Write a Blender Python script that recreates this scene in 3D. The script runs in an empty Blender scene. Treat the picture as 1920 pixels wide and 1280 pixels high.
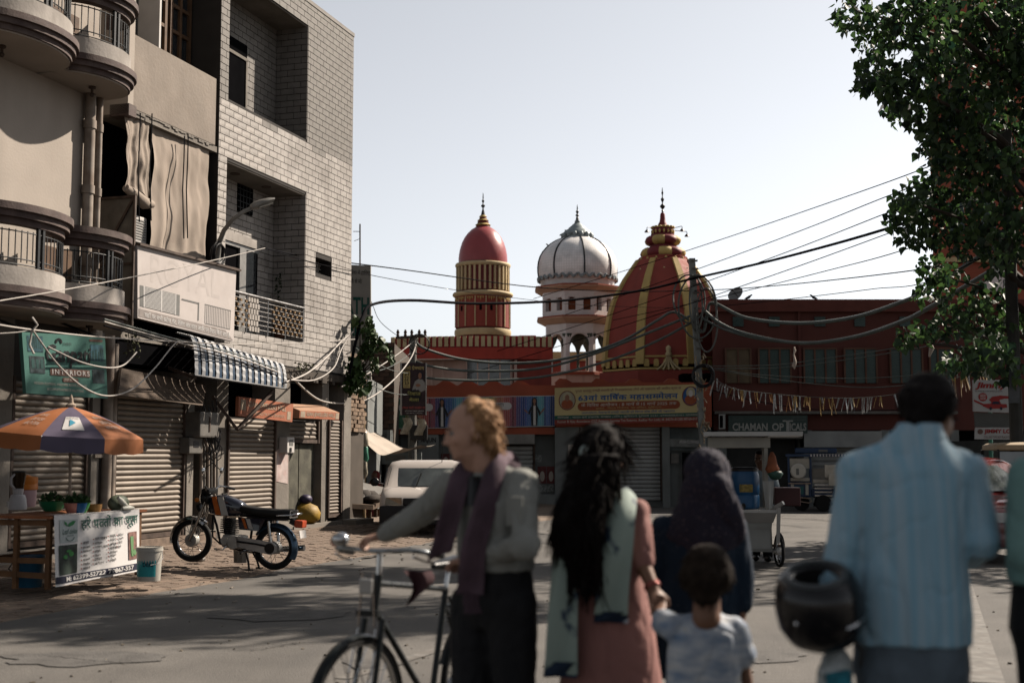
import bpy, bmesh, math, random
from math import sin, cos, pi, radians, atan2, hypot
from mathutils import Vector, Matrix, noise
random.seed(7)
R = random.Random(11)
S = bpy.context.scene
COL = S.collection

# ------------------------------------------------------------------ camera
FPX, CAMH, CX, CY, HOR = 2400.0, 1.54, 960.0, 640.0, 855.0   # focal length in photo pixels, eye height, horizon row
PIT = math.atan((HOR - CY) / FPX)
cam = bpy.data.cameras.new('camera')
cam.lens, cam.sensor_width, cam.clip_end = 45.0, 36.0, 3000
cam.dof.use_dof, cam.dof.focus_distance, cam.dof.aperture_fstop = True, 22.0, 1.8
camo = bpy.data.objects.new('camera', cam); COL.objects.link(camo)
camo.location = (0, 0, CAMH); camo.rotation_euler = (pi / 2 + PIT, 0, 0)
S.camera = camo

# ------------------------------------------------------------------ sky, sun, exposure
SUN_AZ, SUN_EL = radians(55), radians(39)       # azimuth from +Y towards +X
W = bpy.data.worlds.new('World'); S.world = W; W.use_nodes = True
nt = W.node_tree
sky = nt.nodes.new('ShaderNodeTexSky'); sky.sky_type = 'NISHITA'; sky.sun_disc = False
sky.sun_elevation, sky.sun_rotation = SUN_EL, SUN_AZ
sky.air_density, sky.dust_density, sky.ozone_density = 0.8, 1.1, 1.0
hs = nt.nodes.new('ShaderNodeHueSaturation'); hs.inputs['Saturation'].default_value = 0.22
bg = nt.nodes['Background']; bg.inputs['Strength'].default_value = 0.051
nt.links.new(sky.outputs['Color'], hs.inputs['Color']); nt.links.new(hs.outputs['Color'], bg.inputs['Color'])
sl = bpy.data.lights.new('sun', 'SUN'); sl.energy = 5.0; sl.angle = radians(0.53); sl.color = (1.0, 0.88, 0.75)
so = bpy.data.objects.new('sun', sl); COL.objects.link(so)
SUND = Vector((sin(SUN_AZ) * cos(SUN_EL), cos(SUN_AZ) * cos(SUN_EL), sin(SUN_EL)))
so.rotation_euler = SUND.to_track_quat('Z', 'Y').to_euler(); so.location = (20, 20, 40)
S.view_settings.view_transform = 'Standard'; S.view_settings.look = 'None'
S.view_settings.gamma = 1; S.view_settings.use_curve_mapping = False
S.view_settings.exposure = 1.58
S.render.film_transparent = False
S.cycles.max_bounces = 6; S.cycles.transparent_max_bounces = 12

# ------------------------------------------------------------------ photo pixel -> place
def ray(px, py):
    x = (px - CX) / FPX; y = (CY - py) / FPX
    return Vector((x, cos(PIT) - y * sin(PIT), sin(PIT) + y * cos(PIT)))
CAM = Vector((0, 0, CAMH))
def at(px, py, Y):
    d = ray(px, py); return CAM + d * (Y / d.y)
def onz(px, py, z=0.0):
    d = ray(px, py); return CAM + d * ((z - CAMH) / d.z)
class Fr:
    """a place frame: origin and three axes"""
    def __init__(s, o, ax, ay, az=(0, 0, 1)):
        s.o = Vector(o); s.ax = Vector(ax).normalized(); s.ay = Vector(ay).normalized(); s.az = Vector(az).normalized()
        s.M = Matrix(((s.ax.x, s.ay.x, s.az.x, s.o.x), (s.ax.y, s.ay.y, s.az.y, s.o.y), (s.ax.z, s.ay.z, s.az.z, s.o.z), (0, 0, 0, 1)))
        s.I = s.M.inverted()
    def hit(s, px, py, n=0.0):
        """point of the frame plane y=n seen at this pixel, in frame coordinates"""
        d = ray(px, py); t = (s.o + s.ay * n - CAM).dot(s.ay) / d.dot(s.ay)
        return s.I @ (CAM + d * t)
    def w(s, x, y, z): return s.M @ Vector((x, y, z))
WF = Fr((0, 0, 0), (1, 0, 0), (0, 1, 0))
def rotfr(o, deg):
    a = radians(deg); return Fr(o, (cos(a), sin(a), 0), (-sin(a), cos(a), 0))

# ------------------------------------------------------------------ materials
MATS = {}
ALB = 0.41        # all base colours below are scaled to real-world reflectance
def lin(h):
    """sRGB 0-255 triple -> linear"""
    return tuple(((c / 255) / 12.92 if c / 255 <= 0.04045 else ((c / 255 + 0.055) / 1.055) ** 2.4) for c in h)
def mat(name, col, rough=0.7, var=0.18, scale=3.0, bump=0.0, bscale=40.0, metal=0.0, stain=0.0, staincol=(0.03, 0.028, 0.025),
        streak=0.0, rand=0.0, spec=0.2, trans=0.0, alpha=1.0, emit=None, coat=0.0, sscale=1.2, ior=1.45, streakscale=(6, 6, .5), grain=0.0):
    if name in MATS: return MATS[name]
    col = tuple(c * ALB for c in col); staincol = tuple(c * ALB for c in staincol)
    m = bpy.data.materials.new(name); m.use_nodes = True; t = m.node_tree; N = t.nodes; L = t.links
    b = N['Principled BSDF']
    b.inputs['Roughness'].default_value = rough; b.inputs['Metallic'].default_value = metal
    b.inputs['Specular IOR Level'].default_value = spec; b.inputs['IOR'].default_value = ior
    b.inputs['Transmission Weight'].default_value = trans; b.inputs['Alpha'].default_value = alpha
    b.inputs['Coat Weight'].default_value = coat
    tc = N.new('ShaderNodeTexCoord')
    cur = None
    def rgb(c):
        n = N.new('ShaderNodeRGB'); n.outputs[0].default_value = (*c, 1); return n.outputs[0]
    def noi(s, d=5.0, vec=None, w=None):
        n = N.new('ShaderNodeTexNoise'); n.inputs['Scale'].default_value = s; n.inputs['Detail'].default_value = d
        L.new(vec or tc.outputs['Object'], n.inputs['Vector']); return n.outputs['Fac']
    def ramp(f, a, b2, c0=(0, 0, 0), c1=(1, 1, 1)):
        r = N.new('ShaderNodeValToRGB'); r.color_ramp.elements[0].position = a; r.color_ramp.elements[1].position = b2
        r.color_ramp.elements[0].color = (*c0, 1); r.color_ramp.elements[1].color = (*c1, 1); L.new(f, r.inputs[0]); return r.outputs[0]
    def mix(f, a, b2, mode='MIX'):
        n = N.new('ShaderNodeMix'); n.data_type = 'RGBA'; n.blend_type = mode
        if isinstance(f, float): n.inputs[0].default_value = f
        else: L.new(f, n.inputs[0])
        L.new(a, n.inputs[6]); L.new(b2, n.inputs[7]); return n.outputs[2]
    cur = rgb(col)
    if var > 0:
        f = ramp(noi(scale, 6), .3, .7, (1 - var,) * 3, (1 + var,) * 3)
        cur = mix(1.0, cur, f, 'MULTIPLY')
    if grain > 0:
        cur = mix(1.0, cur, ramp(noi(85, 3), .3, .7, (1 - grain,) * 3, (1 + grain,) * 3), 'MULTIPLY')
    if rand > 0:
        oi = N.new('ShaderNodeObjectInfo')
        f = ramp(oi.outputs['Random'], 0, 1, (1 - rand,) * 3, (1 + rand, 1 + rand * .9, 1 + rand * .8))
        cur = mix(1.0, cur, f, 'MULTIPLY')
    if stain > 0:
        f = ramp(noi(sscale, 8), .45, .72, (0, 0, 0), (stain,) * 3)
        cur = mix(f, cur, rgb(staincol))
    if streak > 0:
        mp = N.new('ShaderNodeMapping'); mp.inputs['Scale'].default_value = streakscale; L.new(tc.outputs['Object'], mp.inputs[0])
        f = ramp(noi(1.0, 6, mp.outputs[0]), .48, .75, (0, 0, 0), (streak,) * 3)
        cur = mix(f, cur, rgb(staincol))
    L.new(cur, b.inputs['Base Color'])
    if bump > 0:
        bp = N.new('ShaderNodeBump'); bp.inputs['Strength'].default_value = bump; bp.inputs['Distance'].default_value = 0.02
        L.new(noi(bscale, 6), bp.inputs['Height']); L.new(bp.outputs[0], b.inputs['Normal'])
    if emit: b.inputs['Emission Color'].default_value = (*emit, 1); b.inputs['Emission Strength'].default_value = 1
    if rough > .2 and var > 0:
        rr = N.new('ShaderNodeMapRange'); rr.inputs[3].default_value = max(0, rough - .12); rr.inputs[4].default_value = min(1, rough + .12)
        L.new(noi(scale * 4, 4), rr.inputs[0]); L.new(rr.outputs[0], b.inputs['Roughness'])
    MATS[name] = m; return m
def K3(*c): return (*[q * ALB * 1.1 for q in c], 1)     # colour for a hand-wired material
def pm(name, col, rough=0.6):       # plain print or paint
    return mat(name, col, rough, var=0.06, scale=8)

# ------------------------------------------------------------------ mesh building
class MB:
    def __init__(s): s.v = []; s.f = []
    def add(s, vs, fs):
        k = len(s.v); s.v += [tuple(p) for p in vs]; s.f += [tuple(i + k for i in q) for q in fs]; return s
    def box(s, x0, x1, y0, y1, z0, z1):
        return s.add([(x0, y0, z0), (x1, y0, z0), (x1, y1, z0), (x0, y1, z0), (x0, y0, z1), (x1, y0, z1), (x1, y1, z1), (x0, y1, z1)],
                     [(0, 3, 2, 1), (4, 5, 6, 7), (0, 1, 5, 4), (1, 2, 6, 5), (2, 3, 7, 6), (3, 0, 4, 7)])
    def sbox(s, x0, x1, y0, y1, z0, z1):
        """box whose left end is splayed, for plots that widen to the back"""
        k = y1 / y0
        return s.add([(x0, y0, z0), (x1, y0, z0), (x1 * k, y1, z0), (x0 * k, y1, z0), (x0, y0, z1), (x1, y0, z1), (x1 * k, y1, z1), (x0 * k, y1, z1)],
                     [(0, 3, 2, 1), (4, 5, 6, 7), (0, 1, 5, 4), (1, 2, 6, 5), (2, 3, 7, 6), (3, 0, 4, 7)])
    def cbox(s, x0, x1, y0, y1, z0, z1, c=.01):
        """box with chamfered edges along its three axes (cheap rounded look)"""
        bm = bmesh.new(); bmesh.ops.create_cube(bm, size=1)
        for v in bm.verts: v.co = Vector(((x0 + x1) / 2 + v.co.x * (x1 - x0), (y0 + y1) / 2 + v.co.y * (y1 - y0), (z0 + z1) / 2 + v.co.z * (z1 - z0)))
        bmesh.ops.bevel(bm, geom=bm.edges[:], offset=c, segments=2, profile=.6, affect='EDGES')
        bm.verts.index_update()
        s.add([v.co[:] for v in bm.verts], [[v.index for v in f.verts] for f in bm.faces]); bm.free(); return s
    def quad(s, *p): return s.add(p, [tuple(range(len(p)))])
    def obox(s, c, a, b, e):
        """box by centre and three half-axis vectors"""
        c, a, b, e = Vector(c), Vector(a), Vector(b), Vector(e)
        P = [c + a * i + b * j + e * k for k in (-1, 1) for j in (-1, 1) for i in (-1, 1)]
        return s.add(P, [(0, 2, 3, 1), (4, 5, 7, 6), (0, 1, 5, 4), (1, 3, 7, 5), (3, 2, 6, 7), (2, 0, 4, 6)])
    def bar(s, p, q, w, h=None, up=(0, 0, 1)):
        p, q = Vector(p), Vector(q); d = q - p; u = Vector(up)
        if abs(d.normalized().dot(u)) > .95: u = Vector((0, 1, 0))
        a = d.cross(u).normalized() * (w / 2); b = a.cross(d).normalized() * ((h or w) / 2)
        return s.obox((p + q) / 2, d / 2, a, b)
    def ring(s, c, ax, r, n, rot=0.0, r2=None, up=None):
        ax = Vector(ax).normalized(); u = Vector(up) if up else (Vector((0, 0, 1)) if abs(ax.z) < .9 else Vector((1, 0, 0)))
        a = u.cross(ax).normalized(); b = ax.cross(a)
        return [Vector(c) + a * (cos(rot + 2 * pi * i / n) * r) + b * (sin(rot + 2 * pi * i / n) * (r2 or r)) for i in range(n)]
    def loft(s, rings, caps=True, closed=False):
        n = len(rings[0]); vs = [p for r in rings for p in r]; fs = []
        m = len(rings)
        for k in range(m if closed else m - 1):
            k2 = (k + 1) % m
            for i in range(n):
                j = (i + 1) % n; fs.append((k * n + i, k * n + j, k2 * n + j, k2 * n + i))
        if caps and not closed: fs += [tuple(range(n))[::-1], tuple((m - 1) * n + i for i in range(n))]
        return s.add(vs, fs)
    def cyl(s, p, q, r, r2=None, n=10, caps=True):
        d = Vector(q) - Vector(p); return s.loft([s.ring(p, d, r, n), s.ring(q, d, r if r2 is None else r2, n)], caps)
    def tube(s, pts, r, n=6, caps=True):
        pts = [Vector(p) for p in pts]; rs = r if isinstance(r, (list, tuple)) else [r] * len(pts); rings = []; up = None
        for i, p in enumerate(pts):
            d = (pts[min(i + 1, len(pts) - 1)] - pts[max(i - 1, 0)])
            if d.length < 1e-9: d = Vector((0, 0, 1))
            d.normalize()
            if up is None: up = Vector((0, 0, 1)) if abs(d.z) < .9 else Vector((1, 0, 0))
            a = up.cross(d)
            if a.length < 1e-6: a = Vector((1, 0, 0)).cross(d)
            a.normalize(); b = d.cross(a); up = b
            rings.append([p + a * (cos(2 * pi * k / n) * rs[i]) + b * (sin(2 * pi * k / n) * rs[i]) for k in range(n)])
        return s.loft(rings, caps)
    def lathe(s, prof, c=(0, 0, 0), n=24, ph=0.0, caps=True, ax=None):
        c = Vector(c); rings = []
        for r, z in prof: rings.append([c + Vector((cos(ph + 2 * pi * i / n) * r, sin(ph + 2 * pi * i / n) * r, z)) for i in range(n)])
        if ax is not None:
            q = Vector((0, 0, 1)).rotation_difference(Vector(ax))
            rings = [[c + q @ (p - c) for p in r] for r in rings]
        return s.loft(rings, caps)
    def ball(s, c, rx, ry=None, rz=None, n=12, m=8):
        ry = ry or rx; rz = rz or rx; c = Vector(c)
        rings = [[c + Vector((cos(2 * pi * i / n) * rx * sin(pi * k / m), sin(2 * pi * i / n) * ry * sin(pi * k / m), -cos(pi * k / m) * rz)) for i in range(n)] for k in range(1, m)]
        return s.loft(rings)
    def torus(s, c, ax, R_, r, n=32, m=8, a0=0.0, a1=2 * pi):
        full = abs(a1 - a0 - 2 * pi) < 1e-6; ax = Vector(ax).normalized()
        u = Vector((0, 0, 1)) if abs(ax.z) < .9 else Vector((1, 0, 0)); a = u.cross(ax).normalized(); b = ax.cross(a); c = Vector(c); rings = []
        for k in range(n if full else n + 1):
            t = a0 + (a1 - a0) * k / n; e = a * cos(t) + b * sin(t)
            rings.append([c + e * (R_ + r * cos(2 * pi * j / m)) + ax * (r * sin(2 * pi * j / m)) for j in range(m)])
        return s.loft(rings, closed=full)
    def prism(s, poly, vec):
        """polygon of 3-D points extruded along vec"""
        n = len(poly); v = Vector(vec); P = [Vector(p) for p in poly]
        return s.add(P + [p + v for p in P], [tuple(range(n))[::-1], tuple(n + i for i in range(n))] + [(i, (i + 1) % n, n + (i + 1) % n, n + i) for i in range(n)])
    def grid(s, nx, ny, fn):
        vs = [fn(i / nx, j / ny) for j in range(ny + 1) for i in range(nx + 1)]
        return s.add(vs, [(j * (nx + 1) + i, j * (nx + 1) + i + 1, (j + 1) * (nx + 1) + i + 1, (j + 1) * (nx + 1) + i) for j in range(ny) for i in range(nx)])
    def mesh(s, name, off=(0, 0, 0), smooth=None):
        me = bpy.data.meshes.new(name); o = off
        me.from_pydata([(p[0] - o[0], p[1] - o[1], p[2] - o[2]) for p in s.v], [], s.f)
        bm = bmesh.new(); bm.from_mesh(me); bmesh.ops.recalc_face_normals(bm, faces=bm.faces[:]); bm.to_mesh(me); bm.free()
        if smooth:
            me.shade_smooth(); me.set_sharp_from_angle(angle=radians(smooth))
        return me

# ------------------------------------------------------------------ things and parts
BASE = {}
def tag(o, label=None, cat=None, group=None, kind=None):
    if label: o['label'] = label
    if cat: o['category'] = cat
    if group: o['group'] = group
    if kind: o['kind'] = kind
    return o
def thing(name, label, cat, base, fr=WF, group=None):
    o = bpy.data.objects.new(name, None); COL.objects.link(o); o.empty_display_size = .2
    o.matrix_world = fr.M @ Matrix.Translation(base); BASE[o] = Vector(base)
    return tag(o, label, cat, group)
def part(name, mb, m, parent, smooth=None, label=None, kind=None):
    b = BASE[parent]; me = mb.mesh(name, b, smooth) if isinstance(mb, MB) else mb
    o = bpy.data.objects.new(name, me); COL.objects.link(o); o.parent = parent; BASE[o] = b
    if m: me.materials.clear(); me.materials.append(m)
    return tag(o, label, kind=kind)
def each(name, mbs, m, parent, smooth=None):
    for q in mbs: part(name, q, m, parent, smooth)
def bx(*a): return MB().box(*a)
def single(name, label, cat, mb, m, base, fr=WF, group=None, smooth=None, kind=None):
    me = mb.mesh(name, base, smooth); me.materials.append(m)
    o = bpy.data.objects.new(name, me); COL.objects.link(o); o.matrix_world = fr.M @ Matrix.Translation(base); BASE[o] = Vector(base)
    return tag(o, label, cat, group, kind)
def piece(name, me, parent, loc, rot=(0, 0, 0), scale=(1, 1, 1)):
    """one of many alike pieces sharing a mesh; loc in the frame coordinates of its thing"""
    o = bpy.data.objects.new(name, me); COL.objects.link(o); o.parent = parent
    o.location = Vector(loc) - BASE[parent]; o.rotation_euler = rot; o.scale = scale; BASE[o] = Vector(loc)
    return o
def unitbox(name, m, sx, sy, sz, c=0):
    b = MB()
    if c: b.cbox(-sx / 2, sx / 2, -sy / 2, sy / 2, -sz / 2, sz / 2, c)
    else: b.box(-sx / 2, sx / 2, -sy / 2, sy / 2, -sz / 2, sz / 2)
    me = b.mesh(name); me.materials.append(m); return me
def kids(o): return [c for c in o.children]
def clone(o, parent=None):
    c = o.copy(); COL.objects.link(c)
    if parent: c.parent = parent
    BASE[c] = BASE.get(o, Vector())
    for ch in list(o.children): clone(ch, c)
    return c

# ------------------------------------------------------------------ flat print on a board
def text_mesh_plain(body, bold=0.0, shear=0.0, kern=None, spacing=1.0):
    cu = bpy.data.curves.new('lettering', 'FONT'); cu.body = body; cu.offset = bold; cu.shear = shear; cu.resolution_u = 3; cu.space_character = spacing
    o = bpy.data.objects.new('lettering', cu); COL.objects.link(o)
    if kern:
        for i, k in kern.items(): cu.body_format[i].kerning = k
    bpy.context.view_layer.update()
    me = bpy.data.meshes.new_from_object(o.evaluated_get(bpy.context.evaluated_depsgraph_get()))
    vs = [v.co.copy() for v in me.vertices]; fs = [tuple(p.vertices) for p in me.polygons]
    bpy.data.objects.remove(o); bpy.data.curves.remove(cu); bpy.data.meshes.remove(me)
    return vs, fs
GLY = {}
def glyph(t, bold):
    if (t, bold) not in GLY: GLY[(t, bold)] = text_mesh_plain(t, bold)
    return GLY[(t, bold)]
def deva_mesh(body, bold):
    """Devanagari laid out sign by sign: short i before its cluster, half letters without their stem"""
    C_ = lambda ch: '\u0915' <= ch <= '\u0939'
    V, F = [], []; pen = 0.0; i = 0; prevdev = False
    def put(vs, fs, x):
        k = len(V); V.extend(Vector((v.x + x, v.y, 0)) for v in vs); F.extend(tuple(q + k for q in f) for f in fs)
    def adv(t, cut=0.0, slash=False):
        nonlocal pen
        vs, fs = glyph(t, bold); x0 = min(v.x for v in vs); x1 = max(v.x for v in vs)
        if len(t) > 1 and C_(t[0]):
            b0 = glyph(t[0], bold)[0]; x0 = min(v.x for v in b0); x1 = max(v.x for v in b0)
        if cut:
            bm = bmesh.new(); bv = [bm.verts.new(v) for v in vs]
            for f in fs:
                try: bm.faces.new([bv[q] for q in f])
                except ValueError: pass
            bmesh.ops.bisect_plane(bm, geom=bm.verts[:] + bm.edges[:] + bm.faces[:], plane_co=(x1 - cut, 0, 0), plane_no=(1, 0, 0), clear_outer=True)
            bm.verts.index_update(); vs = [v.co.copy() for v in bm.verts]; fs = [tuple(v.index for v in f.verts) for f in bm.faces]; bm.free(); x1 -= cut
        if t[0] in '\u0940\u094b\u094c' or t == '\u093f':      # signs whose hook hangs over the neighbour
            put(vs, fs, pen - x0 if t == '\u093f' else pen + .27 - x1); pen += .255; return
        put(vs, fs, pen - x0)
        if slash: put([Vector((x1 - x0 - .12, .16, 0)), Vector((x1 - x0 - .12, .08, 0)), Vector((.1, -.10, 0)), Vector((.08, -.04, 0))], [(0, 1, 2, 3)], pen)
        pen += x1 - x0 - .012
    while i < len(body):
        ch = body[i]
        if '\u0900' <= ch <= '\u097f':
            if C_(ch):
                j = i + 1
                while j + 1 < len(body) and body[j] == '\u094d' and C_(body[j + 1]): j += 2
                cl = body[i:j].split('\u094d'); reph = len(cl) > 1 and cl[0] == '\u0930'; rak = len(cl) > 1 and cl[-1] == '\u0930'
                if reph: cl = cl[1:]
                if rak: cl = cl[:-1]
                if j < len(body) and body[j] == '\u093f': adv('\u093f'); j += 1
                marks = ''
                while j < len(body) and body[j] in '\u0941\u0942\u0943\u0947\u0948\u0901\u0902\u093c': marks += body[j]; j += 1
                for h in cl[:-1]: adv(h, .13)
                adv(cl[-1] + marks + ('\u0945' if reph else ''), 0, rak)
                i = j
            else:
                j = i + 1
                if ch in '\u093e\u0940\u094b\u094c':
                    while j < len(body) and body[j] in '\u0901\u0902': j += 1
                adv(body[i:j]); i = j
        elif ch == ' ': pen += .27; i += 1
        else:
            j = i
            while j < len(body) and not ('\u0900' <= body[j] <= '\u097f') and body[j] != ' ': j += 1
            pen += .04; adv(body[i:j]); pen += .08; i = j
    return V, F
def text_mesh(body, bold=0.0, shear=0.0, kern=None, spacing=1.0):
    if any('\u0900' <= ch <= '\u097f' for ch in body): return deva_mesh(body, bold)
    return text_mesh_plain(body, bold, shear, kern, spacing)
class Board:
    """four corners (top-left, top-right, bottom-right, bottom-left as seen) and flat print laid proud of them"""
    def __init__(s, tl, tr, br, bl, nrm=None):
        s.tl, s.tr, s.br, s.bl = map(Vector, (tl, tr, br, bl))
        s.n = Vector(nrm) if nrm else (s.bl - s.tl).cross(s.tr - s.tl).normalized()
    def p(s, u, v, off=0.0):
        return (s.tl * (1 - u) + s.tr * u) * (1 - v) + (s.bl * (1 - u) + s.br * u) * v + s.n * off
    def slab(s, t=.03):
        return MB().prism([s.tl, s.tr, s.br, s.bl], -s.n * t)
    def rect(s, u0, v0, u1, v1, off=.004, mb=None):
        return (mb or MB()).quad(s.p(u0, v1, off), s.p(u1, v1, off), s.p(u1, v0, off), s.p(u0, v0, off))
    def rrect(s, u0, v0, u1, v1, off=.004, k=6, mb=None):
        """pill with rounded ends"""
        W_ = (s.tr - s.tl).length * (u1 - u0); H_ = (s.bl - s.tl).length * (v1 - v0); r = min(.5, .5 * H_ / W_)
        pts = []
        for i in range(k + 1): a = -pi / 2 + pi * i / k; pts.append((u1 - (u1 - u0) * r + (u1 - u0) * r * cos(a), (v0 + v1) / 2 - (v1 - v0) / 2 * sin(a)))
        for i in range(k + 1): a = pi / 2 + pi * i / k; pts.append((u0 + (u1 - u0) * r + (u1 - u0) * r * cos(a), (v0 + v1) / 2 - (v1 - v0) / 2 * sin(a)))
        return s.poly(pts, off, mb)
    def oval(s, u, v, ru, rv, off=.005, n=20, mb=None): return s.poly([(u + ru * cos(2 * pi * i / n), v - rv * sin(2 * pi * i / n)) for i in range(n)], off, mb)
    def poly(s, pts, off=.004, mb=None): return (mb or MB()).quad(*[s.p(u, v, off) for u, v in pts])
    def text(s, body, u0, v0, u1, v1, off=.008, bold=0.0, shear=0.0, kern=None, mb=None, slope=0.0, spacing=1.0):
        vs, fs = text_mesh(body, bold, shear, kern, spacing)
        x0 = min(v.x for v in vs); x1 = max(v.x for v in vs); y0 = min(v.y for v in vs); y1 = max(v.y for v in vs)
        f = lambda c: s.p(u0 + (u1 - u0) * (c.x - x0) / (x1 - x0), v1 - (v1 - v0) * (c.y - y0) / (y1 - y0) + slope * (c.x - x0) / (x1 - x0), off)
        return (mb or MB()).add([f(c) for c in vs], fs)

def sag(p, q, drop, n=16):
    p, q = Vector(p), Vector(q)
    return [p.lerp(q, i / n) - Vector((0, 0, drop * 4 * (i / n) * (1 - i / n))) for i in range(n + 1)]
# ================================================================== ground
VPX = 1700.0
_d = Vector(((VPX - CX) / FPX, 1.0 / cos(PIT), 0)).normalized()
LF = Fr((CAM + ray(655, 855) * 27).xy.to_3d(), -_d, (_d.y, -_d.x, 0))      # left facade: x = along it towards the camera, y = out to the street
ASPH = mat('asphalt', (.162, .152, .140), .88, var=.2, scale=1.3, bump=.45, bscale=70, stain=.45, staincol=(.085, .083, .08), sscale=.5, streak=.4, streakscale=(2.6, .22, 1), grain=.3)
DIRT = mat('dirt', (.25, .19, .145), .95, var=.25, scale=2.5, bump=.6, bscale=30, stain=.4, staincol=(.1, .08, .065), sscale=.9)
CONC = mat('concrete', (.30, .27, .235), .85, var=.2, scale=2.2, bump=.25, bscale=50, stain=.35, staincol=(.1, .09, .08), sscale=1.1)
PAVE = mat('paver', (.27, .205, .16), .9, var=.2, scale=9, bump=.35, bscale=80, rand=.22, stain=.25, staincol=(.12, .1, .085), sscale=3)
MORT = mat('mortar', (.10, .082, .066), .95, var=.2)

g = MB(); g.grid(24, 24, lambda u, v: (-600 + 1200 * u, -300 + 1200 * v, -.02)); single('ground', None, None, g, DIRT, (0, 0, 0), kind='structure')
def road_z(x, y): return .012 * noise.noise((x * .35, y * .35, 0))
g = MB(); g.grid(60, 90, lambda u, v: ((-12 + 40 * u), -6 + 66 * v, road_z(-12 + 40 * u, -6 + 66 * v) + .0))
single('road', None, None, g, ASPH, (0, 0, 0), kind='structure')
# faded painted lines on the road
WPAINT = mat('road_paint', (.22, .21, .195), .85, var=.35, scale=9, stain=.9, staincol=(.17, .152, .135), sscale=5)
mk = MB()
def stripe(p, q, w, k=16):
    p = Vector(p); q = Vector(q); d = (q - p).normalized(); a = Vector((d.y, -d.x)) * w / 2
    for i in range(k):
        u = p.lerp(q, i / k); v = p.lerp(q, (i + 1) / k)
        mk.quad(*[(c.x, c.y, road_z(c.x, c.y) + .006) for c in (u - a, u + a, v + a, v - a)])
a = onz(640, 1272); b = onz(850, 1210); stripe(a.xy, b.xy, .12)
a = onz(1850, 1280); b = onz(1800, 1085); stripe(a.xy, b.xy, .24)
single('road_marking', None, None, mk, WPAINT, (0, 0, 0), kind='structure')

# repairs and grit on the road
PATCH = mat('road_patch', (.13, .124, .117), .9, var=.25, scale=5, bump=.5, bscale=60, grain=.35)
ptc = MB()
for (px, py, rx_, ry_) in ((150, 1235, .8, .5), (520, 1150, .9, .8), (1180, 1235, .35, .6), (1480, 1040, .9, 1.5), (1040, 1010, .7, 1.6), (700, 1245, .3, .3), (1420, 1230, .5, .4)):
    c = onz(px, py); n_ = 22; ring_ = []
    for i in range(n_):
        a = 2 * pi * i / n_; q = .75 + .35 * noise.noise((c.x + 1.7 * cos(a), c.y + 1.7 * sin(a), 2.0)); x_, y_ = c.x + rx_ * q * cos(a), c.y + ry_ * q * sin(a); ring_.append((x_, y_, road_z(x_, y_) + .007))
    ptc.v += ring_; k_ = len(ptc.v) - n_; ptc.f.append(tuple(range(k_, k_ + n_)))
single('road_patch', None, None, ptc, PATCH, (0, 0, 0), kind='structure')
crk = MB()
for (px, py, ex_, ey_) in ((90, 1232, 240, 1246), (470, 1222, 560, 1205), (1120, 1200, 1150, 1275), (1400, 1010, 1450, 1065)):
    p0, p1 = onz(px, py), onz(ex_, ey_); P_ = [p0.lerp(p1, i / 24) + Vector((.10 * noise.noise((i * .45, px, 1)), .10 * noise.noise((i * .45, px, 4)), 0)) for i in range(25)]
    for i in range(24):
        d_ = (P_[i + 1] - P_[i]).normalized(); s_ = Vector((d_.y, -d_.x, 0)) * R.uniform(.002, .007); crk.quad(*[(q.x, q.y, road_z(q.x, q.y) + .009) for q in (P_[i] - s_, P_[i] + s_, P_[i + 1] + s_, P_[i + 1] - s_)])
single('road_cracks', None, None, crk, mat('crack', (.07, .066, .062), .95, var=.1), (0, 0, 0), kind='structure')
gt = MB()
for i in range(240):
    p_ = onz(R.uniform(-40, 1960), 985 + 300 * R.random() ** .8); r_ = R.uniform(.003, .012) * (1.6 if R.random() < .1 else 1); z_ = road_z(p_.x, p_.y) + .004; a = R.uniform(0, 6.3)
    gt.obox((p_.x, p_.y, z_), (r_ * cos(a), r_ * sin(a), 0), (-r_ * .7 * sin(a), r_ * .7 * cos(a), r_ * .2), (0, 0, r_ * .5))
single('grit', 'loose grit and fallen leaf scraps scattered over the asphalt road', 'grit', gt, mat('grit', (.2, .17, .13), .95, var=.6, scale=25), (0, 12, 0), kind='stuff')
# pavement in front of the shops: a low bed that slopes to the road, with brick pavers
KERB = 3.35                                                 # pavement width from the facade
def pz(n): return .17 - .05 * n if n < KERB - .15 else .0 + (.17 - .05 * (KERB - .15)) * max(0, (KERB + .25 - n) / .4)
pv = MB()
ns = [-.3, 0, .5, 1, 1.5, 2, 2.5, 3, 3.2, KERB, KERB + .12, KERB + .26]
SS = [-14 + .5 * i for i in range(60)]
def edge(s): return .14 * noise.noise((s * .6, 3.1, 0)) + .05 * noise.noise((s * 2.3, 7.1, 0)) + (-.32 if s < 2 else 0) * min(1, (2 - s) / 3)
for i in range(len(SS) - 1):
    for j in range(len(ns) - 1):
        q = []
        for (s_, n_) in ((SS[i], ns[j]), (SS[i + 1], ns[j]), (SS[i + 1], ns[j + 1]), (SS[i], ns[j + 1])):
            q.append((s_, n_ + edge(s_) * (n_ / KERB if n_ > 0 else 0), pz(n_) - .012))
        pv.quad(*q)
pav = single('pavement', None, None, pv, DIRT, (0, 0, 0), LF, kind='structure')
bp_ = unitbox('brick', PAVE, .235, .115, .06, 0)
BR = []
row = 0; n_ = .32
while n_ < KERB - .12:
    s_ = -1.6 + (.12 if row % 2 else 0)
    while s_ < 15.5:
        if n_ < KERB - .2 + edge(s_) - .12 * R.random() and R.random() > .012:
            BR.append((s_, n_ + .01 * R.uniform(-1, 1), pz(n_) - .036 + R.uniform(-.007, .007), R.uniform(-.03, .03)))
        s_ += .245
    n_ += .125; row += 1
BR.sort(key=lambda q: (LF.w(q[0], q[1], 0) - CAM).length)
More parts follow.
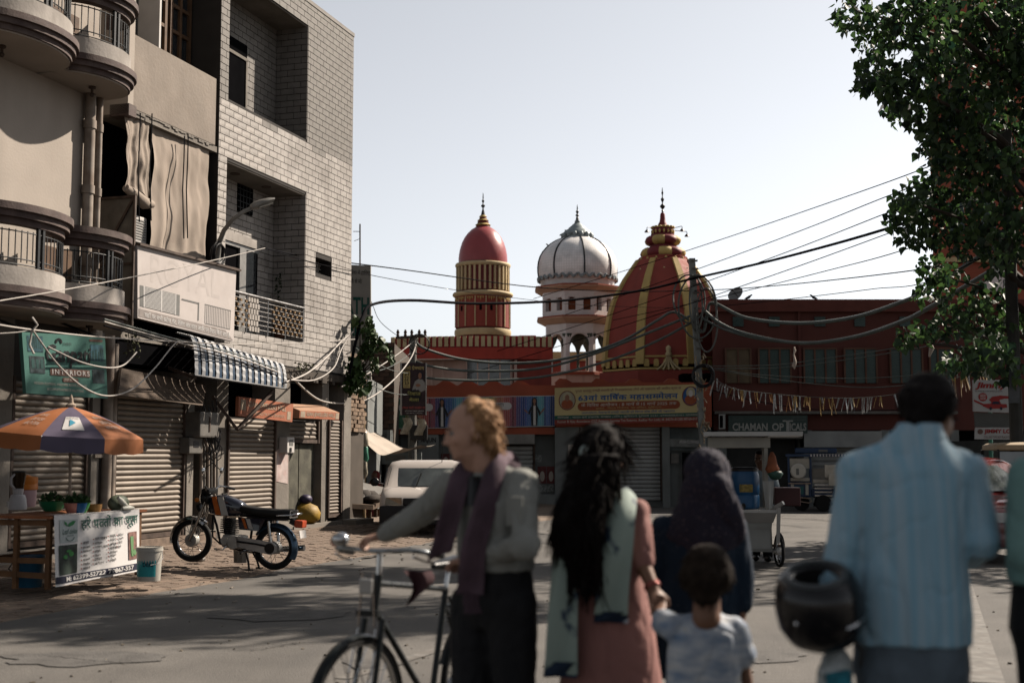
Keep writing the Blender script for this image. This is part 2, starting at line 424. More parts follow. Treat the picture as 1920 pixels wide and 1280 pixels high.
inview = [q for q in BR if -40 < (LF.w(q[0], q[1], 0).x / LF.w(q[0], q[1], 0).y * FPX + CX)]
near = set(map(id, inview[:290]))
rest = MB()
for q in BR:
    if id(q) in near: piece('brick', bp_, pav, q[:3], (R.uniform(-.03, .03), R.uniform(-.03, .03), q[3]))
    else:
        c, s0 = cos(q[3]), sin(q[3])
        rest.obox(q[:3], (.1175 * c, .1175 * s0, 0), (-.0575 * s0, .0575 * c, 0), (0, 0, .03))
part('brick_paving', rest, PAVE, pav, kind='stuff')
# gutter mud, scraps
gm = MB()
for i in range(14):
    s_ = -1 + 15.5 * i / 26 + R.uniform(-.3, .3); c = (s_, KERB + R.uniform(-.05, .3) + edge(s_), .02)
    gm.ball(c, R.uniform(.08, .3), R.uniform(.03, .09), R.uniform(.004, .012), 10, 4)
single('gutter_mud', 'dark mud lying along the gutter of the brick pavement', 'mud', gm, mat('mud', (.10, .085, .07), .8, var=.3, bump=.5), (3, KERB, 0), LF, smooth=60, kind='stuff')
lt = MB()
for i in range(150):
    s_ = R.uniform(-1, 13); n2 = R.choice([R.uniform(.1, 3.4), R.uniform(2.9, 4.4)]); a = R.uniform(0, pi); r = R.uniform(.008, .03)
    lt.obox((s_, n2, max(pz(n2), 0) + .012), (r * cos(a), r * sin(a), r * .2), (-r * .6 * sin(a), r * .6 * cos(a), 0), (0, 0, .004))
single('litter', 'small scraps of litter scattered over the pavement and gutter', 'litter', lt, mat('litter', (.3, .26, .22), .9, var=.5, scale=20), (3, KERB, 0), LF, kind='stuff')
# ================================================================== left row of buildings (frame LF: x along, y out, z up)
TILE_U = mat('tile_grey',(.27,.252,.232),.75, var=.14, scale=5, bump=.15, bscale=60, rand=.10, stain=.15, staincol=(.2,.18,.16), sscale=1.5)
TILE_L = mat('tile_white',(.55,.515,.48),.7, var=.16, scale=4, bump=.2, bscale=60, rand=.10, stain=.55, staincol=(.19,.165,.145), sscale=1.1, streak=.35, streakscale=(3,3,.6))
JOINT = mat('tile_joint',(.045,.04,.036),.95, var=.2)
PLAST = mat('plaster_cream',(.50,.44,.38),.85, var=.1, scale=1.5, bump=.12, bscale=25, stain=.2, staincol=(.33,.28,.235), sscale=.9, streak=.28, streakscale=(2.5,2.5,.35))
PLGREY = mat('plaster_grey',(.25,.225,.195),.9, var=.2, scale=2.5, bump=.35, bscale=22, stain=.4, staincol=(.16,.135,.115), sscale=1.4, streak=.3, streakscale=(4,4,.6))
PLWHITE = mat('plaster_white',(.50,.46,.42),.85, var=.15, scale=2.5, bump=.2, bscale=25, stain=.6, staincol=(.17,.15,.13), sscale=1.6, streak=.35)
LIP = mat('lip_paint',(.105,.072,.066),.75, var=.3, scale=5, bump=.2, stain=.35, staincol=(.3,.25,.21), sscale=3)
IRON = mat('iron_paint',(.022,.026,.03),.5, var=.25, scale=10)
SHADEBLK = mat('shade_black',(.008,.008,.009),.95, var=.2, spec=0)  # near-black, stands in for shade inside rooms and openings
WOOD = mat('door_wood',(.13,.07,.035),.7, var=.3, scale=6, streak=.3, bump=.1)
GLASS = mat('window_glass',(.03,.035,.04),.08, var=0, spec=.8)
ALU = mat('aluminium',(.45,.44,.42),.4, var=.1, metal=.6)
STEEL = mat('steel_rail',(.5,.48,.46),.28, var=.1, metal=.9)
SHUT = mat('shutter_steel',(.25,.21,.17),.55, var=.18, scale=3, rand=.12, metal=.15, stain=.35, staincol=(.13,.095,.07), sscale=1.6, streak=.3, streakscale=(5,5,.5))
SHUTB = mat('shutter_groove',(.05,.04,.034),.8, var=.2)
RUST = mat('rusty_metal',(.10,.07,.055),.8, var=.4, scale=8, bump=.15)
PIPE = mat('pipe_grey',(.33,.28,.235),.7, var=.25, scale=5, stain=.6, staincol=(.15,.085,.05), sscale=4)
BLACKP = mat('black_plastic',(.012,.012,.014),.45, var=.1)
WHITEP = mat('white_paint',(.7,.67,.64),.6, var=.08, scale=3, stain=.15, staincol=(.4,.36,.32), sscale=2)

def brickfield(mapf, u0, u1, v0, v1, holes, bw, bh, gap, depth, out, ph=0.0):
    """running-bond bricks clipped to the field and its holes; out gets (centre, half axes)"""
    r0 = int(math.floor(v0 / bh)); r1 = int(math.ceil(v1 / bh))
    for r in range(r0, r1):
        a, b = max(v0, r * bh) + gap / 2, min(v1,(r + 1) * bh) - gap / 2
        if b - a < .02: continue
        off = (bw / 2 if r % 2 else 0) + ph
        k0 = int(math.floor((u0 - off) / bw)); k1 = int(math.ceil((u1 - off) / bw))
        for k in range(k0, k1):
            segs = [(max(u0, k * bw + off) + gap / 2, min(u1,(k + 1) * bw + off) - gap / 2)]
            for (h0, h1, g0, g1) in holes:
                if b <= g0 + .02 or a >= g1 - .02: continue
                ns_ = []
                for (x, y) in segs:
                    if y <= h0 or x >= h1: ns_.append((x, y)); continue
                    if x < h0: ns_.append((x, h0 - gap / 2))
                    if y > h1: ns_.append((h1 + gap / 2, y))
                segs = ns_
            for (x, y) in segs:
                if y - x > .03: out.append((mapf((x + y) / 2,(a + b) / 2), y - x, b - a))

def lay(bricks, parent, mats, depth, pick, limit=300, split=None):
    """bricks: (centre, width, height, axis) ; the largest in view are parts, the rest one part"""
    for name in mats: pass
    bricks.sort(key=lambda q: (LF.w(*q[0]) - CAM).length)
    meshes = {}
    rest = {}
    n = 0
    for (c, w, h, ax) in bricks:
        m = pick(c); key = (m.name, ax)
        if n < limit:
            if key not in meshes:
                meshes[key] = unitbox('brick', m, *((1, depth,1) if ax == 's' else (depth,1,1)))
            piece('brick', meshes[key], parent, c, scale=(w,1, h) if ax == 's' else (1, w, h)); n += 1
        else:
            b = rest.setdefault(m.name, MB())
            if ax == 's': b.box(c[0] - w / 2, c[0] + w / 2, c[1] - depth / 2, c[1] + depth / 2, c[2] - h / 2, c[2] + h / 2)
            else: b.box(c[0] - depth / 2, c[0] + depth / 2, c[1] - w / 2, c[1] + w / 2, c[2] - h / 2, c[2] + h / 2)
    for k, b in rest.items(): part('brickwork', b, MATS[k], parent, kind='stuff')

def shutter(parent, s0, s1, z0, z1, n, pitch=.082, m=SHUT, cover=True):
    """roller shutter: a box of guides with every slat a sub-part"""
    b = MB(); b.box(s0, s1, n - .06, n - .035, z0, z1)
    sh = part('shutter', b, SHUTB, parent)
    each('guide_rail', [bx(s_ - .025, s_ + .025, n - .05, n + .03, z0, z1) for s_ in (s0, s1)], RUST, sh)
    sl_ = MB(); k = 8; hw = (s1 - s0) / 2 - .028; pr = []
    for i in range(k + 1):
        t = i / k; pr.append((.028 * sin(pi * t) ** .7,-pitch / 2 + pitch * .96 * t))
    vs = []; 
    for x in (-hw, hw): vs += [(x, y, z) for y, z in pr]
    sl_.add(vs, [(i, i + 1, k + 1 + i + 1, k + 1 + i) for i in range(k)])
    me = sl_.mesh('slat', smooth=50); me.materials.append(m)
    z = z0 + pitch / 2 + .07; 
    while z < z1 - pitch / 2:
        piece('slat', me, sh,((s0 + s1) / 2, n - .033 + R.uniform(-.002,.002), z),(0, R.uniform(-.0012,.0012),0)); z += pitch
    bb = MB(); bb.box(s0 + .03, s1 - .03, n - .035, n + .012, z0, z0 + .068); part('bottom_bar', bb, RUST, sh)
    return sh

# ------------------------------------------------------------------ tile-clad building
TB = thing('tiled_building', 'three storey building clad in grey and white tile bricks with recessed balconies', 'building',(2.8,-3,0), LF)
DP = -.7
w = MB(); t = -.014
for (a, b, c, d) in [(0,.99,3.2,10.6),(1.74,2.2,3.2,10.6),(.99,1.74,3.2,5.21),(.99,1.74,5.53,10.6),(5.3,5.6,3.2,10.6),(2.2,5.3,3.2,3.75),(2.2,5.3,6.7,7.8),(2.2,5.3,10.13,10.6)]:
    w.box(a, b, DP, t, c, d)
part('wall', w, JOINT, TB)
w = MB(); w.box(0,5.6,-7, DP - .016,3.2,10.55); part('core', w, JOINT, TB)
w = MB()                                    # ground storey piers, slab and near-black block for the shaded shop depth
w.box(-.02,5.6,-7,-.9,.1,3.05); part('shop_back', w, SHADEBLK, TB)
w = MB(); w.box(-.05,5.66,-.9,.05,3.06,3.2)
for i in range(26):                         # broken lower edge
    s_ = R.uniform(0,3.2); w.box(s_, s_ + R.uniform(.05,.25),-.2,.04 + R.uniform(0,.03),3.06 - R.uniform(.01,.07),3.1)
part('slab', w, mat('dark_concrete',(.09,.075,.062),.95, var=.35, scale=4, bump=.5), TB)
each('pillar', [bx(a, b,-.5,-.02 if a != 0 else .03,.12,3.06) for (a, b) in [(5.06,5.45),(2.72,3.33),(1.0,1.3),(.0,.36)]], PLGREY, TB)
bricks = []
br = []; H_ = [(2.2,5.3,3.75,6.7),(2.2,5.3,7.8,10.13),(.99,1.74,5.21,5.53)]
brickfield(lambda u, v: (u, t + .004, v),0,5.6,3.22,10.6, H_,.30,.125,.013,.02, br); bricks += [(*q, 's') for q in br]
br = []; brickfield(lambda u, v: (u, DP - .004 - .008, v),2.2,5.3,7.8,10.13, [(3.42,4.2,7.8,9.4)],.30,.125,.013,.02, br)
brickfield(lambda u, v: (u, DP - .004 - .008, v),2.2,5.3,3.75,6.7, [(3.08,3.68,6.16,6.66),(2.85,4.6,3.75,5.5)],.30,.125,.013,.02, br); bricks += [(*q, 's') for q in br]
br = []; brickfield(lambda u, v: (2.2 + .004, u, v), DP,0,7.8,10.13, [],.30,.125,.013,.02, br)
brickfield(lambda u, v: (2.2 + .004, u, v), DP,0,3.75,6.7, [],.30,.125,.013,.02, br); bricks += [(*q, 'n') for q in br]
lay(bricks, TB, [],.02, lambda c: TILE_U if c[2] > 7.72 + .06 * sin(c[0] * 3) else TILE_L)
w = MB(); w.box(-.01,5.61,-.3,.012,10.6,10.68); part('coping', w, TILE_U, TB)
# soffits of the two recesses
each('soffit', [bx(2.205,5.295, DP,-.03,10.1,10.135), bx(2.205,5.295, DP,-.03,6.675,6.705)], PLGREY, TB)
lamp_ = MB()
for s_ in (3.2,4.4): lamp_.cyl((s_,-.35,6.66),(s_,-.35,6.676),.09, n=14)
part('ceiling_plate', lamp_, RUST, TB, kind='stuff')
# upper doorway, its inner shade a near-black panel
w = MB(); w.box(3.42,4.2, DP - .05, DP + .01,7.8,9.4); d1 = part('doorway', w, SHADEBLK, TB)
w = MB(); w.box(3.42,3.48, DP, DP + .03,7.8,9.1); w.box(3.42,4.2, DP, DP + .03,9.08,9.14); part('frame', w, PLGREY, d1)
# lower recess: ventilator and sliding door, inner shade as near-black panels
w = MB(); w.box(3.08,3.68, DP - .05, DP + .006,6.16,6.66); d1 = part('ventilator', w, SHADEBLK, TB)
g = MB()
for i in range(5): g.box(3.1 + .12 * i,3.115 + .12 * i, DP + .006, DP + .02,6.16,6.66)
for i in range(4): g.box(3.08,3.68, DP + .008, DP + .016,6.22 + .12 * i,6.232 + .12 * i)
part('grille', g, IRON, d1)
w = MB(); w.box(2.85,4.6, DP - .05, DP + .004,3.75,5.5); d1 = part('doorway', w, SHADEBLK, TB)
w = MB(); w.box(3.38,3.62, DP + .004, DP + .05,3.75,5.45); w.box(2.85,4.6, DP + .004, DP + .04,5.44,5.5); part('frame', w, ALU, d1)
w = MB(); w.box(2.95,3.38, DP + .004, DP + .035,3.75,5.44); part('pane', w, GLASS, d1)
w = MB(); w.box(2.88,4.62, DP, DP + .07,5.51,5.68); part('lintel', w, PLWHITE, TB)
# vent with jali grid on the street wall
w = MB(); w.box(.99,1.74,-.55,-.3,5.21,5.53); vt = part('vent', w, SHADEBLK, TB)
g = MB()
for i in range(1,4): g.box(.99,1.74,-.28,-.24,5.21 + .08 * i - .012,5.21 + .08 * i + .012)
for i in range(1,9):
    for j in range(4): g.box(.99 + .083 * i - .012 + (.04 if j % 2 else 0),.99 + .083 * i + .012 + (.04 if j % 2 else 0),-.28,-.24,5.215 + .08 * j,5.285 + .08 * j)
part('grille', g, PLWHITE, vt)
# balcony railing of the lower recess
rl = MB(); rl.tube([(2.28,.02,4.42),(5.5,.02,4.42)],.03,8); ra = part('railing', rl, STEEL, TB, smooth=60)
for j in range(7):
    b = MB(); b.tube([(2.28,.02,3.83 + .085 * j),(5.2,.02,3.83 + .085 * j)],.007,5); part('rail', b, STEEL, ra)
for s_ in (2.3,3.05,3.75,4.55,5.2):
    b = MB(); b.cyl((s_,.02,3.75),(s_,.02,4.4),.016, n=6); part('post', b, STEEL, ra)
deco = unitbox('boss', mat('brass_boss',(.42,.27,.14),.4, var=.2, metal=.5),.055,.03,.04)
for j in range(6):
    for i in range(15):
        s_ = 2.42 + .19 * i + (.09 if j % 2 else 0)
        if 3.62 < s_ < 4.5: continue
        if s_ < 5.2: piece('boss', deco, ra,(s_,.035,3.872 + .085 * j))
b = MB()
for j in range(6):
    for i in range(4): b.box(4.08 + .1 * i + (.05 if j % 2 else 0),4.15 + .1 * i + (.05 if j % 2 else 0),-.01,.03,3.78 + .105 * j,3.87 + .105 * j)
part('jali_panel', b, PLWHITE, ra)
# shops under it
shutter(TB,3.35,5.08,.32,2.22,0)
shutter(TB,.42,1.02,.30,2.28,.0,.068)
b = MB(); b.box(1.36,2.72,-.13,-.1,1.78,2.25); sh = shutter(TB,1.36,2.72,1.80,2.24,-.08)
PEEL = mat('peeling_door',(.12,.115,.085),.85, var=.35, scale=4, bump=.3, stain=.8, staincol=(.03,.026,.022), sscale=3.2)
b = MB(); b.box(1.38,2.02,-.2,-.16,.2,1.78); part('door', b, PEEL, TB)
b = MB(); b.box(2.06,2.7,-.2,-.16,.2,1.78); part('door', b, PEEL, TB)
b = MB(); b.box(-.1,2.75,-.5,.12,.05,.22); b.box(2.75,5.6,-.4,.1,.05,.3); b.box(-.35,.55,-.1,.42,.02,.24); part('step', b, CONC, TB)
# torn poster on the pillar
b = MB(); b.quad((2.78,-.012,1.02),(3.3,-.012,1.08),(3.3,-.012,1.62),(2.95,-.012,1.78),(2.78,-.012,1.55)); part('torn_poster', b, mat('poster_paper',(.6,.5,.47),.8, var=.2, scale=6, stain=.5, staincol=(.4,.13,.1), sscale=5), TB)

# ------------------------------------------------------------------ concrete house in the middle
CH = thing('concrete_house', 'narrow bare concrete house with wooden windows between tiled and cream buildings', 'building',(7,-3,0), LF)
w = MB(); w.box(5.72,8.22,-.14,0,6.87,8.03); part('parapet', w, mat('parapet_concrete',(.335,.285,.24),.9, var=.14, scale=1.8, bump=.3, bscale=16, stain=.3, staincol=(.2,.165,.135), sscale=1.6, streak=.25, streakscale=(3,3,.8)), CH)
each('slab', [bx(5.62,8.3,-.7,-.02,6.76,6.86), bx(5.62,8.3,-.7,-.02,3.3,3.45)], PLGREY, CH)
w = MB()
for i in range(30):
    s_ = 5.75 + 2.4 * i / 30; w.box(s_, s_ + .09,-.1,-.004,6.80 + R.uniform(0,.06),6.875)
part('broken_edge', w, PLGREY, CH)
w = MB(); w.box(5.6,8.3,-6,-.66,0,12); part('wall', w, mat('wall_teal',(.17,.17,.165),.9, var=.2, scale=2, stain=.3), CH)
w = MB(); w.box(8.2,8.34,-.66,.02,6.75,12); part('post', w, PLAST, CH)
w = MB(); w.box(8.14,8.34,-.3,.04,6.72,6.9); part('bracket', w, LIP, CH)
for (a, b_) in ((5.66,6.32),(6.42,7.1)):
    f = MB(); z0, z1 = 7.3,9.6
    f.box(a, b_,-.66,-.6, z0, z1); wi = part('window', f, GLASS, CH)
    f = MB()
    for s_ in (a, b_ - .07,(a + b_) / 2 - .03): f.box(s_, s_ + .07,-.6,-.55, z0, z1)
    for z in (8.1,8.75,9.2,9.53): f.box(a, b_,-.597,-.556, z, z + .06)
    part('frame', f, WOOD, wi)
    sh = MB(); sh.box(a + .05,(a + b_) / 2 - .05,-.6,-.57, z0,8.1); part('shutter_leaf', sh, WOOD, wi)
f = MB(); f.box(7.15,7.2,-.6,-.2,7.3,9.5); part('pipe', f, WHITEP, CH)
w = MB(); w.box(5.62,8.28,-.655,-.64,3.45,6.76); part('opening_shade_sheet', w, SHADEBLK, CH)  # thin near-black sheet in place of the shade behind the tarpaulins
sh = shutter(CH,6.5,8.42,.28,2.55,0)
w = MB(); w.box(5.45,8.6,-.6,.1,.05,.27); part('step', w, mat('step_brick',(.23,.17,.13),.9, var=.3, scale=8, bump=.3), CH)
w = MB(); w.box(5.6,8.36,-.6,-.05,2.95,3.3); part('lintel', w, SHADEBLK, CH)  # coloured near-black for the shade above the shutter
each('pillar', [bx(6.28,6.47,-.3,.05,.2,2.9), bx(8.44,8.6,-.4,.0,.2,3.2)], PLGREY, CH)
# ------------------------------------------------------------------ cream building with scalloped balconies
BB = thing('balcony_building', 'cream plastered building with scalloped balconies and black iron railings', 'building',(12,-3,0), LF)
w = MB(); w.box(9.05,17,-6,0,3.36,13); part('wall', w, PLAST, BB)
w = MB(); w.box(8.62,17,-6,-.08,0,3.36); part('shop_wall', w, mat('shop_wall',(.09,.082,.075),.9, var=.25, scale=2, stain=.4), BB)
w = MB(); w.box(8.36,9.05,-6,-1.1,3.2,13); part('side_wall', w, MATS['wall_teal'], BB)
def curve_n(s):                              # scalloped plan of the balconies
    out = 0
    for (c, hw, n0, bl) in ((9.75,.74,.30,.50),(11.42,.98,.32,.62),(13.4,1.0,.32,.62),(15.4,1.0,.32,.62)):
        x = (s - c) / hw
        if abs(x) <= 1: out = max(out, n0 + bl * math.sqrt(1 - x * x))
    return out
SC = []
for (c, hw) in ((9.75,.74),(11.42,.98),(13.4,1.0),(15.4,1.0)):
    SC.append([c - hw * cos(pi * i / 22) for i in range(23)])
def scallop(z0, z1, grow, inner=None):
    mb = MB()
    for seg in SC:
        c = (seg[0] + seg[-1]) / 2
        out = []; inn = []
        for s_ in seg:
            k = curve_n(min(max(s_, seg[0] + 1e-4), seg[-1] - 1e-4))
            ds = (s_ - c) / ((seg[-1] - seg[0]) / 2)
            out.append((s_ + grow * ds, k + grow * math.sqrt(max(0,1 - ds * ds))))
            inn.append((s_ - (inner or 0) * ds, max(.0, k - (inner or 0))) if inner is not None else (s_,0))
        n = len(out)
        vs = [(*p, z0) for p in out] + [(*p, z1) for p in out] + [(*p, z0) for p in inn] + [(*p, z1) for p in inn]; fs = []
        for i in range(n - 1):
            fs += [(i, i + 1, n + i + 1, n + i),(2 * n + i + 1,2 * n + i,3 * n + i,3 * n + i + 1),(n + i, n + i + 1,3 * n + i + 1,3 * n + i),(i + 1, i,2 * n + i,2 * n + i + 1)]
        fs += [(0, n,3 * n,2 * n),(n - 1,3 * n - 1,4 * n - 1,2 * n - 1)]
        mb.add(vs, fs)
    return mb
bar = None
for bi, zb in enumerate((3.36,6.75)):
    bal = part('balcony', scallop(zb, zb + .04,-.03), PLAST, BB)
    b = MB()
    for k,(dz, g_) in enumerate(((.0,.0),(.075,.05),(.15,.09))):
        q = scallop(zb + .02 + dz, zb + .105 + dz, g_,.5); b.add(q.v, q.f)
    part('moulding', b, LIP, bal, smooth=40)
    part('parapet', scallop(zb + .24, zb + .5,.0,.1), PLWHITE, bal, smooth=40)
    b = MB()
    for k,(dz, g_) in enumerate(((.0,-.02),(.08,.04),(.16,.09))):
        q = scallop(zb + 1.02 + dz, zb + 1.11 + dz, g_,.14); b.add(q.v, q.f)
    part('upper_moulding', b, LIP, bal, smooth=40)
    if bar is None:
        q = MB(); q.cyl((0,0,0),(0,0,.40),.008, n=5); bar = q.mesh('baluster'); bar.materials.append(IRON)
        q = MB(); q.box(-.02,.02,-.02,.02,0,.53); post = q.mesh('post'); post.materials.append(IRON)
    for seg in SC:
        pts = []
        a, c_ = seg[0] + .06, seg[-1] - .06
        n = 40
        for i in range(n + 1):
            s_ = a + (c_ - a) * i / n; pts.append((s_, curve_n(s_) - .05))
        for hz in (.60,.94,.53):
            q = MB(); q.tube([(p[0], p[1], zb + hz) for p in pts],.009,5); part('rail', q, IRON, bal)
        # evenly spaced along the arc
        L_ = [0]
        for i in range(n): L_.append(L_[-1] + hypot(pts[i + 1][0] - pts[i][0], pts[i + 1][1] - pts[i][1]))
        m = int(L_[-1] / .088)
        for j in range(m + 1):
            tt = L_[-1] * j / m; i = min(n - 1, max(k for k in range(n + 1) if L_[k] <= tt + 1e-9)); f = (tt - L_[i]) / max(1e-6, L_[i + 1] - L_[i])
            p = (pts[i][0] + (pts[i + 1][0] - pts[i][0]) * f, pts[i][1] + (pts[i + 1][1] - pts[i][1]) * f)
            if j in (0, m, m // 2, m // 2 + 1): piece('post', post, bal,(*p, zb + .5))
            else: piece('baluster', bar, bal,(*p, zb + .56))
# doors and window behind the railings
for zb in (3.36,6.75):
    b = MB(); b.box(9.6,10.25,0,.03, zb + .3, zb + 1.06); dd = part('door', b, WOOD, BB)
    b = MB(); b.box(9.9,9.94,.03,.05, zb + .3, zb + 1.06); part('rail', b, IRON, dd)
b = MB(); b.box(11.5,12.3,0,.02,5.35,6.1); wn = part('window', b, GLASS, BB)
b = MB(); b.box(11.42,11.5,0,.06,5.3,6.15); b.box(11.42,12.3,0,.05,6.1,6.17); part('frame', b, PLGREY, wn)
lm = MB()
for (s_, z) in ((9.7,6.75),(11.6,6.75),(9.6,3.36)): lm.cyl((s_,.35, z),(s_,.35, z - .03),.05, n=10); lm.cyl((s_,.35, z - .03),(s_,.35, z - .1),.02, n=8); lm.ball((s_,.35, z - .12),.035, n=8, m=6)
part('ceiling_lamp', lm, RUST, BB, smooth=60, kind='stuff')
# drain pipes
for (s_, r) in ((9.38,.075),(9.16,.05)):
    b = MB(); b.cyl((s_,.1,3.2),(s_,.1,6.75), r, n=12)
    for z in (5.35,4.3,6.3): b.cyl((s_,.1, z - .06),(s_,.1, z + .06), r * 1.25, n=12)
    part('drain_pipe', b, PIPE, BB, smooth=50)
b = MB(); b.cyl((8.75,.1,.2),(8.75,.1,3.3),.075, n=12); b.cyl((8.75,.1,1.7),(8.75,.1,1.83),.1, n=12); b.cyl((8.55,.05,.2),(8.55,.05,3.2),.06, n=10); b.box(8.68,9.02,.02,.1,1.52,1.57); part('drain_pipe', b, PIPE, BB, smooth=50)
shutter(BB,9.1,10.72,.34,2.6,0)
each('pillar', [bx(8.88,9.06,-.1,.06,.2,3.36), bx(10.76,11.1,-.1,.03,.2,3.36)], PLGREY, BB)
b = MB(); b.box(11.12,12.5,-.1,-.04,.3,2.5); part('white_sheet', b, WHITEP, BB)
b = MB(); b.box(8.6,13,-.3,.12,.05,.3); part('step', b, CONC, BB)
# ================================================================== signs, awning, curtains on the left row
def lb(c, n):      # Board from four photo corners lying n in front of the facade; n may be a list
    ns = n if isinstance(n,(list, tuple)) else [n] * 4
    return Board(*[LF.hit(*p, k) for p, k in zip(c, ns)], nrm=(0,1,0))
TEAL = pm('sign_teal',(.075,.21,.175)); TEALD = pm('sign_teal_dark',(.03,.09,.085)); CREAM = pm('print_cream',(.62,.55,.48)); BROWNP = pm('print_brown',(.16,.09,.07))
WHITEPR = pm('print_white',(.72,.70,.68)); BLACKPR = pm('print_black',(.012,.013,.015)); BLUEPR = pm('print_blue',(.03,.12,.32)); REDPR = pm('print_red',(.36,.03,.03))
NAVYPR = pm('print_navy',(.018,.022,.05)); GREENPR = pm('print_green',(.012,.11,.085)); ORANGEPR = pm('print_orange',(.48,.14,.05)); GREYPR = pm('print_grey',(.2,.2,.19)); YELPR = pm('print_yellow',(.58,.46,.2))
PHOTO1 = mat('print_photo_dark',(.05,.075,.08),.5, var=.7, scale=14); PHOTO2 = mat('print_photo_teal',(.05,.13,.16),.5, var=.8, scale=10)
SKINPR = pm('print_skin',(.34,.17,.11))

G = lb([(41,622),(197,632),(202,747),(49,737)], [.75,.75,.68,.68])
gs = thing('shop_sign', 'teal Ganpati Interiors board hanging under the scalloped balcony', 'sign', G.p(.5,1), LF)
part('panel', G.slab(.05), TEAL, gs)
pp = part('printed_photo', G.rect(.05,.05,.225,.31), PHOTO2, gs); part('printed_photo', G.rect(.06,.38,.23,.66), PHOTO1, gs)
part('printed_photo', G.rect(.80,.13,.965,.40), PHOTO2, gs); part('printed_photo', G.rect(.81,.53,.965,.76), PHOTO1, gs)
b = MB()
for i in range(7): G.rect(.06 + .022 * i,.06,.07 + .022 * i,.26,.006, b)
for i in range(4): G.rect(.82 + .036 * i,.24 - .03 * (i % 2),.84 + .036 * i,.39,.006, b)
for i in range(3): G.rect(.08 + .05 * i,.43,.115 + .05 * i,.58,.006, b)
part('print_detail', b, TEALD, gs)
part('caption_strip', G.rect(.79,.045,.96,.085), BROWNP, gs)
b = MB()
b = G.text('Ganpati',.25,.17,.80,.545,.011, bold=.015, shear=.2, mb=b)
G.text('SHREE',.46,.13,.56,.17,.01, mb=b)
part('lettering', b, BLACKPR, gs)
b = MB()
for k in range(10):
    a = pi * k / 9; G.oval(.41 + .03 * cos(a),.13 - .05 * sin(a),.012,.02,.009,8, b)
part('emblem', b, BLACKPR, gs)
part('caption_strip', G.rect(.29,.555,.775,.675,.006), BROWNP, gs)
part('lettering', G.text('INTERIORS',.31,.575,.765,.655,.012, spacing=1.3, bold=.005), WHITEPR, gs)
part('caption_strip', G.rrect(.43,.70,.625,.775,.006), BROWNP, gs)
b = G.text('STEP IN FOR :',.445,.718,.61,.757,.012); G.text('WOODEN FLOORING, WALLPAPER, BLINDS, CURTAINS',.09,.80,.72,.845,.009, mb=b); G.text('& COMPLETE INTERIOR SOLUTIONS',.24,.885,.68,.925,.009, mb=b)
part('lettering', b, CREAM, gs)
b = MB(); b.bar(G.p(.1,0), G.p(.1,0) + Vector((0,-.7,.25)),.03); b.bar(G.p(.9,0), G.p(.9,0) + Vector((0,-.7,.25)),.03); part('bracket', b, IRON, gs, kind='stuff')

# white painted board with the faded name
Bd = lb([(258,460),(443,508),(438,640),(258,596)],.14)
ws = thing('shop_sign', 'white steel gate maker board with pictures of a shutter and railing', 'sign', Bd.p(.5,1), LF)
part('panel', Bd.slab(.09), mat('white_board',(.66,.60,.57),.6, var=.08, scale=2, stain=.2, staincol=(.5,.43,.38), sscale=1.5, streak=.2, streakscale=(3,3,.4)), ws)
b = MB(); b.bar(Bd.p(0,0) + Vector((0,0,.02)), Bd.p(1.03,.0) + Vector((0,0,.02)),.1,.04); part('top_rail', b, RUST, ws)
FADE = mat('faded_paint',(.60,.545,.515),.65, var=.1)
part('faded_lettering', Bd.text('ROYAL',.12,.08,.82,.46,.0015), FADE, ws)
b = MB()
part('printed_photo', Bd.rect(.02,.54,.40,.83,.004), GREYPR, ws)
for i in range(17): Bd.rect(.06,.55 + .0165 * i,.215,.557 + .0165 * i,.007, b); Bd.rect(.225,.55 + .0165 * i,.355,.557 + .0165 * i,.007, b)
for (u0, u1) in ((.05,.06),(.215,.225),(.355,.362)): Bd.rect(u0,.54, u1,.83,.008, b)
part('print_detail', b, WHITEPR, ws)
b = MB(); Bd.rect(.42,.58,.60,.60,.006, b); Bd.rect(.59,.58,.60,.83,.006, b); Bd.rect(.66,.575,.955,.582,.006, b); Bd.rect(.67,.84,.95,.847,.006, b)
for i in range(16): Bd.rect(.665 + .0188 * i,.575,.669 + .0188 * i,.845,.006, b)
part('print_detail', b, GREYPR, ws)
part('caption_strip', Bd.poly([(.01,.865),(.9,.87),(.99,.985),(.01,.975)],.004), mat('grey_strip',(.33,.29,.27),.7, var=.15, scale=6), ws)
part('lettering', Bd.text('यहाँ पर सभी स्टील गेट, रेलिंग और शटर आर्डर पर तैयार किये जाते हैं',.06,.885,.95,.97,.008, bold=.012), WHITEPR, ws)
# framed tin sheet closing the side of the house
b = MB(); b.box(8.16,8.19,-.62,.1,3.5,5.5)
ts = thing('tin_screen', 'framed grey tin sheet standing upright beside the white gate maker board', 'screen',(8.2,-.2,3.5), LF)
part('sheet', b, mat('tin_sheet',(.17,.155,.135),.6, var=.3, scale=5, bump=.1, stain=.3, staincol=(.1,.06,.04)), ts)
for q in (((8.21,.1,3.5),(8.21,.1,5.5)),((8.21,-.62,5.48),(8.21,.1,5.48)),((8.21,-.62,4.45),(8.21,.1,4.45)),((8.21,-.5,4.5),(8.21,.08,5.46)),((8.21,-.5,4.4),(8.21,.08,3.55))):
    b = MB(); b.bar(*q,.035); part('frame_bar', b, RUST, ts)

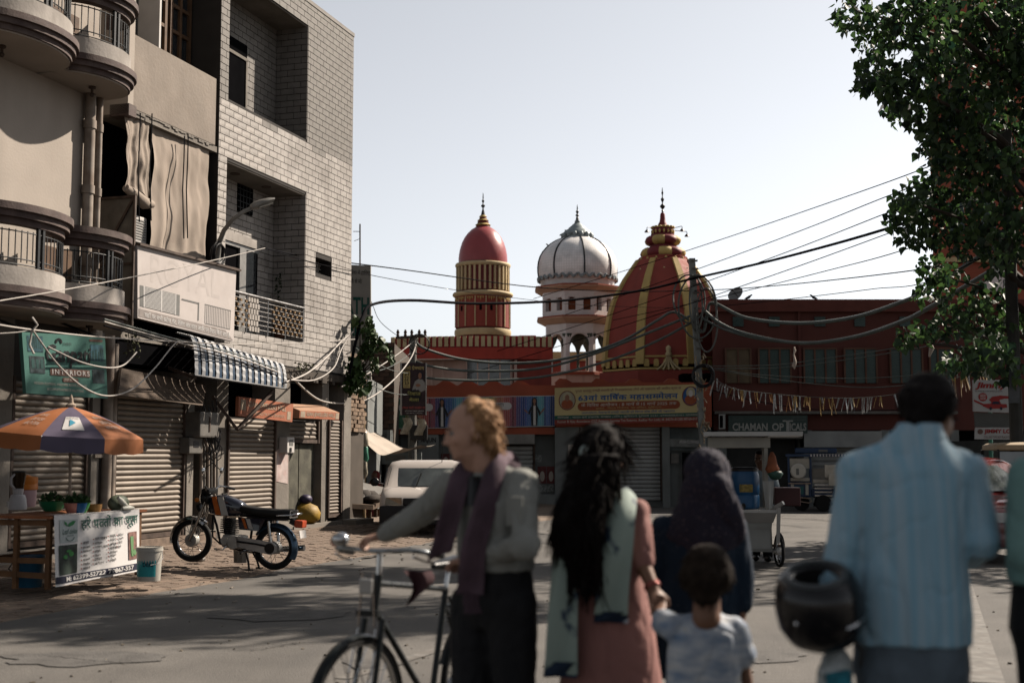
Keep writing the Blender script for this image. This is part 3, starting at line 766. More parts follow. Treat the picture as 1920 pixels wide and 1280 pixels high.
# tarpaulin curtains
TARP = mat('tarpaulin',(.42,.35,.29),.9, var=.12, scale=1.6, bump=.25, bscale=60, stain=.25, staincol=(.25,.2,.165), sscale=1.5)
def curtain(label, s0, s1, z0, z1, n0, seed, roll=False, lean=0.0):
    rr = random.Random(seed); ph = [rr.uniform(0,6) for _ in range(4)]
    def f(u, v):
        s = s1 - (s1 - s0) * u
        k = .25 + .75 * v
        d = k * (.02 * sin(u * 9 + ph[0]) + .018 * sin(u * 17 + ph[1] + v * 2) + .015 * sin(u * 31 + ph[2])) + .02 * sin(v * 13 + u * 4 + ph[3]) + .02 * noise.noise((s * 3, v * 4, seed)) + .012 * noise.noise((s * 9, v * 9, seed))
        return (s + .03 * sin(v * 5 + seed) * (1 if u in (0,1) else 0) + lean * v, n0 + d, z1 - (z1 - z0) * v - .05 * sin(u * 7 + seed) * v - .04 * abs(sin(u * 12)) * (1 - v))
    b = MB(); b.grid(44,46, f); 
    o = single('tarpaulin', label, 'tarpaulin', b, TARP,((s0 + s1) / 2, n0, z0), LF, smooth=80)
    return o
curtain('wide beige tarpaulin curtain hanging below the bare concrete parapet',5.78,7.5,4.7,6.84,-.09,3)
tr = curtain('narrow beige tarpaulin curtain half rolled up above the window air conditioner',7.55,8.24,5.62,6.84,-.08,8)
b = MB(); b.tube([(7.5,-.06,5.5),(7.75,-.03,5.47),(8.0,-.05,5.56),(8.22,-.06,5.62)], [.06,.1,.09,.06],10); part('rolled_hem', b, TARP, tr, smooth=60)
b = MB()
for (px, py) in ((262,260),(284,260),(345,300),(352,300)):
    p = LF.hit(px, py,.05); b.tube([p + Vector((0,0,.4)), p, p + Vector((.02,0,-.5)), p + Vector((-.02,.02,-1.3))],.011,5)
single('cord', 'dark tie cords hanging down over the beige tarpaulin curtains', 'cord', b, BLACKP,(7,.05,5), LF, kind='stuff')
ac = thing('air_conditioner', 'white window air conditioner in the dark gap beside the tarpaulin', 'air conditioner',(7.7,-.1,4.9), LF)
b = MB(); b.cbox(7.5,7.95,-.45,-.14,4.86,5.28,.02); part('case', b, WHITEP, ac)
b = MB()
for i in range(8): b.box(7.54,7.9,-.142,-.13,4.91 + .042 * i,4.925 + .042 * i)
part('grille', b, GREYPR, ac, kind='stuff')

# striped awning
BLUEM = mat('awning_blue',(.012,.045,.095),.45, var=.2, scale=6, stain=.3, staincol=(.1,.11,.12), sscale=4); WHM = mat('awning_white',(.44,.45,.46),.5, var=.15, scale=6, stain=.4, staincol=(.25,.25,.25), sscale=4)
bl, br_, fl, fr_ = LF.hit(328,624,.06), LF.hit(512,682,.06), LF.hit(364,703,.8), LF.hit(537,729,.8)
aw = thing('awning', 'curved blue and white striped fibreglass awning over the shutters', 'awning',(5.5,0,2.7), LF)
NS = 29
def aprof(t):                 # 0 at the wall .. 1 at the drop edge
    if t < .45: return .62 * t / .45,.13 * t / .45
    a = (t - .45) / .55 * pi / 2
    return .62 + .38 * sin(a),.13 + .87 * (1 - cos(a))
def ap(u, t, lift=0):
    k, h = aprof(t); b0 = bl.lerp(br_, u); f0 = fl.lerp(fr_, u)
    return Vector((b0.x + (f0.x - b0.x) * k, b0.y + (f0.y - b0.y) * k + lift * .7, b0.z + (f0.z - b0.z) * h + lift))
for i in range(NS):
    u0, u1 = i / NS,(i + 1) / NS; b = MB(); white = i % 2 == 0; n = 26; vs = []
    for j in range(n + 1):
        t = j / n; l = (.012 if (j % 2) else .0) + .012 if white else 0
        vs += [ap(u0 + .0015, t, l), ap(u1 - .0015, t, l), ap(u1 - .0015, t, l - .012), ap(u0 + .0015, t, l - .012)]
    fs = []
    for j in range(n):
        for k in range(4): fs.append((j * 4 + k, j * 4 + (k + 1) % 4, j * 4 + 4 + (k + 1) % 4, j * 4 + 4 + k))
    b.add(vs, fs); part('awning_strip', b, WHM if white else BLUEM, aw)
for q in ((LF.hit(398,742,.1), LF.hit(445,805,.5)),(LF.hit(445,805,.5), LF.hit(512,732,.72)),(LF.hit(318,690,.05), LF.hit(366,708,.76))):
    b = MB(); b.bar(*q,.05); part('brace', b, RUST, aw)
b = MB(); b.tube([ap(0,1), ap(1,1)],.018,6); part('edge_bar', b, IRON, aw)

# brown board over the first big shutter
q = lb([(228,690),(388,722),(380,760),(222,740)], [.15,.2,.55,.5])
single('sign_board', 'faded brown blank board leaning out above the wide steel shutter', 'board', q.slab(.04), mat('brown_board',(.12,.085,.06),.85, var=.35, scale=4, bump=.15, stain=.3), q.p(.5,1), LF)
# orange jeweller signs
ORS = mat('sign_orange',(.46,.15,.075),.6, var=.15, scale=3, stain=.35, staincol=(.3,.2,.14), sscale=3)
FDL = mat('faded_letters',(.42,.33,.24),.7, var=.2, scale=9)
O1 = lb([(448,743),(550,757),(548,791),(447,779)],.42)
o1 = thing('shop_sign', 'faded orange shop board with worn cream letters below the awning', 'sign', O1.p(.5,1), LF)
part('panel', O1.slab(.06), ORS, o1)
part('lettering', O1.text('GIAN JEWELLERS HALL',.16,.18,.86,.55,.008, bold=.02), FDL, o1)
b = O1.text('SPECIALIST IN GOLD ORNAMENTS',.28,.68,.84,.84,.008); O1.rect(.03,.12,.12,.68,.005, b); O1.rect(.89,.45,.96,.9,.005, b); part('print_detail', b, FDL, o1)
O2 = lb([(562,769),(636,773),(635,787),(561,783)],.5)
o2 = thing('shop_sign', 'orange boxed shop sign hood beside the faded orange board', 'sign', O2.p(.5,1), LF)
tb = [LF.hit(556,757,.12), LF.hit(632,763,.12)]
b = MB(); b.prism([O2.bl, O2.tl, Vector((O2.tl.x, tb[0].y, O2.tl.z + .14)), Vector((O2.tl.x, tb[0].y, O2.bl.z - .0))], O2.tr - O2.tl); part('hood', b, mat('hood_tan',(.46,.27,.17),.6, var=.15), o2)
part('panel', O2.rect(0,0,1,1,.004), ORS, o2)
b = O2.text('GIAN JEWELLERS HALL',.16,.15,.88,.85,.01, bold=.02); O2.rect(.02,.1,.13,.9,.008, b); O2.rect(.9,.1,.99,.9,.008, b); part('lettering', b, FDL, o2)

# street lamp on the house front
sl_ = thing('street_lamp', 'grey street lamp on a curved arm fixed to the tiled building', 'street lamp', LF.hit(407,478,.1), LF)
pts = [LF.hit(407,490,.08), LF.hit(411,455,.12), LF.hit(420,432,.25), LF.hit(436,412,.45), LF.hit(456,397,.6), LF.hit(476,388,.72)]
LAMPM = mat('lamp_grey',(.30,.29,.27),.5, var=.2, scale=6, metal=.3)
b = MB(); b.tube(pts, [.05,.045,.04,.036,.034,.034],10); part('arm', b, LAMPM, sl_, smooth=60)
a, c = LF.hit(470,388,.70), LF.hit(513,374,.98); d = (c - a); e = Vector((0,0,1)).cross(d).normalized()
b = MB()
rings = []
for t, w_, h_ in ((0,.05,.05),(.15,.07,.07),(.4,.12,.075),(.75,.13,.06),(1,.08,.03)):
    p = a + d * t; rings.append([p + e * (w_ * cos(k)) + Vector((0,0, h_ * sin(k))) for k in [2 * pi * i / 12 for i in range(12)]])
b.loft(rings); lh = part('lamp_head', b, LAMPM, sl_, smooth=50)
b = MB(); b.obox(a + d * .62 - Vector((0,0,.062)), d * .3, e * .095, Vector((0,0,.012))); part('lens', b, mat('lamp_lens',(.5,.47,.4),.25, var=.1), lh)
b = MB()
for i in range(9): b.torus(LF.hit(404,476,.06) + Vector((R.uniform(-.03,.03), R.uniform(0,.09), R.uniform(-.03,.03))),(R.uniform(-.15,.15),1, R.uniform(-.15,.15)),.17 + R.uniform(-.04,.04),.014,22,5)
single('cable_coil', 'thick coil of black cable hanging on the wall under the lamp arm', 'cable coil', b, BLACKP, LF.hit(404,498,.06), LF, smooth=60)

# electric boxes, meters, conduits between the shutters
GREYBOX = mat('box_grey',(.16,.15,.135),.6, var=.25, scale=6, stain=.4, staincol=(.09,.06,.045))
p = LF.hit(369,820,.12); b = MB(); b.cbox(p.x - .42, p.x + .2,-.05,.3, p.z, p.z + .42,.03)
eb = thing('electric_box', 'big dark grey electric box on the wall beside the wide shutter', 'electric box', p, LF); part('case', b, GREYBOX, eb)
b = MB(); b.box(p.x - .1, p.x - .07,.3,.315, p.z + .1, p.z + .34); part('latch', b, RUST, eb)
p = LF.hit(358,850,.1); b = MB(); b.cbox(p.x - .22, p.x + .18,-.02,.18, p.z, p.z + .26,.02)
mb_ = thing('electric_meter', 'small grey meter box under the dark electric box', 'electric meter', p, LF); part('case', b, GREYBOX, mb_)
b = MB(); b.box(p.x - .1, p.x + .06,.18,.186, p.z + .1, p.z + .2); part('dial', b, BLACKP, mb_)
p = LF.hit(536,849,.06); em = thing('electric_meter', 'pale meter box on the pillar with the torn poster', 'electric meter', p, LF)
b = MB(); b.cbox(p.x - .16, p.x + .14,-.02,.16, p.z, p.z + .3,.02); part('case', b, WHITEP, em)
b = MB(); b.box(p.x - .09, p.x + .06,.16,.166, p.z + .14, p.z + .25); part('dial', b, GREYPR, em); b = MB(); b.box(p.x - .02, p.x + .05,.16,.172, p.z + .02, p.z + .1); part('seal', b, BLACKP, em)
for i,(px, r) in enumerate(((377,.03),(383,.022),(390,.028),(396,.02),(402,.024),(407,.018))):
    t0, t1 = LF.hit(px,835 + 4 * i,.06), LF.hit(px,962,.06); b = MB(); b.tube([t0 + Vector((.12,0,.2)), t0, t1], r,8)
    single('conduit', ['thick grey', 'thin grey', 'wide pale', 'narrow', 'rusty', 'slim outer'][i] + ' conduit pipe in the row beside the meter boxes', 'pipe', b, [PIPE, GREYBOX][i % 2], t1, LF, group='conduit pipes beside the meter boxes', smooth=60)
b = MB()
for i in range(12):
    a_ = LF.hit(R.uniform(366,410), R.uniform(740,800),.2); c_ = LF.hit(R.uniform(366,415), R.uniform(820,880),.2)
    m_ = (a_ + c_) / 2 + Vector((R.uniform(-.25,.25), R.uniform(0,.15),-.2)); b.tube([a_, a_.lerp(m_,.5) + Vector((.03,0,-.05)), m_, m_.lerp(c_,.5) + Vector((0,.02,-.06)), c_],.009,5)
single('loose_wires', 'tangle of loose dark wires hanging around the meter boxes', 'wires', b, BLACKP, LF.hit(390,880,.2), LF, kind='stuff')
# ================================================================== temple, its towers and the shops in front
RED = mat('temple_red',(0.403,0.079,0.056),.75, var=.14, scale=1.2, stain=.2, staincol=(.13,.04,.035), sscale=.8, streak=.25, streakscale=(2,2,.4))
BRICKRED = mat('temple_orange',(0.45,0.112,0.06),.8, var=.14, scale=1.2, stain=.25, staincol=(.18,.06,.04), sscale=.7)
MAROON = mat('temple_maroon',(0.248,0.038,0.045),.6, var=.12, scale=2)
YEL = mat('temple_yellow',(0.702,0.499,0.176),.65, var=.12, scale=3, stain=.2, staincol=(.35,.24,.1))
YPALE = mat('temple_cream',(0.743,0.581,0.324),.7, var=.12, scale=3, stain=.2, staincol=(.4,.3,.18))
PINKW = mat('temple_pink',(0.797,0.551,0.45),.8, var=.08, scale=1.5, streak=.2)
WTILE = mat('temple_white_tile',(0.9,0.84,0.81),.35, var=.1, scale=3, stain=.2, staincol=(.42,.4,.39), sscale=2)
SILV = mat('silver_paint',(0.36,0.42,0.435),.5, var=.35, scale=5, metal=.2)
DKMET = mat('dark_finial',(.06,.06,.065),.4, var=.2, metal=.5)
def TY(Y):     # px per metre and row -> z at distance Y
    k = FPX / Y; return k,(lambda y: (at(960, y, Y)).z),(lambda x: (x - CX) / k)
def domes(c, prof, k, z, n, m, nm, parent, smooth=50, ph=0.0):
    b = MB(); b.lathe([(max(.01, hw / k), z(y)) for hw, y in prof], c, n, ph); return part(nm, b, m, parent, smooth)

# --- round tower with the bullet dome
k, z, x = TY(52); c = (x(905),52,0)
t1 = thing('temple_tower', 'round maroon temple tower with bullet dome and cream colonnade', 'tower',(c[0], c[1], z(634)))
domes(c, [(47,640),(47,612)], k, z,40, MAROON, 'base', t1)
domes(c, [(48,631),(52,631),(53.5,627),(53.5,622),(52.5,619),(48,618)], k, z,48, YPALE, 'base_ring', t1)
domes(c, [(51.5,616),(51.5,557)], k, z,48, RED, 'lower_drum', t1)
domes(c, [(48,559),(54,558),(57,555.5),(57.3,553),(56,550.5),(50,549)], k, z,48, YPALE, 'middle_ring', t1)
domes(c, [(47,548),(47,500)], k, z,48, MAROON, 'upper_drum', t1)
domes(c, [(47,503),(51,502.5),(52.5,500),(52.5,497.5),(51,495.5),(46,495)], k, z,48, YPALE, 'upper_ring', t1)
domes(c, [(46,494),(46.3,487),(45.6,478),(43.5,467),(40,456),(35,446),(29,438),(22,431),(15,427)], k, z,48, mat('dome_red',(0.45,0.098,0.105),.38, var=.08, scale=2), 'dome', t1)
for i in range(32):
    a = 2 * pi * (i + .5) / 32; b = MB(); p = Vector((c[0] + 48.5 / k * cos(a), c[1] + 48.5 / k * sin(a),0)); r = Vector((cos(a), sin(a),0)); q = Vector((-sin(a), cos(a),0))
    b.obox(p + Vector((0,0,(z(547) + z(503)) / 2)), r * .05, q * .042, Vector((0,0,(z(503) - z(547)) / 2))); part('pilaster', b, YPALE, t1)
for i in range(16):
    a = 2 * pi * (i + .35) / 16; r = Vector((cos(a), sin(a),0)); q = Vector((-sin(a), cos(a),0)); p = Vector((c[0], c[1],0)) + r * (51.5 / k)
    b = MB(); b.obox(p + Vector((0,0,(z(615) + z(560)) / 2)), r * .03, q * .022, Vector((0,0,(z(560) - z(615)) / 2))); part('pilaster', b, YPALE, t1)
    a += pi / 16; r = Vector((cos(a), sin(a),0)); q = Vector((-sin(a), cos(a),0)); p = Vector((c[0], c[1],0)) + r * (51.5 / k)
    b = MB()
    for j in (-1,0,1): b.prism([p + q * (.1 * j - .04) + Vector((0,0, z(561))), p + q * (.1 * j + .04) + Vector((0,0, z(561))), p + q * (.1 * j) + Vector((0,0, z(566 if j else 569)))], r * .03)
    part('bracket', b, YEL, t1)
    if i % 3 == 0 or i in (11,12):
        b = MB(); b.obox(p + Vector((0,0, z(582))), r * .01, q * .05, Vector((0,0,.1))); part('window', b, SHADEBLK, t1)
for hw0, hw1, y0, y1, m in ((19,17,434,428, YEL),(15,14,428,424, MAROON),(15,13,424,419, YEL),(11,11,419,415, MAROON),(11,9,415,411, YEL),(7.5,7,411,408, MAROON),(7.5,6.5,408,404, YEL)):
    domes(c, [(hw0 * .85, y0),(hw0,(y0 * 2 + y1) / 3),(hw1,(y0 + 2 * y1) / 3),(hw1 * .8, y1)], k, z,20, m, 'finial_ring', t1)
domes(c, [(4.5,405),(3,398),(1.2,391),(1.2,390),(3.8,387),(3.8,385),(1.2,383),(1,380),(2.4,378),(2.4,376),(.8,374),(1.2,370),(.2,362)], k, z,12, DKMET, 'finial', t1)

# --- white octagonal pavilion with the tiled dome
k, z, x = TY(50); c = (x(1084),50,0); o8 = pi / 8
t2 = thing('temple_tower', 'white octagonal temple pavilion with ribbed tiled dome and arched openings', 'tower',(c[0], c[1], z(735)))
domes(c, [(66,760),(66,700)], k, z,8, PINKW, 'plinth', t2,20, o8)
domes(c, [(70,706),(70,701)], k, z,8, BRICKRED, 'sill', t2,20, o8)
AP = 66.0
ov = lambda r, a: Vector((c[0] + r / k * cos(a), c[1] + r / k * sin(a),0))
def octwall(ap, y0, y1, opens, m, name, arch=False, thick=.22):
    """eight wall panels of an octagon, each with openings (u0,u1,ytop,ybottom) in px from the middle of the face"""
    for i in range(8):
        a = i * pi / 4 + pi / 4 * 0 - pi / 2; r = Vector((cos(a), sin(a),0)); q = Vector((-sin(a), cos(a),0)); mid = ov(ap, a); hwd = ap * math.tan(pi / 8)
        b = MB()
        def bx(u0, u1, ya, yb):
            p = mid + q * ((u0 + u1) / 2 / k) + r * (-thick / 2) + Vector((0,0,(z(ya) + z(yb)) / 2)); b.obox(p, q * ((u1 - u0) / 2 / k), r * (thick / 2), Vector((0,0,(z(yb) - z(ya)) / 2)))
        us = sorted(opens); cur = -hwd
        for (u0, u1, yt, yb) in us:
            bx(cur, u0, y0, y1); bx(u0, u1, yt, y1) if yt > y1 + .1 else None
            if yb < y0 - .1: bx(u0, u1, y0, yb)
            if arch:          # scalloped spandrels
                rad = (u1 - u0) / 2; um = (u0 + u1) / 2
                for sgn in (-1,1):
                    pts = [(um + sgn * rad, yt)] + [(um + sgn * rad * sin(t), yt + rad * 1.15 * (1 - cos(t))) for t in [pi / 2 * j / 8 for j in range(9)]]
                    if arch == 2: pts = [(um + sgn * rad, yt)] + [(um, yt)] + [(um + sgn * rad * (.2 + .8 * j / 6) - sgn * .35 * (j % 2), yt + 4 + 26 * (j / 6) ** 1.6 + 2.5 * (j % 2)) for j in range(7)]
                    b.prism([mid + q * (u / k) + r * (-.03) + Vector((0,0, z(y))) for u, y in pts], r * (-thick * .8))
            cur = u1
        bx(cur, hwd, y0, y1); part(name, b, m, t2)
octwall(60,703,612, [(-18,18,630,703)], WTILE, 'arcade_panel', arch=1)
domes(c, [(2.5,703),(2.5,662),(6,650),(15,638),(19,632),(19,612)], k, z,12, mat('capital_dark',(.09,.11,.09),.7, var=.2), 'central_column', t2)
for i in range(8):
    a = i * pi / 4 + pi / 8 - pi / 2; b = MB(); p = ov(54, a); b.lathe([(.05, z(703)),(.05, z(655)),(.2, z(640)),(.24, z(632)),(.24, z(630))],(p.x, p.y,0),8); part('capital', b, MATS['capital_dark'], t2)
domes(c, [(40,703),(40,697)], k, z,8, PINKW, 'floor', t2,20, o8)
domes(c, [(62,612),(64,611),(82,602),(82,599),(64,597)], k, z,8, mat('eave_peach',(0.784,0.532,0.378),.75, var=.1), 'eave', t2,20, o8)
domes(c, [(82.5,600.5),(82.5,598),(64,596)], k, z,8, BRICKRED, 'eave_edge', t2,20, o8)
octwall(66,598,553, [(-21,-7,564,588),(7,21,564,588)], WTILE, 'drum_panel', arch=1, thick=.2)
domes(c, [(60,598),(60,553)], k, z,8, mat('panel_orange',(.36,.10,.035),.7, var=.15), 'inner_drum', t2,20, o8)
domes(c, [(66,556),(68,555),(86,545),(86,542),(66,539)], k, z,8, MATS['eave_peach'], 'eave', t2,20, o8)
domes(c, [(86.5,543.5),(86.5,541),(66,538)], k, z,8, BRICKRED, 'eave_edge', t2,20, o8)
domes(c, [(70,541),(70,528)], k, z,48, WTILE, 'dome_base', t2)
DOME = [(70,530),(73.5,522),(75,512),(75.2,503),(74,493),(71,483),(66,474),(59,466),(50,458),(40,452),(28,447)]
bd = domes(c, DOME, k, z,64, None, 'dome', t2)
m = bpy.data.materials.new('dome_tile'); m.use_nodes = True; tN = m.node_tree; bs = tN.nodes['Principled BSDF']
tc_ = tN.nodes.new('ShaderNodeTexCoord'); sx = tN.nodes.new('ShaderNodeSeparateXYZ'); tN.links.new(tc_.outputs['Object'], sx.inputs[0])
def mth(op, a, b=None):
    n = tN.nodes.new('ShaderNodeMath'); n.operation = op
    for i, q in enumerate((a, b)):
        if q is None: continue
        if isinstance(q,(int, float)): n.inputs[i].default_value = q
        else: tN.links.new(q, n.inputs[i])
    return n.outputs[0]
an = mth('FRACT', mth('MULTIPLY', mth('ARCTAN2', sx.outputs[1], sx.outputs[0]),96 / (2 * pi))); zz = mth('FRACT', mth('MULTIPLY', sx.outputs[2],9.5))
ln = mth('MAXIMUM', mth('LESS_THAN', an,.14), mth('LESS_THAN', zz,.14))
nz = tN.nodes.new('ShaderNodeTexNoise'); nz.inputs['Scale'].default_value = 2.2; nz.inputs['Detail'].default_value = 8; tN.links.new(tc_.outputs['Object'], nz.inputs['Vector'])
rp = tN.nodes.new('ShaderNodeValToRGB'); rp.color_ramp.elements[0].position = .4; rp.color_ramp.elements[1].position = .72; rp.color_ramp.elements[0].color = K3(1.15,1.12,1.10); rp.color_ramp.elements[1].color = K3(.70,.70,.70); tN.links.new(nz.outputs[0], rp.inputs[0])
mx = tN.nodes.new('ShaderNodeMix'); mx.data_type = 'RGBA'; mx.inputs[7].default_value = K3(.62,.61,.61); tN.links.new(mth('MULTIPLY', ln,.55), mx.inputs[0]); tN.links.new(rp.outputs[0], mx.inputs[6]); tN.links.new(mx.outputs[2], bs.inputs['Base Color']); bs.inputs['Roughness'].default_value = .55; bs.inputs['Specular IOR Level'].default_value = .3
bd.data.materials.clear(); bd.data.materials.append(m)
for i in range(8):
    a = i * pi / 4 - pi / 2 + .12; b = MB(); b.tube([(c[0] + (hw + .6) / k * cos(a), c[1] + (hw + .6) / k * sin(a), z(y)) for hw, y in DOME[1:]],.035,6); part('dome_rib', b, DKMET, t2, smooth=60)
b = MB()
pts = []
for i in range(193):
    a = 2 * pi * i / 192; y = 525 + 3.2 * sin(i * pi / 3); pts.append((c[0] + 74.6 / k * cos(a), c[1] + 74.6 / k * sin(a), z(y)))
b.tube(pts,.05,5); part('scallop_band', b, SILV, t2)
domes(c, [(31,453),(31,449),(26,444),(28,440),(24,433),(18,430),(17,428),(12,424),(9,421),(5,418),(5.5,417),(4,413)], k, z,24, SILV, 'lotus_cap', t2)
b = MB()
for i in range(14):
    a = 2 * pi * i / 14; b.ball((c[0] + 27 / k * cos(a), c[1] + 27 / k * sin(a), z(443)),.09,.09,.14,8,6)
part('petals', b, SILV, t2, smooth=60, kind='stuff')
domes(c, [(3.5,416),(2.5,408),(1,406),(3.4,405),(3.4,403),(1,401),(2.8,398),(2.8,396),(.9,394),(1.3,392),(.2,384)], k, z,12, DKMET, 'finial', t2)
# birds on the dome
BIRD = mat('bird_grey',(.05,.055,.065),.7, var=.2)
for i,(px, py, fl_) in enumerate(((1031,463,0),(1050,458,0),(1064,462,0),(1055,440,0),(1066,437,0),(1037,538,0))):
    Yb = 50.2; p = at(px, py, Yb); b = MB(); sg = 1 if i % 2 else -1
    b.loft([b.ring(p + Vector((sg * t,0, h)),(sg,0,.35), r,8) for t, h, r in ((-.13,-.03,.012),(-.06,-.005,.04),(.03,.03,.05),(.09,.07,.03),(.11,.10,.034),(.135,.12,.02),(.165,.115,.004))])
    b.cyl(p + Vector((0,.01,0)), p + Vector((0,.01,-.07)),.006, n=4)
    single('bird', ['lowest of the pigeons perched high on the slope of the white dome', 'pigeon perched just below the silver cap of the white dome', 'pigeon standing on the dome tiles by the black rib', 'pigeon perched on the outer petals of the silver cap', 'topmost pigeon perched on the silver cap', 'pigeon sitting on the upper eave under the white dome'][i], 'bird', b, BIRD, p - Vector((0,0,.07)), group='pigeons on the white dome', smooth=60)

# the hall goes on behind the pavilion
b = MB(); b.box(x(1010), x(1180),54,55,0, z(662)); part('back_wall', b, RED, t2); b = MB(); b.box(x(1010), x(1180),53.9,55, z(662), z(644)); part('back_parapet', b, YPALE, t2)
# --- curved red shikhara
k, z, x = TY(46); c = (x(1246),46,0)
t3 = thing('temple_tower', 'tall curved red temple spire with yellow ribs and striped round crown', 'tower',(c[0], c[1], z(740)))
PR3 = [(112,690),(111,675),(109,650),(106,620),(101,593),(94,570),(84,548),(72,526),(60,508),(48,490),(40,488)]
o8s = pi / 8 - .09
domes(c, [(q[0] / cos(pi / 8), q[1]) for q in PR3], k, z,8, RED, 'spire', t3,25, o8s)
for i in range(8):
    a = o8s + i * pi / 4; b = MB(); rings = []
    r = Vector((cos(a), sin(a),0)); q = Vector((-sin(a), cos(a),0))
    for hw, y in PR3[:-1]:
        p = Vector((c[0], c[1], z(y))) + r * (hw / cos(pi / 8) / k); w_ = .055 + .095 * hw / 110
        rings.append([p - q * w_ - r * .06, p - q * w_ + r * .05, p + q * w_ + r * .05, p + q * w_ - r * .06])
    b.loft(rings); part('rib', b, YEL, t3)
    a += pi / 8; r = Vector((cos(a), sin(a),0)); q = Vector((-sin(a), cos(a),0)); p = Vector((c[0], c[1], z(510))) + r * (57.5 / k); up = Vector((0,0,1)) - r * -.0
    tl = (r * -.55 + Vector((0,0,1))).normalized(); b = MB()
    for e in range(4):
        dd = (q, tl,-q,-tl)[e]; s_ = (tl,-q,-tl, q)[e]; b.prism([p + dd * .04 + s_ * .05, p + dd * .15, p + dd * .04 - s_ * .05, p], r * .06)
    b.cyl(p, p + r * .08,.035, n=8); part('rosette', b, YPALE, t3)
for y, hw in ((676,113),(698,115)):
    domes(c, [((hw - 5) / cos(pi / 8), y + 2.5),(hw / cos(pi / 8), y + 1.5),(hw / cos(pi / 8), y - 1.5),((hw - 5) / cos(pi / 8), y - 2.5)], k, z,8, YEL, 'moulding', t3,25, o8s)
for i in range(8):
    a = o8s + pi / 8 + i * pi / 4; r = Vector((cos(a), sin(a),0)); q = Vector((-sin(a), cos(a),0))
    for j in range(-2,3):
        p = Vector((c[0], c[1], z(694))) + r * (112 / k) + q * (j * .33); b = MB(); h = z(680) - z(694)
        b.prism([p + q * -.09, p + q * .09, p + q * .09 + Vector((0,0, h * .7)), p + q * .06 + Vector((0,0, h * .92)), p + Vector((0,0, h)), p + q * -.06 + Vector((0,0, h * .92)), p + q * -.09 + Vector((0,0, h * .7))], r * .05)
        part('niche', b, YEL, t3)
a = -pi / 2 - .05; r = Vector((cos(a), sin(a),0)); q = Vector((-sin(a), cos(a),0)); p = Vector((c[0], c[1],0)) + r * (116 / k)
b = MB()
for j in (-2,-1,0,1,2):
    b.tube([p + q * (.015 * j) + Vector((0,0, z(672))), p + q * (.05 * j) + Vector((0,0, z(685))), p + q * (.12 * j) + Vector((0,0, z(694))), p + q * (.2 * j) + r * .1 + Vector((0,0, z(701)))], [.03,.035,.04,.03],6)
b.lathe([(.1, z(676)),(.12, z(672)),(.07, z(668)),(.1, z(664)),(.09, z(660)),(.02, z(657))],(p.x, p.y,0),12); part('flared_shrine', b, YPALE, t3, smooth=60, kind='stuff')
domes(c, [(130,760),(130,702),(118,699)], k, z,8, RED, 'podium', t3,20, o8s)
domes(c, [(46,491),(46,484),(38,482)], k, z,24, RED, 'neck', t3)
for i in range(16):
    a = 2 * pi * i / 16; b = MB(); r = Vector((cos(a), sin(a),0)); b.ball(Vector((c[0], c[1], z(490))) + r * (46 / k),.05,.05,.10,8,5); part('tassel', b, YEL, t3, smooth=60)
def amalaka(hw, y0, y1, n):
    for i in range(n):
        a0 = 2 * pi * i / n; b = MB(); rings = []
        for j in range(7):
            a = a0 + 2 * pi / n * j / 6; bul = 1 + .07 * sin(pi * j / 6)
            ym = (y0 + y1) / 2; rings.append([Vector((c[0] + (hw - 11 + 11 * cos(t)) * bul / k * cos(a), c[1] + (hw - 11 + 11 * cos(t)) * bul / k * sin(a), z(ym) + (z(y1) - z(y0)) / 2 * sin(t))) for t in [2 * pi * q_ / 10 for q_ in range(10)]])
        b.loft(rings); part('crown_lobe', b, YEL if i % 2 else MAROON, t3, smooth=60)
amalaka(41,486,466,10); amalaka(33,461,443,8)
domes(c, [(26,468),(24,459)], k, z,20, MAROON, 'collar', t3); domes(c, [(22,444),(22,440)], k, z,20, MAROON, 'collar', t3)
domes(c, [(14,443),(19,438),(21,433),(19,428),(12,427)], k, z,20, MAROON, 'lotus', t3)
b = MB()
for i in range(16):
    a = 2 * pi * i / 16; r = Vector((cos(a), sin(a),0)); b.ball(Vector((c[0], c[1], z(427))) + r * (19.5 / k),.08,.08,.05,6,4); b.ball(Vector((c[0], c[1], z(435))) + r * (20.5 / k),.04,.04,.09,6,4)
part('petals', b, YEL, t3, smooth=60, kind='stuff')
domes(c, [(11,427),(9,421),(6,416),(5,410),(4.5,402),(3,399)], k, z,16, MAROON, 'bell', t3)
domes(c, [(1.2,400),(1.2,398),(2.8,396),(1,393),(5,388),(5,386),(1.2,382),(1.2,379),(3.2,375),(3.2,373),(1,370),(1,366),(2,362),(1.2,359),(.2,352)], k, z,12, DKMET, 'finial', t3)
for i,(px, py) in enumerate(((1213,432),(1221,444),(1279,430),(1288,440))):
    p = at(px, py,47.2 + .3 * (i % 2)); b = MB(); q = at(1238 if i < 2 else 1262,428 + 4 * (i % 2),47.6); b.tube([q,(p.x + (.02 if i < 2 else -.02), p.y, p.z + .12), p + Vector((0,0,.1)), p + Vector((0,0,.02))],.014,5); b.lathe([(.02,.03),(.06,.0),(.1,-.07)], p,10)
    part('floodlight', b, DKMET, t3)

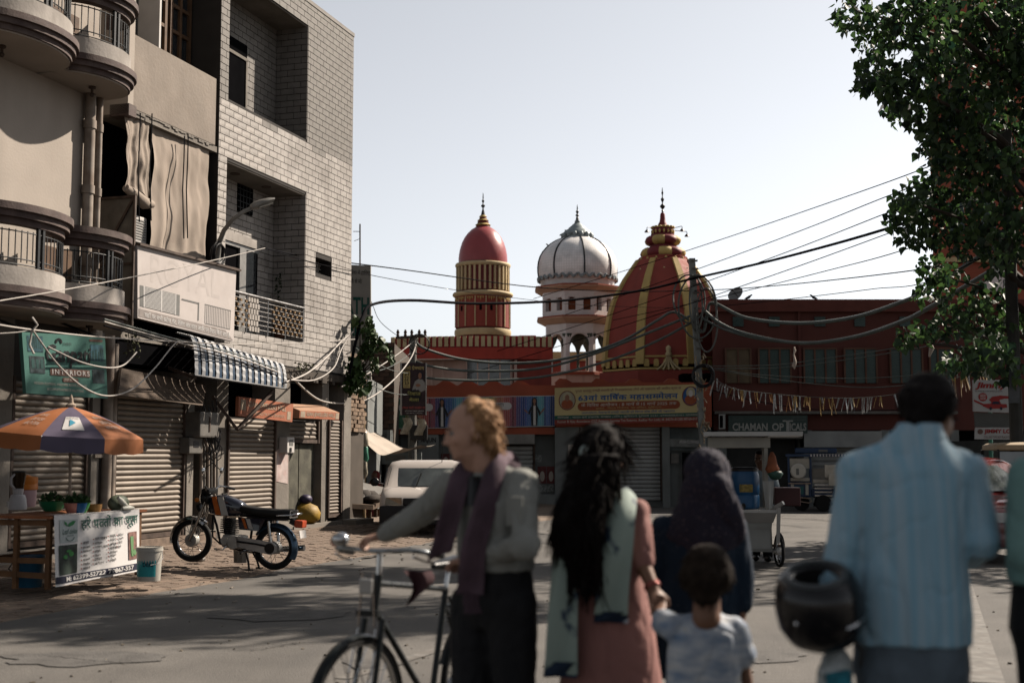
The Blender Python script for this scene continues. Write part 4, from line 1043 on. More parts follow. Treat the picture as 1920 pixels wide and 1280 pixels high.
# --- curved temple hall with the striped parapet
k, z, x = TY(45)
th = thing('temple_hall', 'curved red and pink temple hall with red and cream striped parapet', 'building',(x(870),47,0))
RC = 11.0; cc = Vector((x(905),44.4 + RC,0)); A0, A1 = -pi / 2 + math.asin((at(737,700,45).x - cc.x) / RC),-pi / 2 + .22
def arcp(a, r): return Vector((cc.x + r * cos(a), cc.y + r * sin(a),0))
def arcwall(r0, r1, z0, z1, n, a0=A0, a1=A1):
    b = MB(); rings = []
    for i in range(n + 1):
        a = a0 + (a1 - a0) * i / n; rings.append([arcp(a, r0) + Vector((0,0, z0)), arcp(a, r1) + Vector((0,0, z0)), arcp(a, r1) + Vector((0,0, z1)), arcp(a, r0) + Vector((0,0, z1))])
    b.loft(rings); return b
ang = lambda px: -pi / 2 + math.asin(max(-.99, min(.99,(at(px,700,45).x - cc.x) / RC)))
part('wall', arcwall(RC - .6, RC,0, z(672),24), PINKW, th)
part('wall', arcwall(RC - .01, RC + .03,0, z(672),6, ang(962), A1), RED, th, label='dark red end of the curved hall wall')
part('frieze', arcwall(RC - .3, RC + .25, z(676), z(655),24), mat('frieze_red',(0.567,0.074,0.047),.7, var=.12, scale=2, streak=.2), th)
part('soffit', arcwall(RC - .3, RC + .5, z(678), z(676),24, ang(735), ang(865)), PINKW, th)
part('parapet', arcwall(RC - .1, RC + .2, z(655), z(634),24), mat('parapet_red',(0.486,0.054,0.061),.7, var=.1), th)
ns_ = 27
for i in range(ns_):
    a = A0 + (A1 - A0) * (i + .5) / ns_; r = Vector((cos(a), sin(a),0)); q = Vector((-sin(a), cos(a),0)); wd = (A1 - A0) / ns_ * RC
    b = MB(); b.obox(arcp(a, RC + .22) + Vector((0,0,(z(653) + z(634)) / 2)), r * .04, q * (wd * .31), Vector((0,0,(z(634) - z(653)) / 2))); part('parapet_panel', b, YPALE, th)
part('window', arcwall(RC, RC + .04,2.6, z(677),8, ang(876), ang(958)), GLASS, th)
b = MB()
for i in range(5):
    a = ang(876) + (ang(958) - ang(876)) * i / 4; b.bar(arcp(a, RC + .06) + Vector((0,0,2.6)), arcp(a, RC + .06) + Vector((0,0, z(677))),.05)
for px in (812,832,966):
    b.bar(arcp(ang(px), RC + .1) + Vector((0,0,2.4)), arcp(ang(px), RC + .1) + Vector((0,0, z(676))),.1 if px > 900 else .06)
part('mullion', b, PINKW, th, kind='stuff')
for i, px in enumerate((922,968,1000)):    # rooftop bits in front of the tower
    b = MB(); p = arcp(ang(px), RC - 1.2); b.box(p.x - .3, p.x + .3, p.y - .2, p.y + .2, z(650), z(628 - i)); part('parapet_block', b, BRICKRED, th)

# --- paint shop building below it
k, z, x = TY(39)
ps = thing('shop_building', 'low shop building with red ledges under the long paint shop board', 'building',(x(890),40,0))
SHOPW = mat('shop_grey',(.23,.245,.24),.9, var=.2, scale=1.5, stain=.35, staincol=(.09,.09,.085), sscale=.8)
b = MB(); b.box(x(735), x(1046),39.5,45,0, z(745)); part('wall', b, SHOPW, ps)
b = MB(); b.box(x(735), x(1042),39.0,39.5, z(746), z(722)); part('ledge', b, BRICKRED, ps)
b = MB(); b.box(x(735), x(1040),39.0,39.5, z(814), z(801)); part('ledge', b, BRICKRED, ps)
for i, px in enumerate((742,836,878,925,975)):
    b = MB(); p = x(px); b.prism([(p - .32,39.1, z(722)),(p + .32,39.1, z(722)),(p + .1,39.1, z(714)),(p - .1,39.1, z(713))],(0,.3,0)); part('parapet_hump', b, BRICKRED, ps)
P1 = Board(at(736,746,38.95), at(1040,741,38.95), at(1040,799,38.95), at(736,804,38.95), nrm=(0,-1,0))
sg = thing('shop_sign', 'long rainbow striped paint company board with two women in dark jackets', 'sign', P1.p(.5,1))
part('panel', P1.slab(.12), WHITEPR, sg)
cols_ = [(.03,.16,.07),(.035,.2,.09),(.16,.18,.05),(.42,.2,.04),(.40,.11,.04),(.33,.05,.04),(.2,.03,.06),(.06,.04,.14),(.02,.05,.22),(.015,.09,.28),(.02,.16,.3),(.04,.24,.3),(.03,.1,.3),(.02,.05,.18)]
cols = [tuple(1.7 * (.7 * q + .3 * (sum(c_) / 3)) for q in c_) for c_ in cols_]
ST = []
NSTR = 76
for i in range(NSTR):
    u = i / NSTR; v = (u * 2.0) % 1.0
    seq = v * 13.99
    cidx = int(seq); cc_ = cols[cidx]; f = R.uniform(.65,1.3)
    ST.append(tuple(min(.6, q * f) for q in cc_))
SM = {}
for i, cc_ in enumerate(ST):
    key = int(((i / NSTR * 2) % 1) * 13.99) * 3 + i % 3
    m = SM.get(key) or SM.setdefault(key, pm('stripe_%d' % key, cc_,.45))
    part('stripe', P1.rect(i / NSTR,.02,(i + .92) / NSTR,.98,.004), m, sg)
for (u0, u1, tx) in ((.035,.25,1),(.515,.735,1)):
    part('name_plate', P1.rrect(u0,.20, u1,.44,.008), WHITEPR, sg)
    b = P1.text('snowcem', u0 + .05,.215, u1 - .05,.33,.012, bold=.02); P1.text('P A I N T S', u0 + .055,.355, u1 - .06,.405,.012, mb=b)
    part('lettering', b, GREYPR, sg)
    part('lettering', P1.text('Your Colours Of Life', u0 + .06,.47, u1 - .07,.54,.012), WHITEPR, sg)
for uc in (.305,.875):       # the two printed women
    P_ = lambda du, v: (uc + du, v)
    b = P1.poly([P_(-.014,.33), P_(.014,.33), P_(.022,.62), P_(.018,.97), P_(-.018,.97), P_(-.024,.6)],.012)
    P1.poly([P_(-.02,.33), P_(-.012,.36), P_(-.03,.62), P_(-.04,.56)],.012, b); P1.poly([P_(.018,.33), P_(.012,.36), P_(.03,.66), P_(.042,.58)],.012, b)
    P1.oval(uc,.18,.016,.13,.012,16, b); P1.poly([P_(-.016,.18), P_(.016,.18), P_(.018,.4), P_(-.018,.4)],.0125, b)
    part('printed_figure', b, pm('print_charcoal',(.025,.028,.035)), sg)
    b = P1.oval(uc,.17,.009,.08,.015,14); P1.poly([P_(-.034,.58), P_(-.026,.62), P_(-.052,.46), P_(-.066,.42), P_(-.058,.5)],.014, b); P1.poly([P_(.034,.6), P_(.026,.66), P_(.05,.44), P_(.066,.38), P_(.056,.5)],.014, b); P1.rect(uc - .004,.24, uc + .004,.33,.015, b)
    part('printed_skin', b, SKINPR, sg)
    part('printed_shirt', P1.poly([P_(-.006,.32), P_(.007,.32), P_(.009,.95), P_(-.007,.95)],.015), WHITEPR, sg)
# shop fronts under it
b = MB(); b.box(x(876), x(1002),38.9,39.5, z(832), z(814)); part('shutter_box', b, mat('shutter_box_grey',(.28,.27,.25),.7, var=.2), ps)
def plain_shutter(parent, x0, x1, y, z0, z1, pitch=.14, m=None, bm_=None):
    b = MB(); b.box(x0, x1, y, y + .03, z0, z1); sh = part('shutter', b, bm_ or SHUTB, parent)
    vs = []; pr_ = [(-.004,-pitch / 2),(-.028,-pitch * .2),(-.028, pitch * .2),(-.004, pitch / 2 - .012)]
    q = MB(); hw = (x1 - x0) / 2 - .02
    for xx in (-hw, hw): vs += [(xx, yy, zz_) for yy, zz_ in pr_]
    q.add(vs, [(i, i + 1,5 + i,4 + i) for i in range(3)]); me = q.mesh('slat'); me.materials.append(m or SHUT)
    zc = z0 + pitch / 2
    while zc < z1: piece('slat', me, sh,((x0 + x1) / 2, y, zc)); zc += pitch
    b = MB(); b.box(x0 - .06, x0, y - .08, y + .03, z0, z1); b.box(x1, x1 + .06, y - .08, y + .03, z0, z1); part('guide_rail', b, RUST, sh, kind='stuff')
SHG = mat('shutter_grey',(.46,.47,.46),.55, var=.15, scale=2, rand=.08, metal=.2, stain=.2)
plain_shutter(ps, x(872), x(1000),39.42,.1, z(832),.135, SHG)
b = MB(); b.box(x(1040), x(1062),38.9,39.6,0, z(801)); part('column', b, SHOPW, ps)
POST = mat('poster_maroon',(.2,.06,.06),.7, var=.3, scale=12)
for (a0, a1, y0, y1, m) in ((1008,1024,874,906, POST),(1025,1040,874,906, POST),(1010,1038,908,922, mat('poster_scraps',(.3,.32,.31),.8, var=.6, scale=20)),(1004,1016,852,866, MATS['poster_scraps']),(827,843,850,872, POST)):
    q = Board(at(a0, y0,39.47), at(a1, y0,39.47), at(a1, y1,39.47), at(a0, y1,39.47), nrm=(0,-1,0)); po = part('poster', q.slab(.01), m, ps)
    if m is POST: part('printed_figure', q.oval(.55,.58,.28,.3,.005), CREAM, po); part('lettering', q.text('WANTED',.12,.1,.88,.24,.005), WHITEPR, po) if False else None
b = MB(); b.box(x(1000), x(1040),38.7,39.5,0,.4); part('step', b, SHOPW, ps)

# --- shop with the yellow banner
k, z, x = TY(38.8)
bs_ = thing('shop_building', 'red shop building carrying the yellow religious banner above steel shutters', 'building',(x(1190),40,0))
b = MB(); b.box(x(1062), x(1336),39.3,44,0, z(716)); part('wall', b, SHOPW, bs_)
b = MB(); b.box(x(1042), x(1336),39.0,39.4, z(800), z(716)); part('fascia', b, BRICKRED, bs_)
for i, px in enumerate((1056,1125,1190,1262)):
    b = MB(); p = x(px); b.prism([(p - .25,39.1, z(716)),(p + .3,39.1, z(716)),(p + .1,39.1, z(709)),(p - .1,39.1, z(708))],(0,.3,0)); part('parapet_hump', b, BRICKRED, bs_)
plain_shutter(bs_, x(1088), x(1240),39.2,.2, z(797),.125, SHG)
b = MB(); b.box(x(1062), x(1086),38.95,39.4,0, z(800)); b2 = MB(); b2.box(x(1242), x(1256),38.95,39.4,0, z(800)); part('column', b, SHOPW, bs_); part('column', b2, SHOPW, bs_)
b = MB(); b.box(x(1256), x(1336),39.15,39.4, z(845), z(802)); part('fascia', b, mat('fascia_teal',(.12,.14,.14),.8, var=.3), bs_)
b = MB(); b.box(x(1282), x(1336),39.1,39.35,0, z(848)); part('door', b, SHADEBLK, bs_)
q = Board(at(1250,822,39.05), at(1318,824,39.05), at(1318,838,39.05), at(1250,837,39.05), nrm=(0,-1,0)); nb = part('name_board', q.slab(.06), mat('name_board_grey',(.2,.21,.2),.6, var=.3, scale=6), bs_)
part('lettering', q.text('ARORA CLOTH HOUSE',.35,.15,.95,.5,.006), WHITEPR, nb)
for i,(a0, y0, a1, y1) in enumerate(((1065,833,1084,858),)):
    q = Board(at(a0, y0,38.93), at(a1, y0,38.93), at(a1, y1,38.93), at(a0, y1,38.93), nrm=(0,-1,0)); part('poster', q.slab(.01), CREAM, bs_)
b = MB(); b.box(x(1258), x(1272),38.9,39.1, z(868), z(850)); part('meter_box', b, GREYBOX, bs_)
B2 = Board(at(1040,727,38.6), at(1319,720,38.2), at(1319,790,38.2), at(1040,796,38.6))
if B2.n.y > 0: B2.n = -B2.n
yb = thing('banner', 'yellow Hindi annual gathering banner with two oval portraits of holy men', 'banner', B2.p(.5,1))
part('cloth', B2.slab(.05), mat('banner_yellow',(0.675,0.553,0.27),.6, var=.08, scale=2), yb)
part('printed_band', B2.rect(0,.755,1,.865,.005), GREENPR, yb); part('printed_band', B2.rect(0,.865,1,1,.005), pm('print_dull_red',(.30,.05,.035)), yb)
part('printed_band', B2.rrect(.155,.41,.845,.64,.006), pm('print_rust',(.33,.08,.03)), yb)
for uc, vc, dk in ((.085,.35,0),(.915,.31,1)):
    part('portrait', B2.oval(uc, vc,.058,.265,.006), pm('print_maroon',(.2,.04,.03)), yb)
    part('portrait', B2.oval(uc, vc,.052,.24,.008), pm('print_sky',(.42,.40,.30) if not dk else (.03,.06,.12),.6) if not dk else BLUEPR, yb)
    part('portrait', B2.oval(uc, vc - .09,.03,.15,.009), pm('print_halo',(.55,.5,.33)), yb)
    part('portrait', B2.oval(uc, vc + .10,.040,.13,.010), pm('print_saffron',(.38,.1,.04)), yb)
    part('portrait', B2.oval(uc, vc - .07,.015,.09,.012), SKINPR if not dk else WHITEPR, yb)
part('lettering', B2.text('पूज्य सतगुरु दण्डी स्वामी श्री निजात्मानन्द तीर्थ जी महाराज की असीम कृपा से',.14,.055,.85,.155,.009, slope=-.02), pm('print_plum',(.22,.06,.07)), yb)
b = B2.text('63वां वार्षिक महासम्मेलन',.16,.185,.83,.40,.010, bold=.022, slope=-.01); part('lettering', b, BLUEPR, yb)
b = B2.text('के विविध आयोजन : 8 मार्च से 15 मार्च 2025 तक',.18,.43,.82,.53,.010, bold=.014); part('lettering', b, CREAM, yb)
part('lettering', B2.text('स्थान : निगम निकेतन, वेद मन्दिर, लुधियाना',.28,.55,.72,.62,.010), YELPR, yb)
part('lettering', B2.text('अध्यक्षता-वेदाचार्य दण्डी स्वामी श्री निगम बोध तीर्थ जी महाराज',.18,.655,.81,.74,.010, bold=.008), BLUEPR, yb)
part('lettering', B2.text('निवेदक : भारत धर्म प्रचारक मण्डल (रजि.) लुधियाना दूरभाष 0161-2740500,0161-5040504',.02,.775,.98,.85,.010, bold=.01), CREAM, yb)
part('lettering', B2.text('Kumar & Ajay Associates (GST Returns, Income Tax Returns, Aadhar Pan Link) M: 84276-81288,98760-01723',.02,.885,.98,.975,.010, bold=.01), CREAM, yb)
# ================================================================== right side: red building, orange building, small signs
k, z, x = TY(39.5)
DRED = mat('right_red',(.13,.042,.033),.85, var=.14, scale=1.2, stain=.25, staincol=(.08,.03,.025), sscale=.6)
rb = thing('red_building', 'long dark red two storey building with a row of dark windows over shops', 'building',(x(1560),41,0))
b = MB(); b.sbox(x(1337), x(1990),39.5,46, z(806), z(566)); part('wall', b, DRED, rb)
b = MB(); b.sbox(x(1334), x(1992),39.35,46.1, z(585), z(562)); part('parapet', b, mat('parapet_dark',(.16,.05,.038),.85, var=.15), rb)
b = MB(); b.box(x(1337), x(1790),39.25,39.5, z(776), z(771)); part('ledge', b, GREYBOX, rb)
b = MB(); b.sbox(x(1337), x(1990),40.6,46,0, z(806)); part('shop_back', b, SHADEBLK, rb)  # near-black front paints the shade inside the shops
for px in (1345,1505,1650,1780):
    b = MB(); b.box(x(px), x(px + 16),39.5,40.6,0, z(806)); part('pillar', b, SHOPW, rb)
b = MB(); b.box(x(1498), x(1503),39.42,39.5, z(776), z(585)); part('drain_pipe', b, DRED, rb)
WINT = mat('window_tint',(.05,.085,.08),.3, var=.15, scale=3); SHUTW = mat('old_shutter',(.16,.12,.075),.8, var=.25, streak=.3)
for i,(a0, a1) in enumerate(((1361,1408),(1423,1483),(1508,1569),(1584,1644),(1670,1730),(1744,1790))):
    b = MB(); b.box(x(a0), x(a1),39.44,39.5, z(718), z(653)); wn = part('window', b, SHUTW if i == 0 else WINT, rb)
    q = MB()
    for t in (0,.33,.66,1) if i else (0,.5,1):
        xx = x(a0) + (x(a1) - x(a0)) * t; q.box(xx - .025, xx + .025,39.40,39.46, z(718), z(653))
    q.box(x(a0), x(a1),39.402,39.462, z(655), z(652)); part('frame', q, mat('frame_rust',(.15,.075,.05),.8, var=.2), wn)
for a0 in (1376,1444,1530,1605,1690):
    b = MB(); b.box(x(a0), x(a0 + 20),39.45,39.5, z(612), z(594)); part('ventilator', b, WINT, rb)
b = MB(); b.prism([(x(1342),43, z(562)),(x(1527),43, z(562)),(x(1527),43, z(557)),(x(1440),43, z(547)),(x(1342),43, z(561))],(0,2,0)); part('roof_room', b, mat('roof_room_orange',(.32,.09,.055),.8, var=.12), rb)
b = MB(); b.box(x(1300), x(1400),42,43,0, z(690)); part('gap_filler', b, SHADEBLK, rb)  # added dark filler, closes a gap where sky showed through
plain_shutter(rb, x(1512), x(1648),39.9,.1, z(838),.16, SHG)
b = MB(); b.box(x(1505), x(1650),39.4,39.95, z(838), z(808)); part('shutter_box', b, mat('shutter_box_pale',(.36,.37,.36),.6, var=.15, scale=2), rb)
b = MB(); b.box(x(1362), x(1500),40.3,40.4,0, z(818)); part('shutter', b, mat('dark_shutter',(.06,.06,.058),.7, var=.2), rb)
C1 = Board(at(1366,778,39.3), at(1514,778,39.3), at(1514,812,39.2), at(1366,812,39.2)); C1.n = Vector((0,-1,0))
cs = thing('shop_sign', 'dark green optician board with pale Chaman Opticals letters', 'sign', C1.p(.5,1))
part('panel', C1.slab(.1), mat('sign_dark_green',(.045,.07,.062),.6, var=.12), cs)
LETG = pm('letters_grey',(.36,.36,.33))
b = C1.text('CHAMAN',.05,.44,.495,.86,.01, bold=.03); C1.text('OP',.55,.44,.70,.86,.01, bold=.03, mb=b); C1.text('ICALS',.775,.44,.985,.86,.01, bold=.03, mb=b)
C1.rect(.685,.28,.815,.36,.01, b); C1.rect(.73,.28,.77,.88,.01, b); part('lettering', b, LETG, cs)
b = C1.text('SPECTACLES',.05,.1,.19,.17,.01); C1.text('CONTACT LENS',.05,.22,.19,.28,.01, mb=b); C1.text('COMPUTER EYE TEST',.79,.09,.98,.16,.01, mb=b); C1.text('SUN GLASSES',.79,.22,.98,.29,.01, mb=b)
part('lettering', b, mat('letters_dim',(.14,.16,.15),.6, var=.1), cs)
q = Board(at(1348,776,39.2), at(1360,776,39.2), at(1360,804,39.2), at(1348,804,39.2)); q.n = Vector((0,-1,0))
wb = thing('sign_box', 'small white light box standing at the end of the optician board', 'sign', q.p(.5,1)); part('case', q.slab(.06), mat('box_pale',(.42,.43,.42),.5, var=.1), wb); part('panel', q.rect(.12,.1,.62,.92,.005), SHADEBLK, wb)
q = Board(at(1430,815,39.4), at(1505,815,39.4), at(1505,822,39.4), at(1430,822,39.4)); q.n = Vector((0,-1,0))
st = single('sign_board', 'narrow dark strip board under the optician letters', 'sign', q.slab(.05), GREYBOX, q.p(.5,1)); part('lettering', q.text('OPTICAL LENSES',.3,.2,.8,.8,.006), LETG, st)
# satellite dish on the roof
p = at(1383,556,41.5); b = MB(); d_ = Vector((-.55,-.6,.5)).normalized()
rings = [[c + Vector((0,0,.0)) for c in b.ring(p + d_ * (.16 * t * t), d_,.27 * t + .002,20)] for t in (0.01,.3,.6,.85,1.0)]
b.loft(rings, caps=False); dsh = thing('satellite_dish', 'grey satellite dish on the roof of the long dark red building', 'satellite dish', p - Vector((0,0,.4))); part('dish', b, mat('dish_grey',(.33,.33,.32),.5, var=.2), dsh, smooth=60)
b = MB(); b.cyl(p - Vector((0,-.05,.4)), p + Vector((0,.05,0)),.025); part('mast', b, RUST, dsh); b = MB(); b.bar(p, p + d_ * .36,.014); b.ball(p + d_ * .36,.03, n=6, m=5); part('feed_arm', b, RUST, dsh)
for px, s_ in ((1403,1),(1526,-1)):
    pb = at(px,559,42.8); b = MB(); b.loft([b.ring(pb + Vector((s_ * t,0, h)),(s_,0,.4), r,8) for t, h, r in ((-.13,-.02,.01),(-.05,.0,.04),(.03,.04,.05),(.08,.08,.03),(.1,.11,.03),(.15,.11,.004))])
    single('bird', 'pigeon on the roof ridge beside the satellite dish' if s_ > 0 else 'pigeon at the far corner of the orange roof room', 'bird', b, BIRD, pb, smooth=60)

# tall orange building behind the tree
k, z, x = TY(46)
OB = thing('orange_building', 'tall orange red building half hidden behind the big tree', 'building',(x(1860),48,0))
b = MB(); b.sbox(x(1757), x(1980),46,54,0,18.5); part('wall', b, mat('orange_wall',(.42,.12,.07),.8, var=.1, scale=1), OB)
for yy in (492,300,110):
    b = MB(); b.box(x(1755), x(1982),45.85,46, z(yy), z(yy - 9)); part('ledge', b, YPALE, OB)
b = MB()
pts = [(x(1850),45.9, z(548))] + [(x(1878) + (x(1906) - x(1878)) * cos(pi - pi * i / 14),45.9, z(533) + (z(500) - z(533)) * sin(pi * i / 14)) for i in range(15)] + [(x(1906),45.9, z(548))]
b.prism(pts,(0,-.08,0)); part('arched_panel', b, WTILE, OB)
for i, yy in enumerate((60,180,380)):
    for px in (1790,1850):
        b = MB(); b.box(x(px), x(px + 28),45.95,46.0, z(yy + 60), z(yy)); part('window', b, WINT, OB)

# Jimmy lock shop signs
J = Board(at(1825,712,32), at(1910,712,32), at(1908,774,32), at(1826,771,32)); J.n = Vector((0,-1,0))
jb = thing('shop_sign', 'white lock shop board with red Jimmy lettering and a red car', 'sign', J.p(.5,1))
part('panel', J.slab(.08), mat('sign_white',(.5,.5,.5),.5, var=.05), jb)
b = J.text('Jimmy',.04,.07,.75,.31,.01, bold=.04, shear=.2); part('lettering', b, REDPR, jb)
b = J.text('L',.78,.06,.88,.17,.01, bold=.02); J.text('WE MAKE ALL KIND OF KEYS & LOCKS',.03,.335,.64,.375,.01, mb=b); part('lettering', b, BLACKPR, jb)
part('lettering', J.text('LOCKS',.79,.2,1.0,.32,.01, bold=.03), REDPR, jb)
part('seal', J.oval(.205,.54,.10,.135,.008), REDPR, jb); b = MB()
for i in range(4): J.rect(.14,.46 + .045 * i,.27,.475 + .045 * i,.012, b)
part('print_detail', b, WHITEPR, jb)
b = J.poly([(0,.62),(.2,.74),(.3,.8),(.2,.8),(0,.68)],.008); J.poly([(.34,.62),(.42,.52),(.6,.48),(.85,.5),(.98,.5),(.98,.58),(.7,.57),(.58,.62),(.6,.72),(.44,.74)],.008, b)
J.poly([(.2,.82),(.24,.75),(.38,.74),(.42,.64),(.58,.64),(.62,.74),(.74,.74),(.76,.84),(.62,.88),(.34,.9)],.010, b); part('printed_car', b, REDPR, jb)
b = J.poly([(.4,.75),(.44,.67),(.56,.67),(.6,.75)],.013); J.oval(.38,.89,.03,.05,.013,10, b); J.oval(.62,.88,.03,.05,.013,10, b); J.oval(.85,.82,.05,.06,.01,10, b); J.oval(.94,.88,.04,.05,.01,10, b); part('print_detail', b, NAVYPR, jb)
J2 = Board(at(1829,801,32), at(1905,801,32), at(1905,824,32), at(1828,823,32)); J2.n = Vector((0,-1,0))
j2 = thing('shop_sign', 'small white strip sign reading JIMMY LOC hung below the lock shop board', 'sign', J2.p(.5,1)); part('panel', J2.slab(.05), MATS['sign_white'], j2)
part('lettering', J2.text('JIMMY LOCKS',.22,.14,1.15,.58,.008, bold=.04), REDPR, j2) if False else part('lettering', J2.text('JIMMY LOC',.22,.14,.98,.58,.008, bold=.04), REDPR, j2)
b = J2.text('CALL ANY TIME ANY PLACE FOR KEYS',.22,.7,.98,.9,.008); J2.oval(.12,.36,.07,.22,.006,14, b); part('print_detail', b, BROWNP, j2)
q = Board(at(1827,773,32.1), at(1908,775,32.1), at(1905,801,32.1), at(1829,800,32.1)); single('sign_board', 'plain grey board between the two lock shop signs', 'sign', q.slab(.05), mat('plain_grey',(.12,.125,.12),.6, var=.12), q.p(.5,1))
b = MB(); b.cyl((at(1856,790,32.2).x,32.25,0),(at(1856,700,32.2).x,32.25, at(1856,705,32.2).z),.05); part('post', b, mat('green_post',(.05,.2,.15),.5, var=.2), jb)
b = MB(); b.box(at(1845,900,33).x, at(1960,900,33).x,33,36,0, at(1900,825,33).z); kb = single('kiosk', 'dark little lock kiosk under the white lock shop signs', 'kiosk', b, mat('kiosk_dark',(.05,.055,.052),.7, var=.3),(at(1900,900,33).x,34,0))

# ------------------------------------------------------------------ left distance: ivy wall, path lab board, brick house, canopy shops
ROUGH = mat('rough_brick',(.28,.2,.14),.95, var=.3, scale=6, bump=.5, bscale=20, rand=.25)
LB_ = thing('brick_wall', 'rough broken brick wall at the end of the tiled building', 'wall',(-.5,-.3,0), LF)
b = MB(); b.box(-.85,-.02,-1.2,-.05,0,3.75); part('core', b, MORT, LB_)
me_ = unitbox('brick', ROUGH,.22,.05,.075)
z_ = 2.1; r_ = 0
while z_ < 4.0:
    s_ = -.85 + (.11 if r_ % 2 else 0)
    while s_ < -.1:
        if z_ < 3.72 + .3 * (s_ + .85) * 0 - .9 * max(0,-.35 - s_) * R.uniform(.6,1.2): piece('brick', me_, LB_,(s_ + .1,-.03 + R.uniform(-.02,.025), z_),(0, R.uniform(-.05,.05), R.uniform(-.12,.12)))
        s_ += .235
    z_ += .088; r_ += 1
PB = Board(at(646,496,33), at(695,498,33), at(696,712,33), at(646,712,33)); PB.n = Vector((0,-1,0))
pl = thing('signboard', 'tall grey laboratory board with dark green letters behind the tiled building', 'sign', PB.p(.5,1))
part('panel', PB.slab(.12), mat('board_stone',(.42,.40,.36),.7, var=.08), pl)
b = PB.text('PATH',-.2,.28,.93,.43,.01, bold=.02); PB.text('LAB',-.1,.49,.60,.62,.01, bold=.02, mb=b); PB.text('PROP.',.30,.71,.98,.75,.01, mb=b); PB.text('DR. SINGH',.45,.79,1.0,.83,.01, mb=b); part('lettering', b, GREENPR, pl)
b = PB.text('की सेवा में हाजिर',.05,.04,.97,.09,.01); PB.text('जी से मो',.2,.115,.66,.16,.01, mb=b); part('lettering', b, BLACKPR, pl)
b = MB(); b.cyl(at(675,497,33.3), at(675,420,33.3),.02); b.bar(at(662,434,33.3), at(675,434,33.3),.015); b.bar(at(664,452,33.3), at(674,448,33.3),.012)
single('antenna_mast', 'thin antenna mast rising above the grey laboratory board', 'antenna', b, RUST, at(675,497,33.3))
b = MB(); p0, p1 = at(655,715,33.2), at(690,715,33.2); b.box(p0.x - 2.5, p1.x,33.2,37,0, p0.z + .1); single('lab_building', 'plain low house under the grey laboratory board', 'building', b, SHOPW,(p0.x,34,0))
k, z, x = TY(37)
dh = thing('brick_house', 'dark unplastered brick house behind the utility pole', 'building',(x(715),39,0))
b = MB(); b.box(x(640), x(737),37.3,43,0, z(642)); part('wall', b, MORT, dh)
DBR = mat('dark_brick',(.12,.075,.055),.95, var=.25, scale=6, rand=.3); me_ = unitbox('brick', DBR,.29,.06,.11)
r_ = 0; zz_ = z(806)
while zz_ < z(644):
    xx = x(688) + (.15 if r_ % 2 else 0)
    while xx < x(736) - .1: piece('brick', me_, dh,(xx,37.28 + R.uniform(-.01,.01), zz_)); xx += .31
    zz_ += .125; r_ += 1
# low shops under a cloth canopy
cs_ = thing('shop_building', 'low grey shops with a board and air cooler behind the cloth canopy', 'building',(x(770),38,0))
b = MB(); b.box(x(640), x(735),37.05,37.3,0, z(806)); part('wall', b, SHOPW, cs_)
for (a0, a1) in ((655,690),(700,722),(748,782)):
    b = MB(); b.box(x(a0), x(a1),36.98,37.04,0, z(860)); part('doorway', b, SHADEBLK, cs_)  # near-black sheet painted as the doorway's inner shade
for px in (650,694,727):
    b = MB(); b.box(x(px), x(px + 7),36.8,37.05,0, z(806)); part('pillar', b, SHOPW, cs_)
q = Board(at(715,848,36.6), at(790,848,36.6), at(790,870,36.6), at(715,870,36.6)); q.n = Vector((0,-1,0)); bo = part('shop_board', q.slab(.2), mat('board_bluegrey',(.17,.19,.19),.7, var=.2), cs_); part('lettering', q.rect(.1,.25,.6,.65,.006), GREYBOX, bo)
q = Board(at(784,815,38.6), at(822,815,38.6), at(822,866,38.6), at(784,866,38.6)); q.n = Vector((0,-1,0)); part('wall_panel', q.slab(.1), SHOPW, cs_); part('lettering', q.text('ARJUN',.12,.1,.88,.32,.01, bold=.02), BLACKPR, cs_)
# cloth canopy
CLO = mat('canopy_cloth',(.50,.43,.36),.9, var=.12, scale=3, stain=.3, staincol=(.3,.25,.2), trans=0)
A_, B_, C_, D_ = at(664,790,30.5), at(757,838,30.5), at(820,832,35.5), at(690,797,35.5)
def canf(u, v):
    p = (A_.lerp(B_, u)).lerp(D_.lerp(C_, u), v); sg_ = .45 * 4 * u * (1 - u) * (1 - .3 * v) + .1 * sin(u * 14) * .2
    return p - Vector((0,0, sg_ + .03 * sin(v * 11 + u * 6)))
b = MB(); b.grid(24,14, canf); single('canopy', 'sagging dusty cloth canopy stretched across to the utility pole', 'canopy', b, CLO, at(740,850,32), smooth=80)
p = at(681,960,30); b = MB(); b.cyl((p.x,30.2,0), at(681,770,30.2),.045); cpz = single('pole', 'thin bamboo pole holding the near end of the cloth canopy', 'pole', b, mat('bamboo',(.3,.2,.1),.7, var=.3, scale=8),(p.x,30.2,0))
PLAS = mat('plastic_bags',(.4,.36,.28),.35, var=.6, scale=9); 
for i,(px, py, h, w_) in enumerate(((682,805,34,9),(684,832,34,7),(683,858,36,6),(680,880,30,5))):
    a, c = at(px, py,29.8), at(px + R.uniform(-2,2), py + h,29.8); b = MB()
    rg = [b.ring(a.lerp(c, t),(0,0,1), w_ * f * 30 / FPX * (1 + .2 * sin(t * 9)),9) for t, f in ((0,.2),(.2,.7),(.5,1),(.8,.8),(1,.35))]
    b.loft(rg); single('plastic_bag', ['tan bundle tied at the top of the bamboo pole', 'green and tan plastic bag hanging in the middle of the bamboo pole', 'pale plastic bag hanging under the green one on the bamboo pole', 'lowest thin plastic bag hanging on the bamboo pole'][i], 'bag', b, [PLAS, mat('bag_green',(.07,.25,.17),.4, var=.4, scale=8), PLAS, mat('bag_pale',(.4,.4,.38),.4, var=.4, scale=9)][i], c, smooth=60)
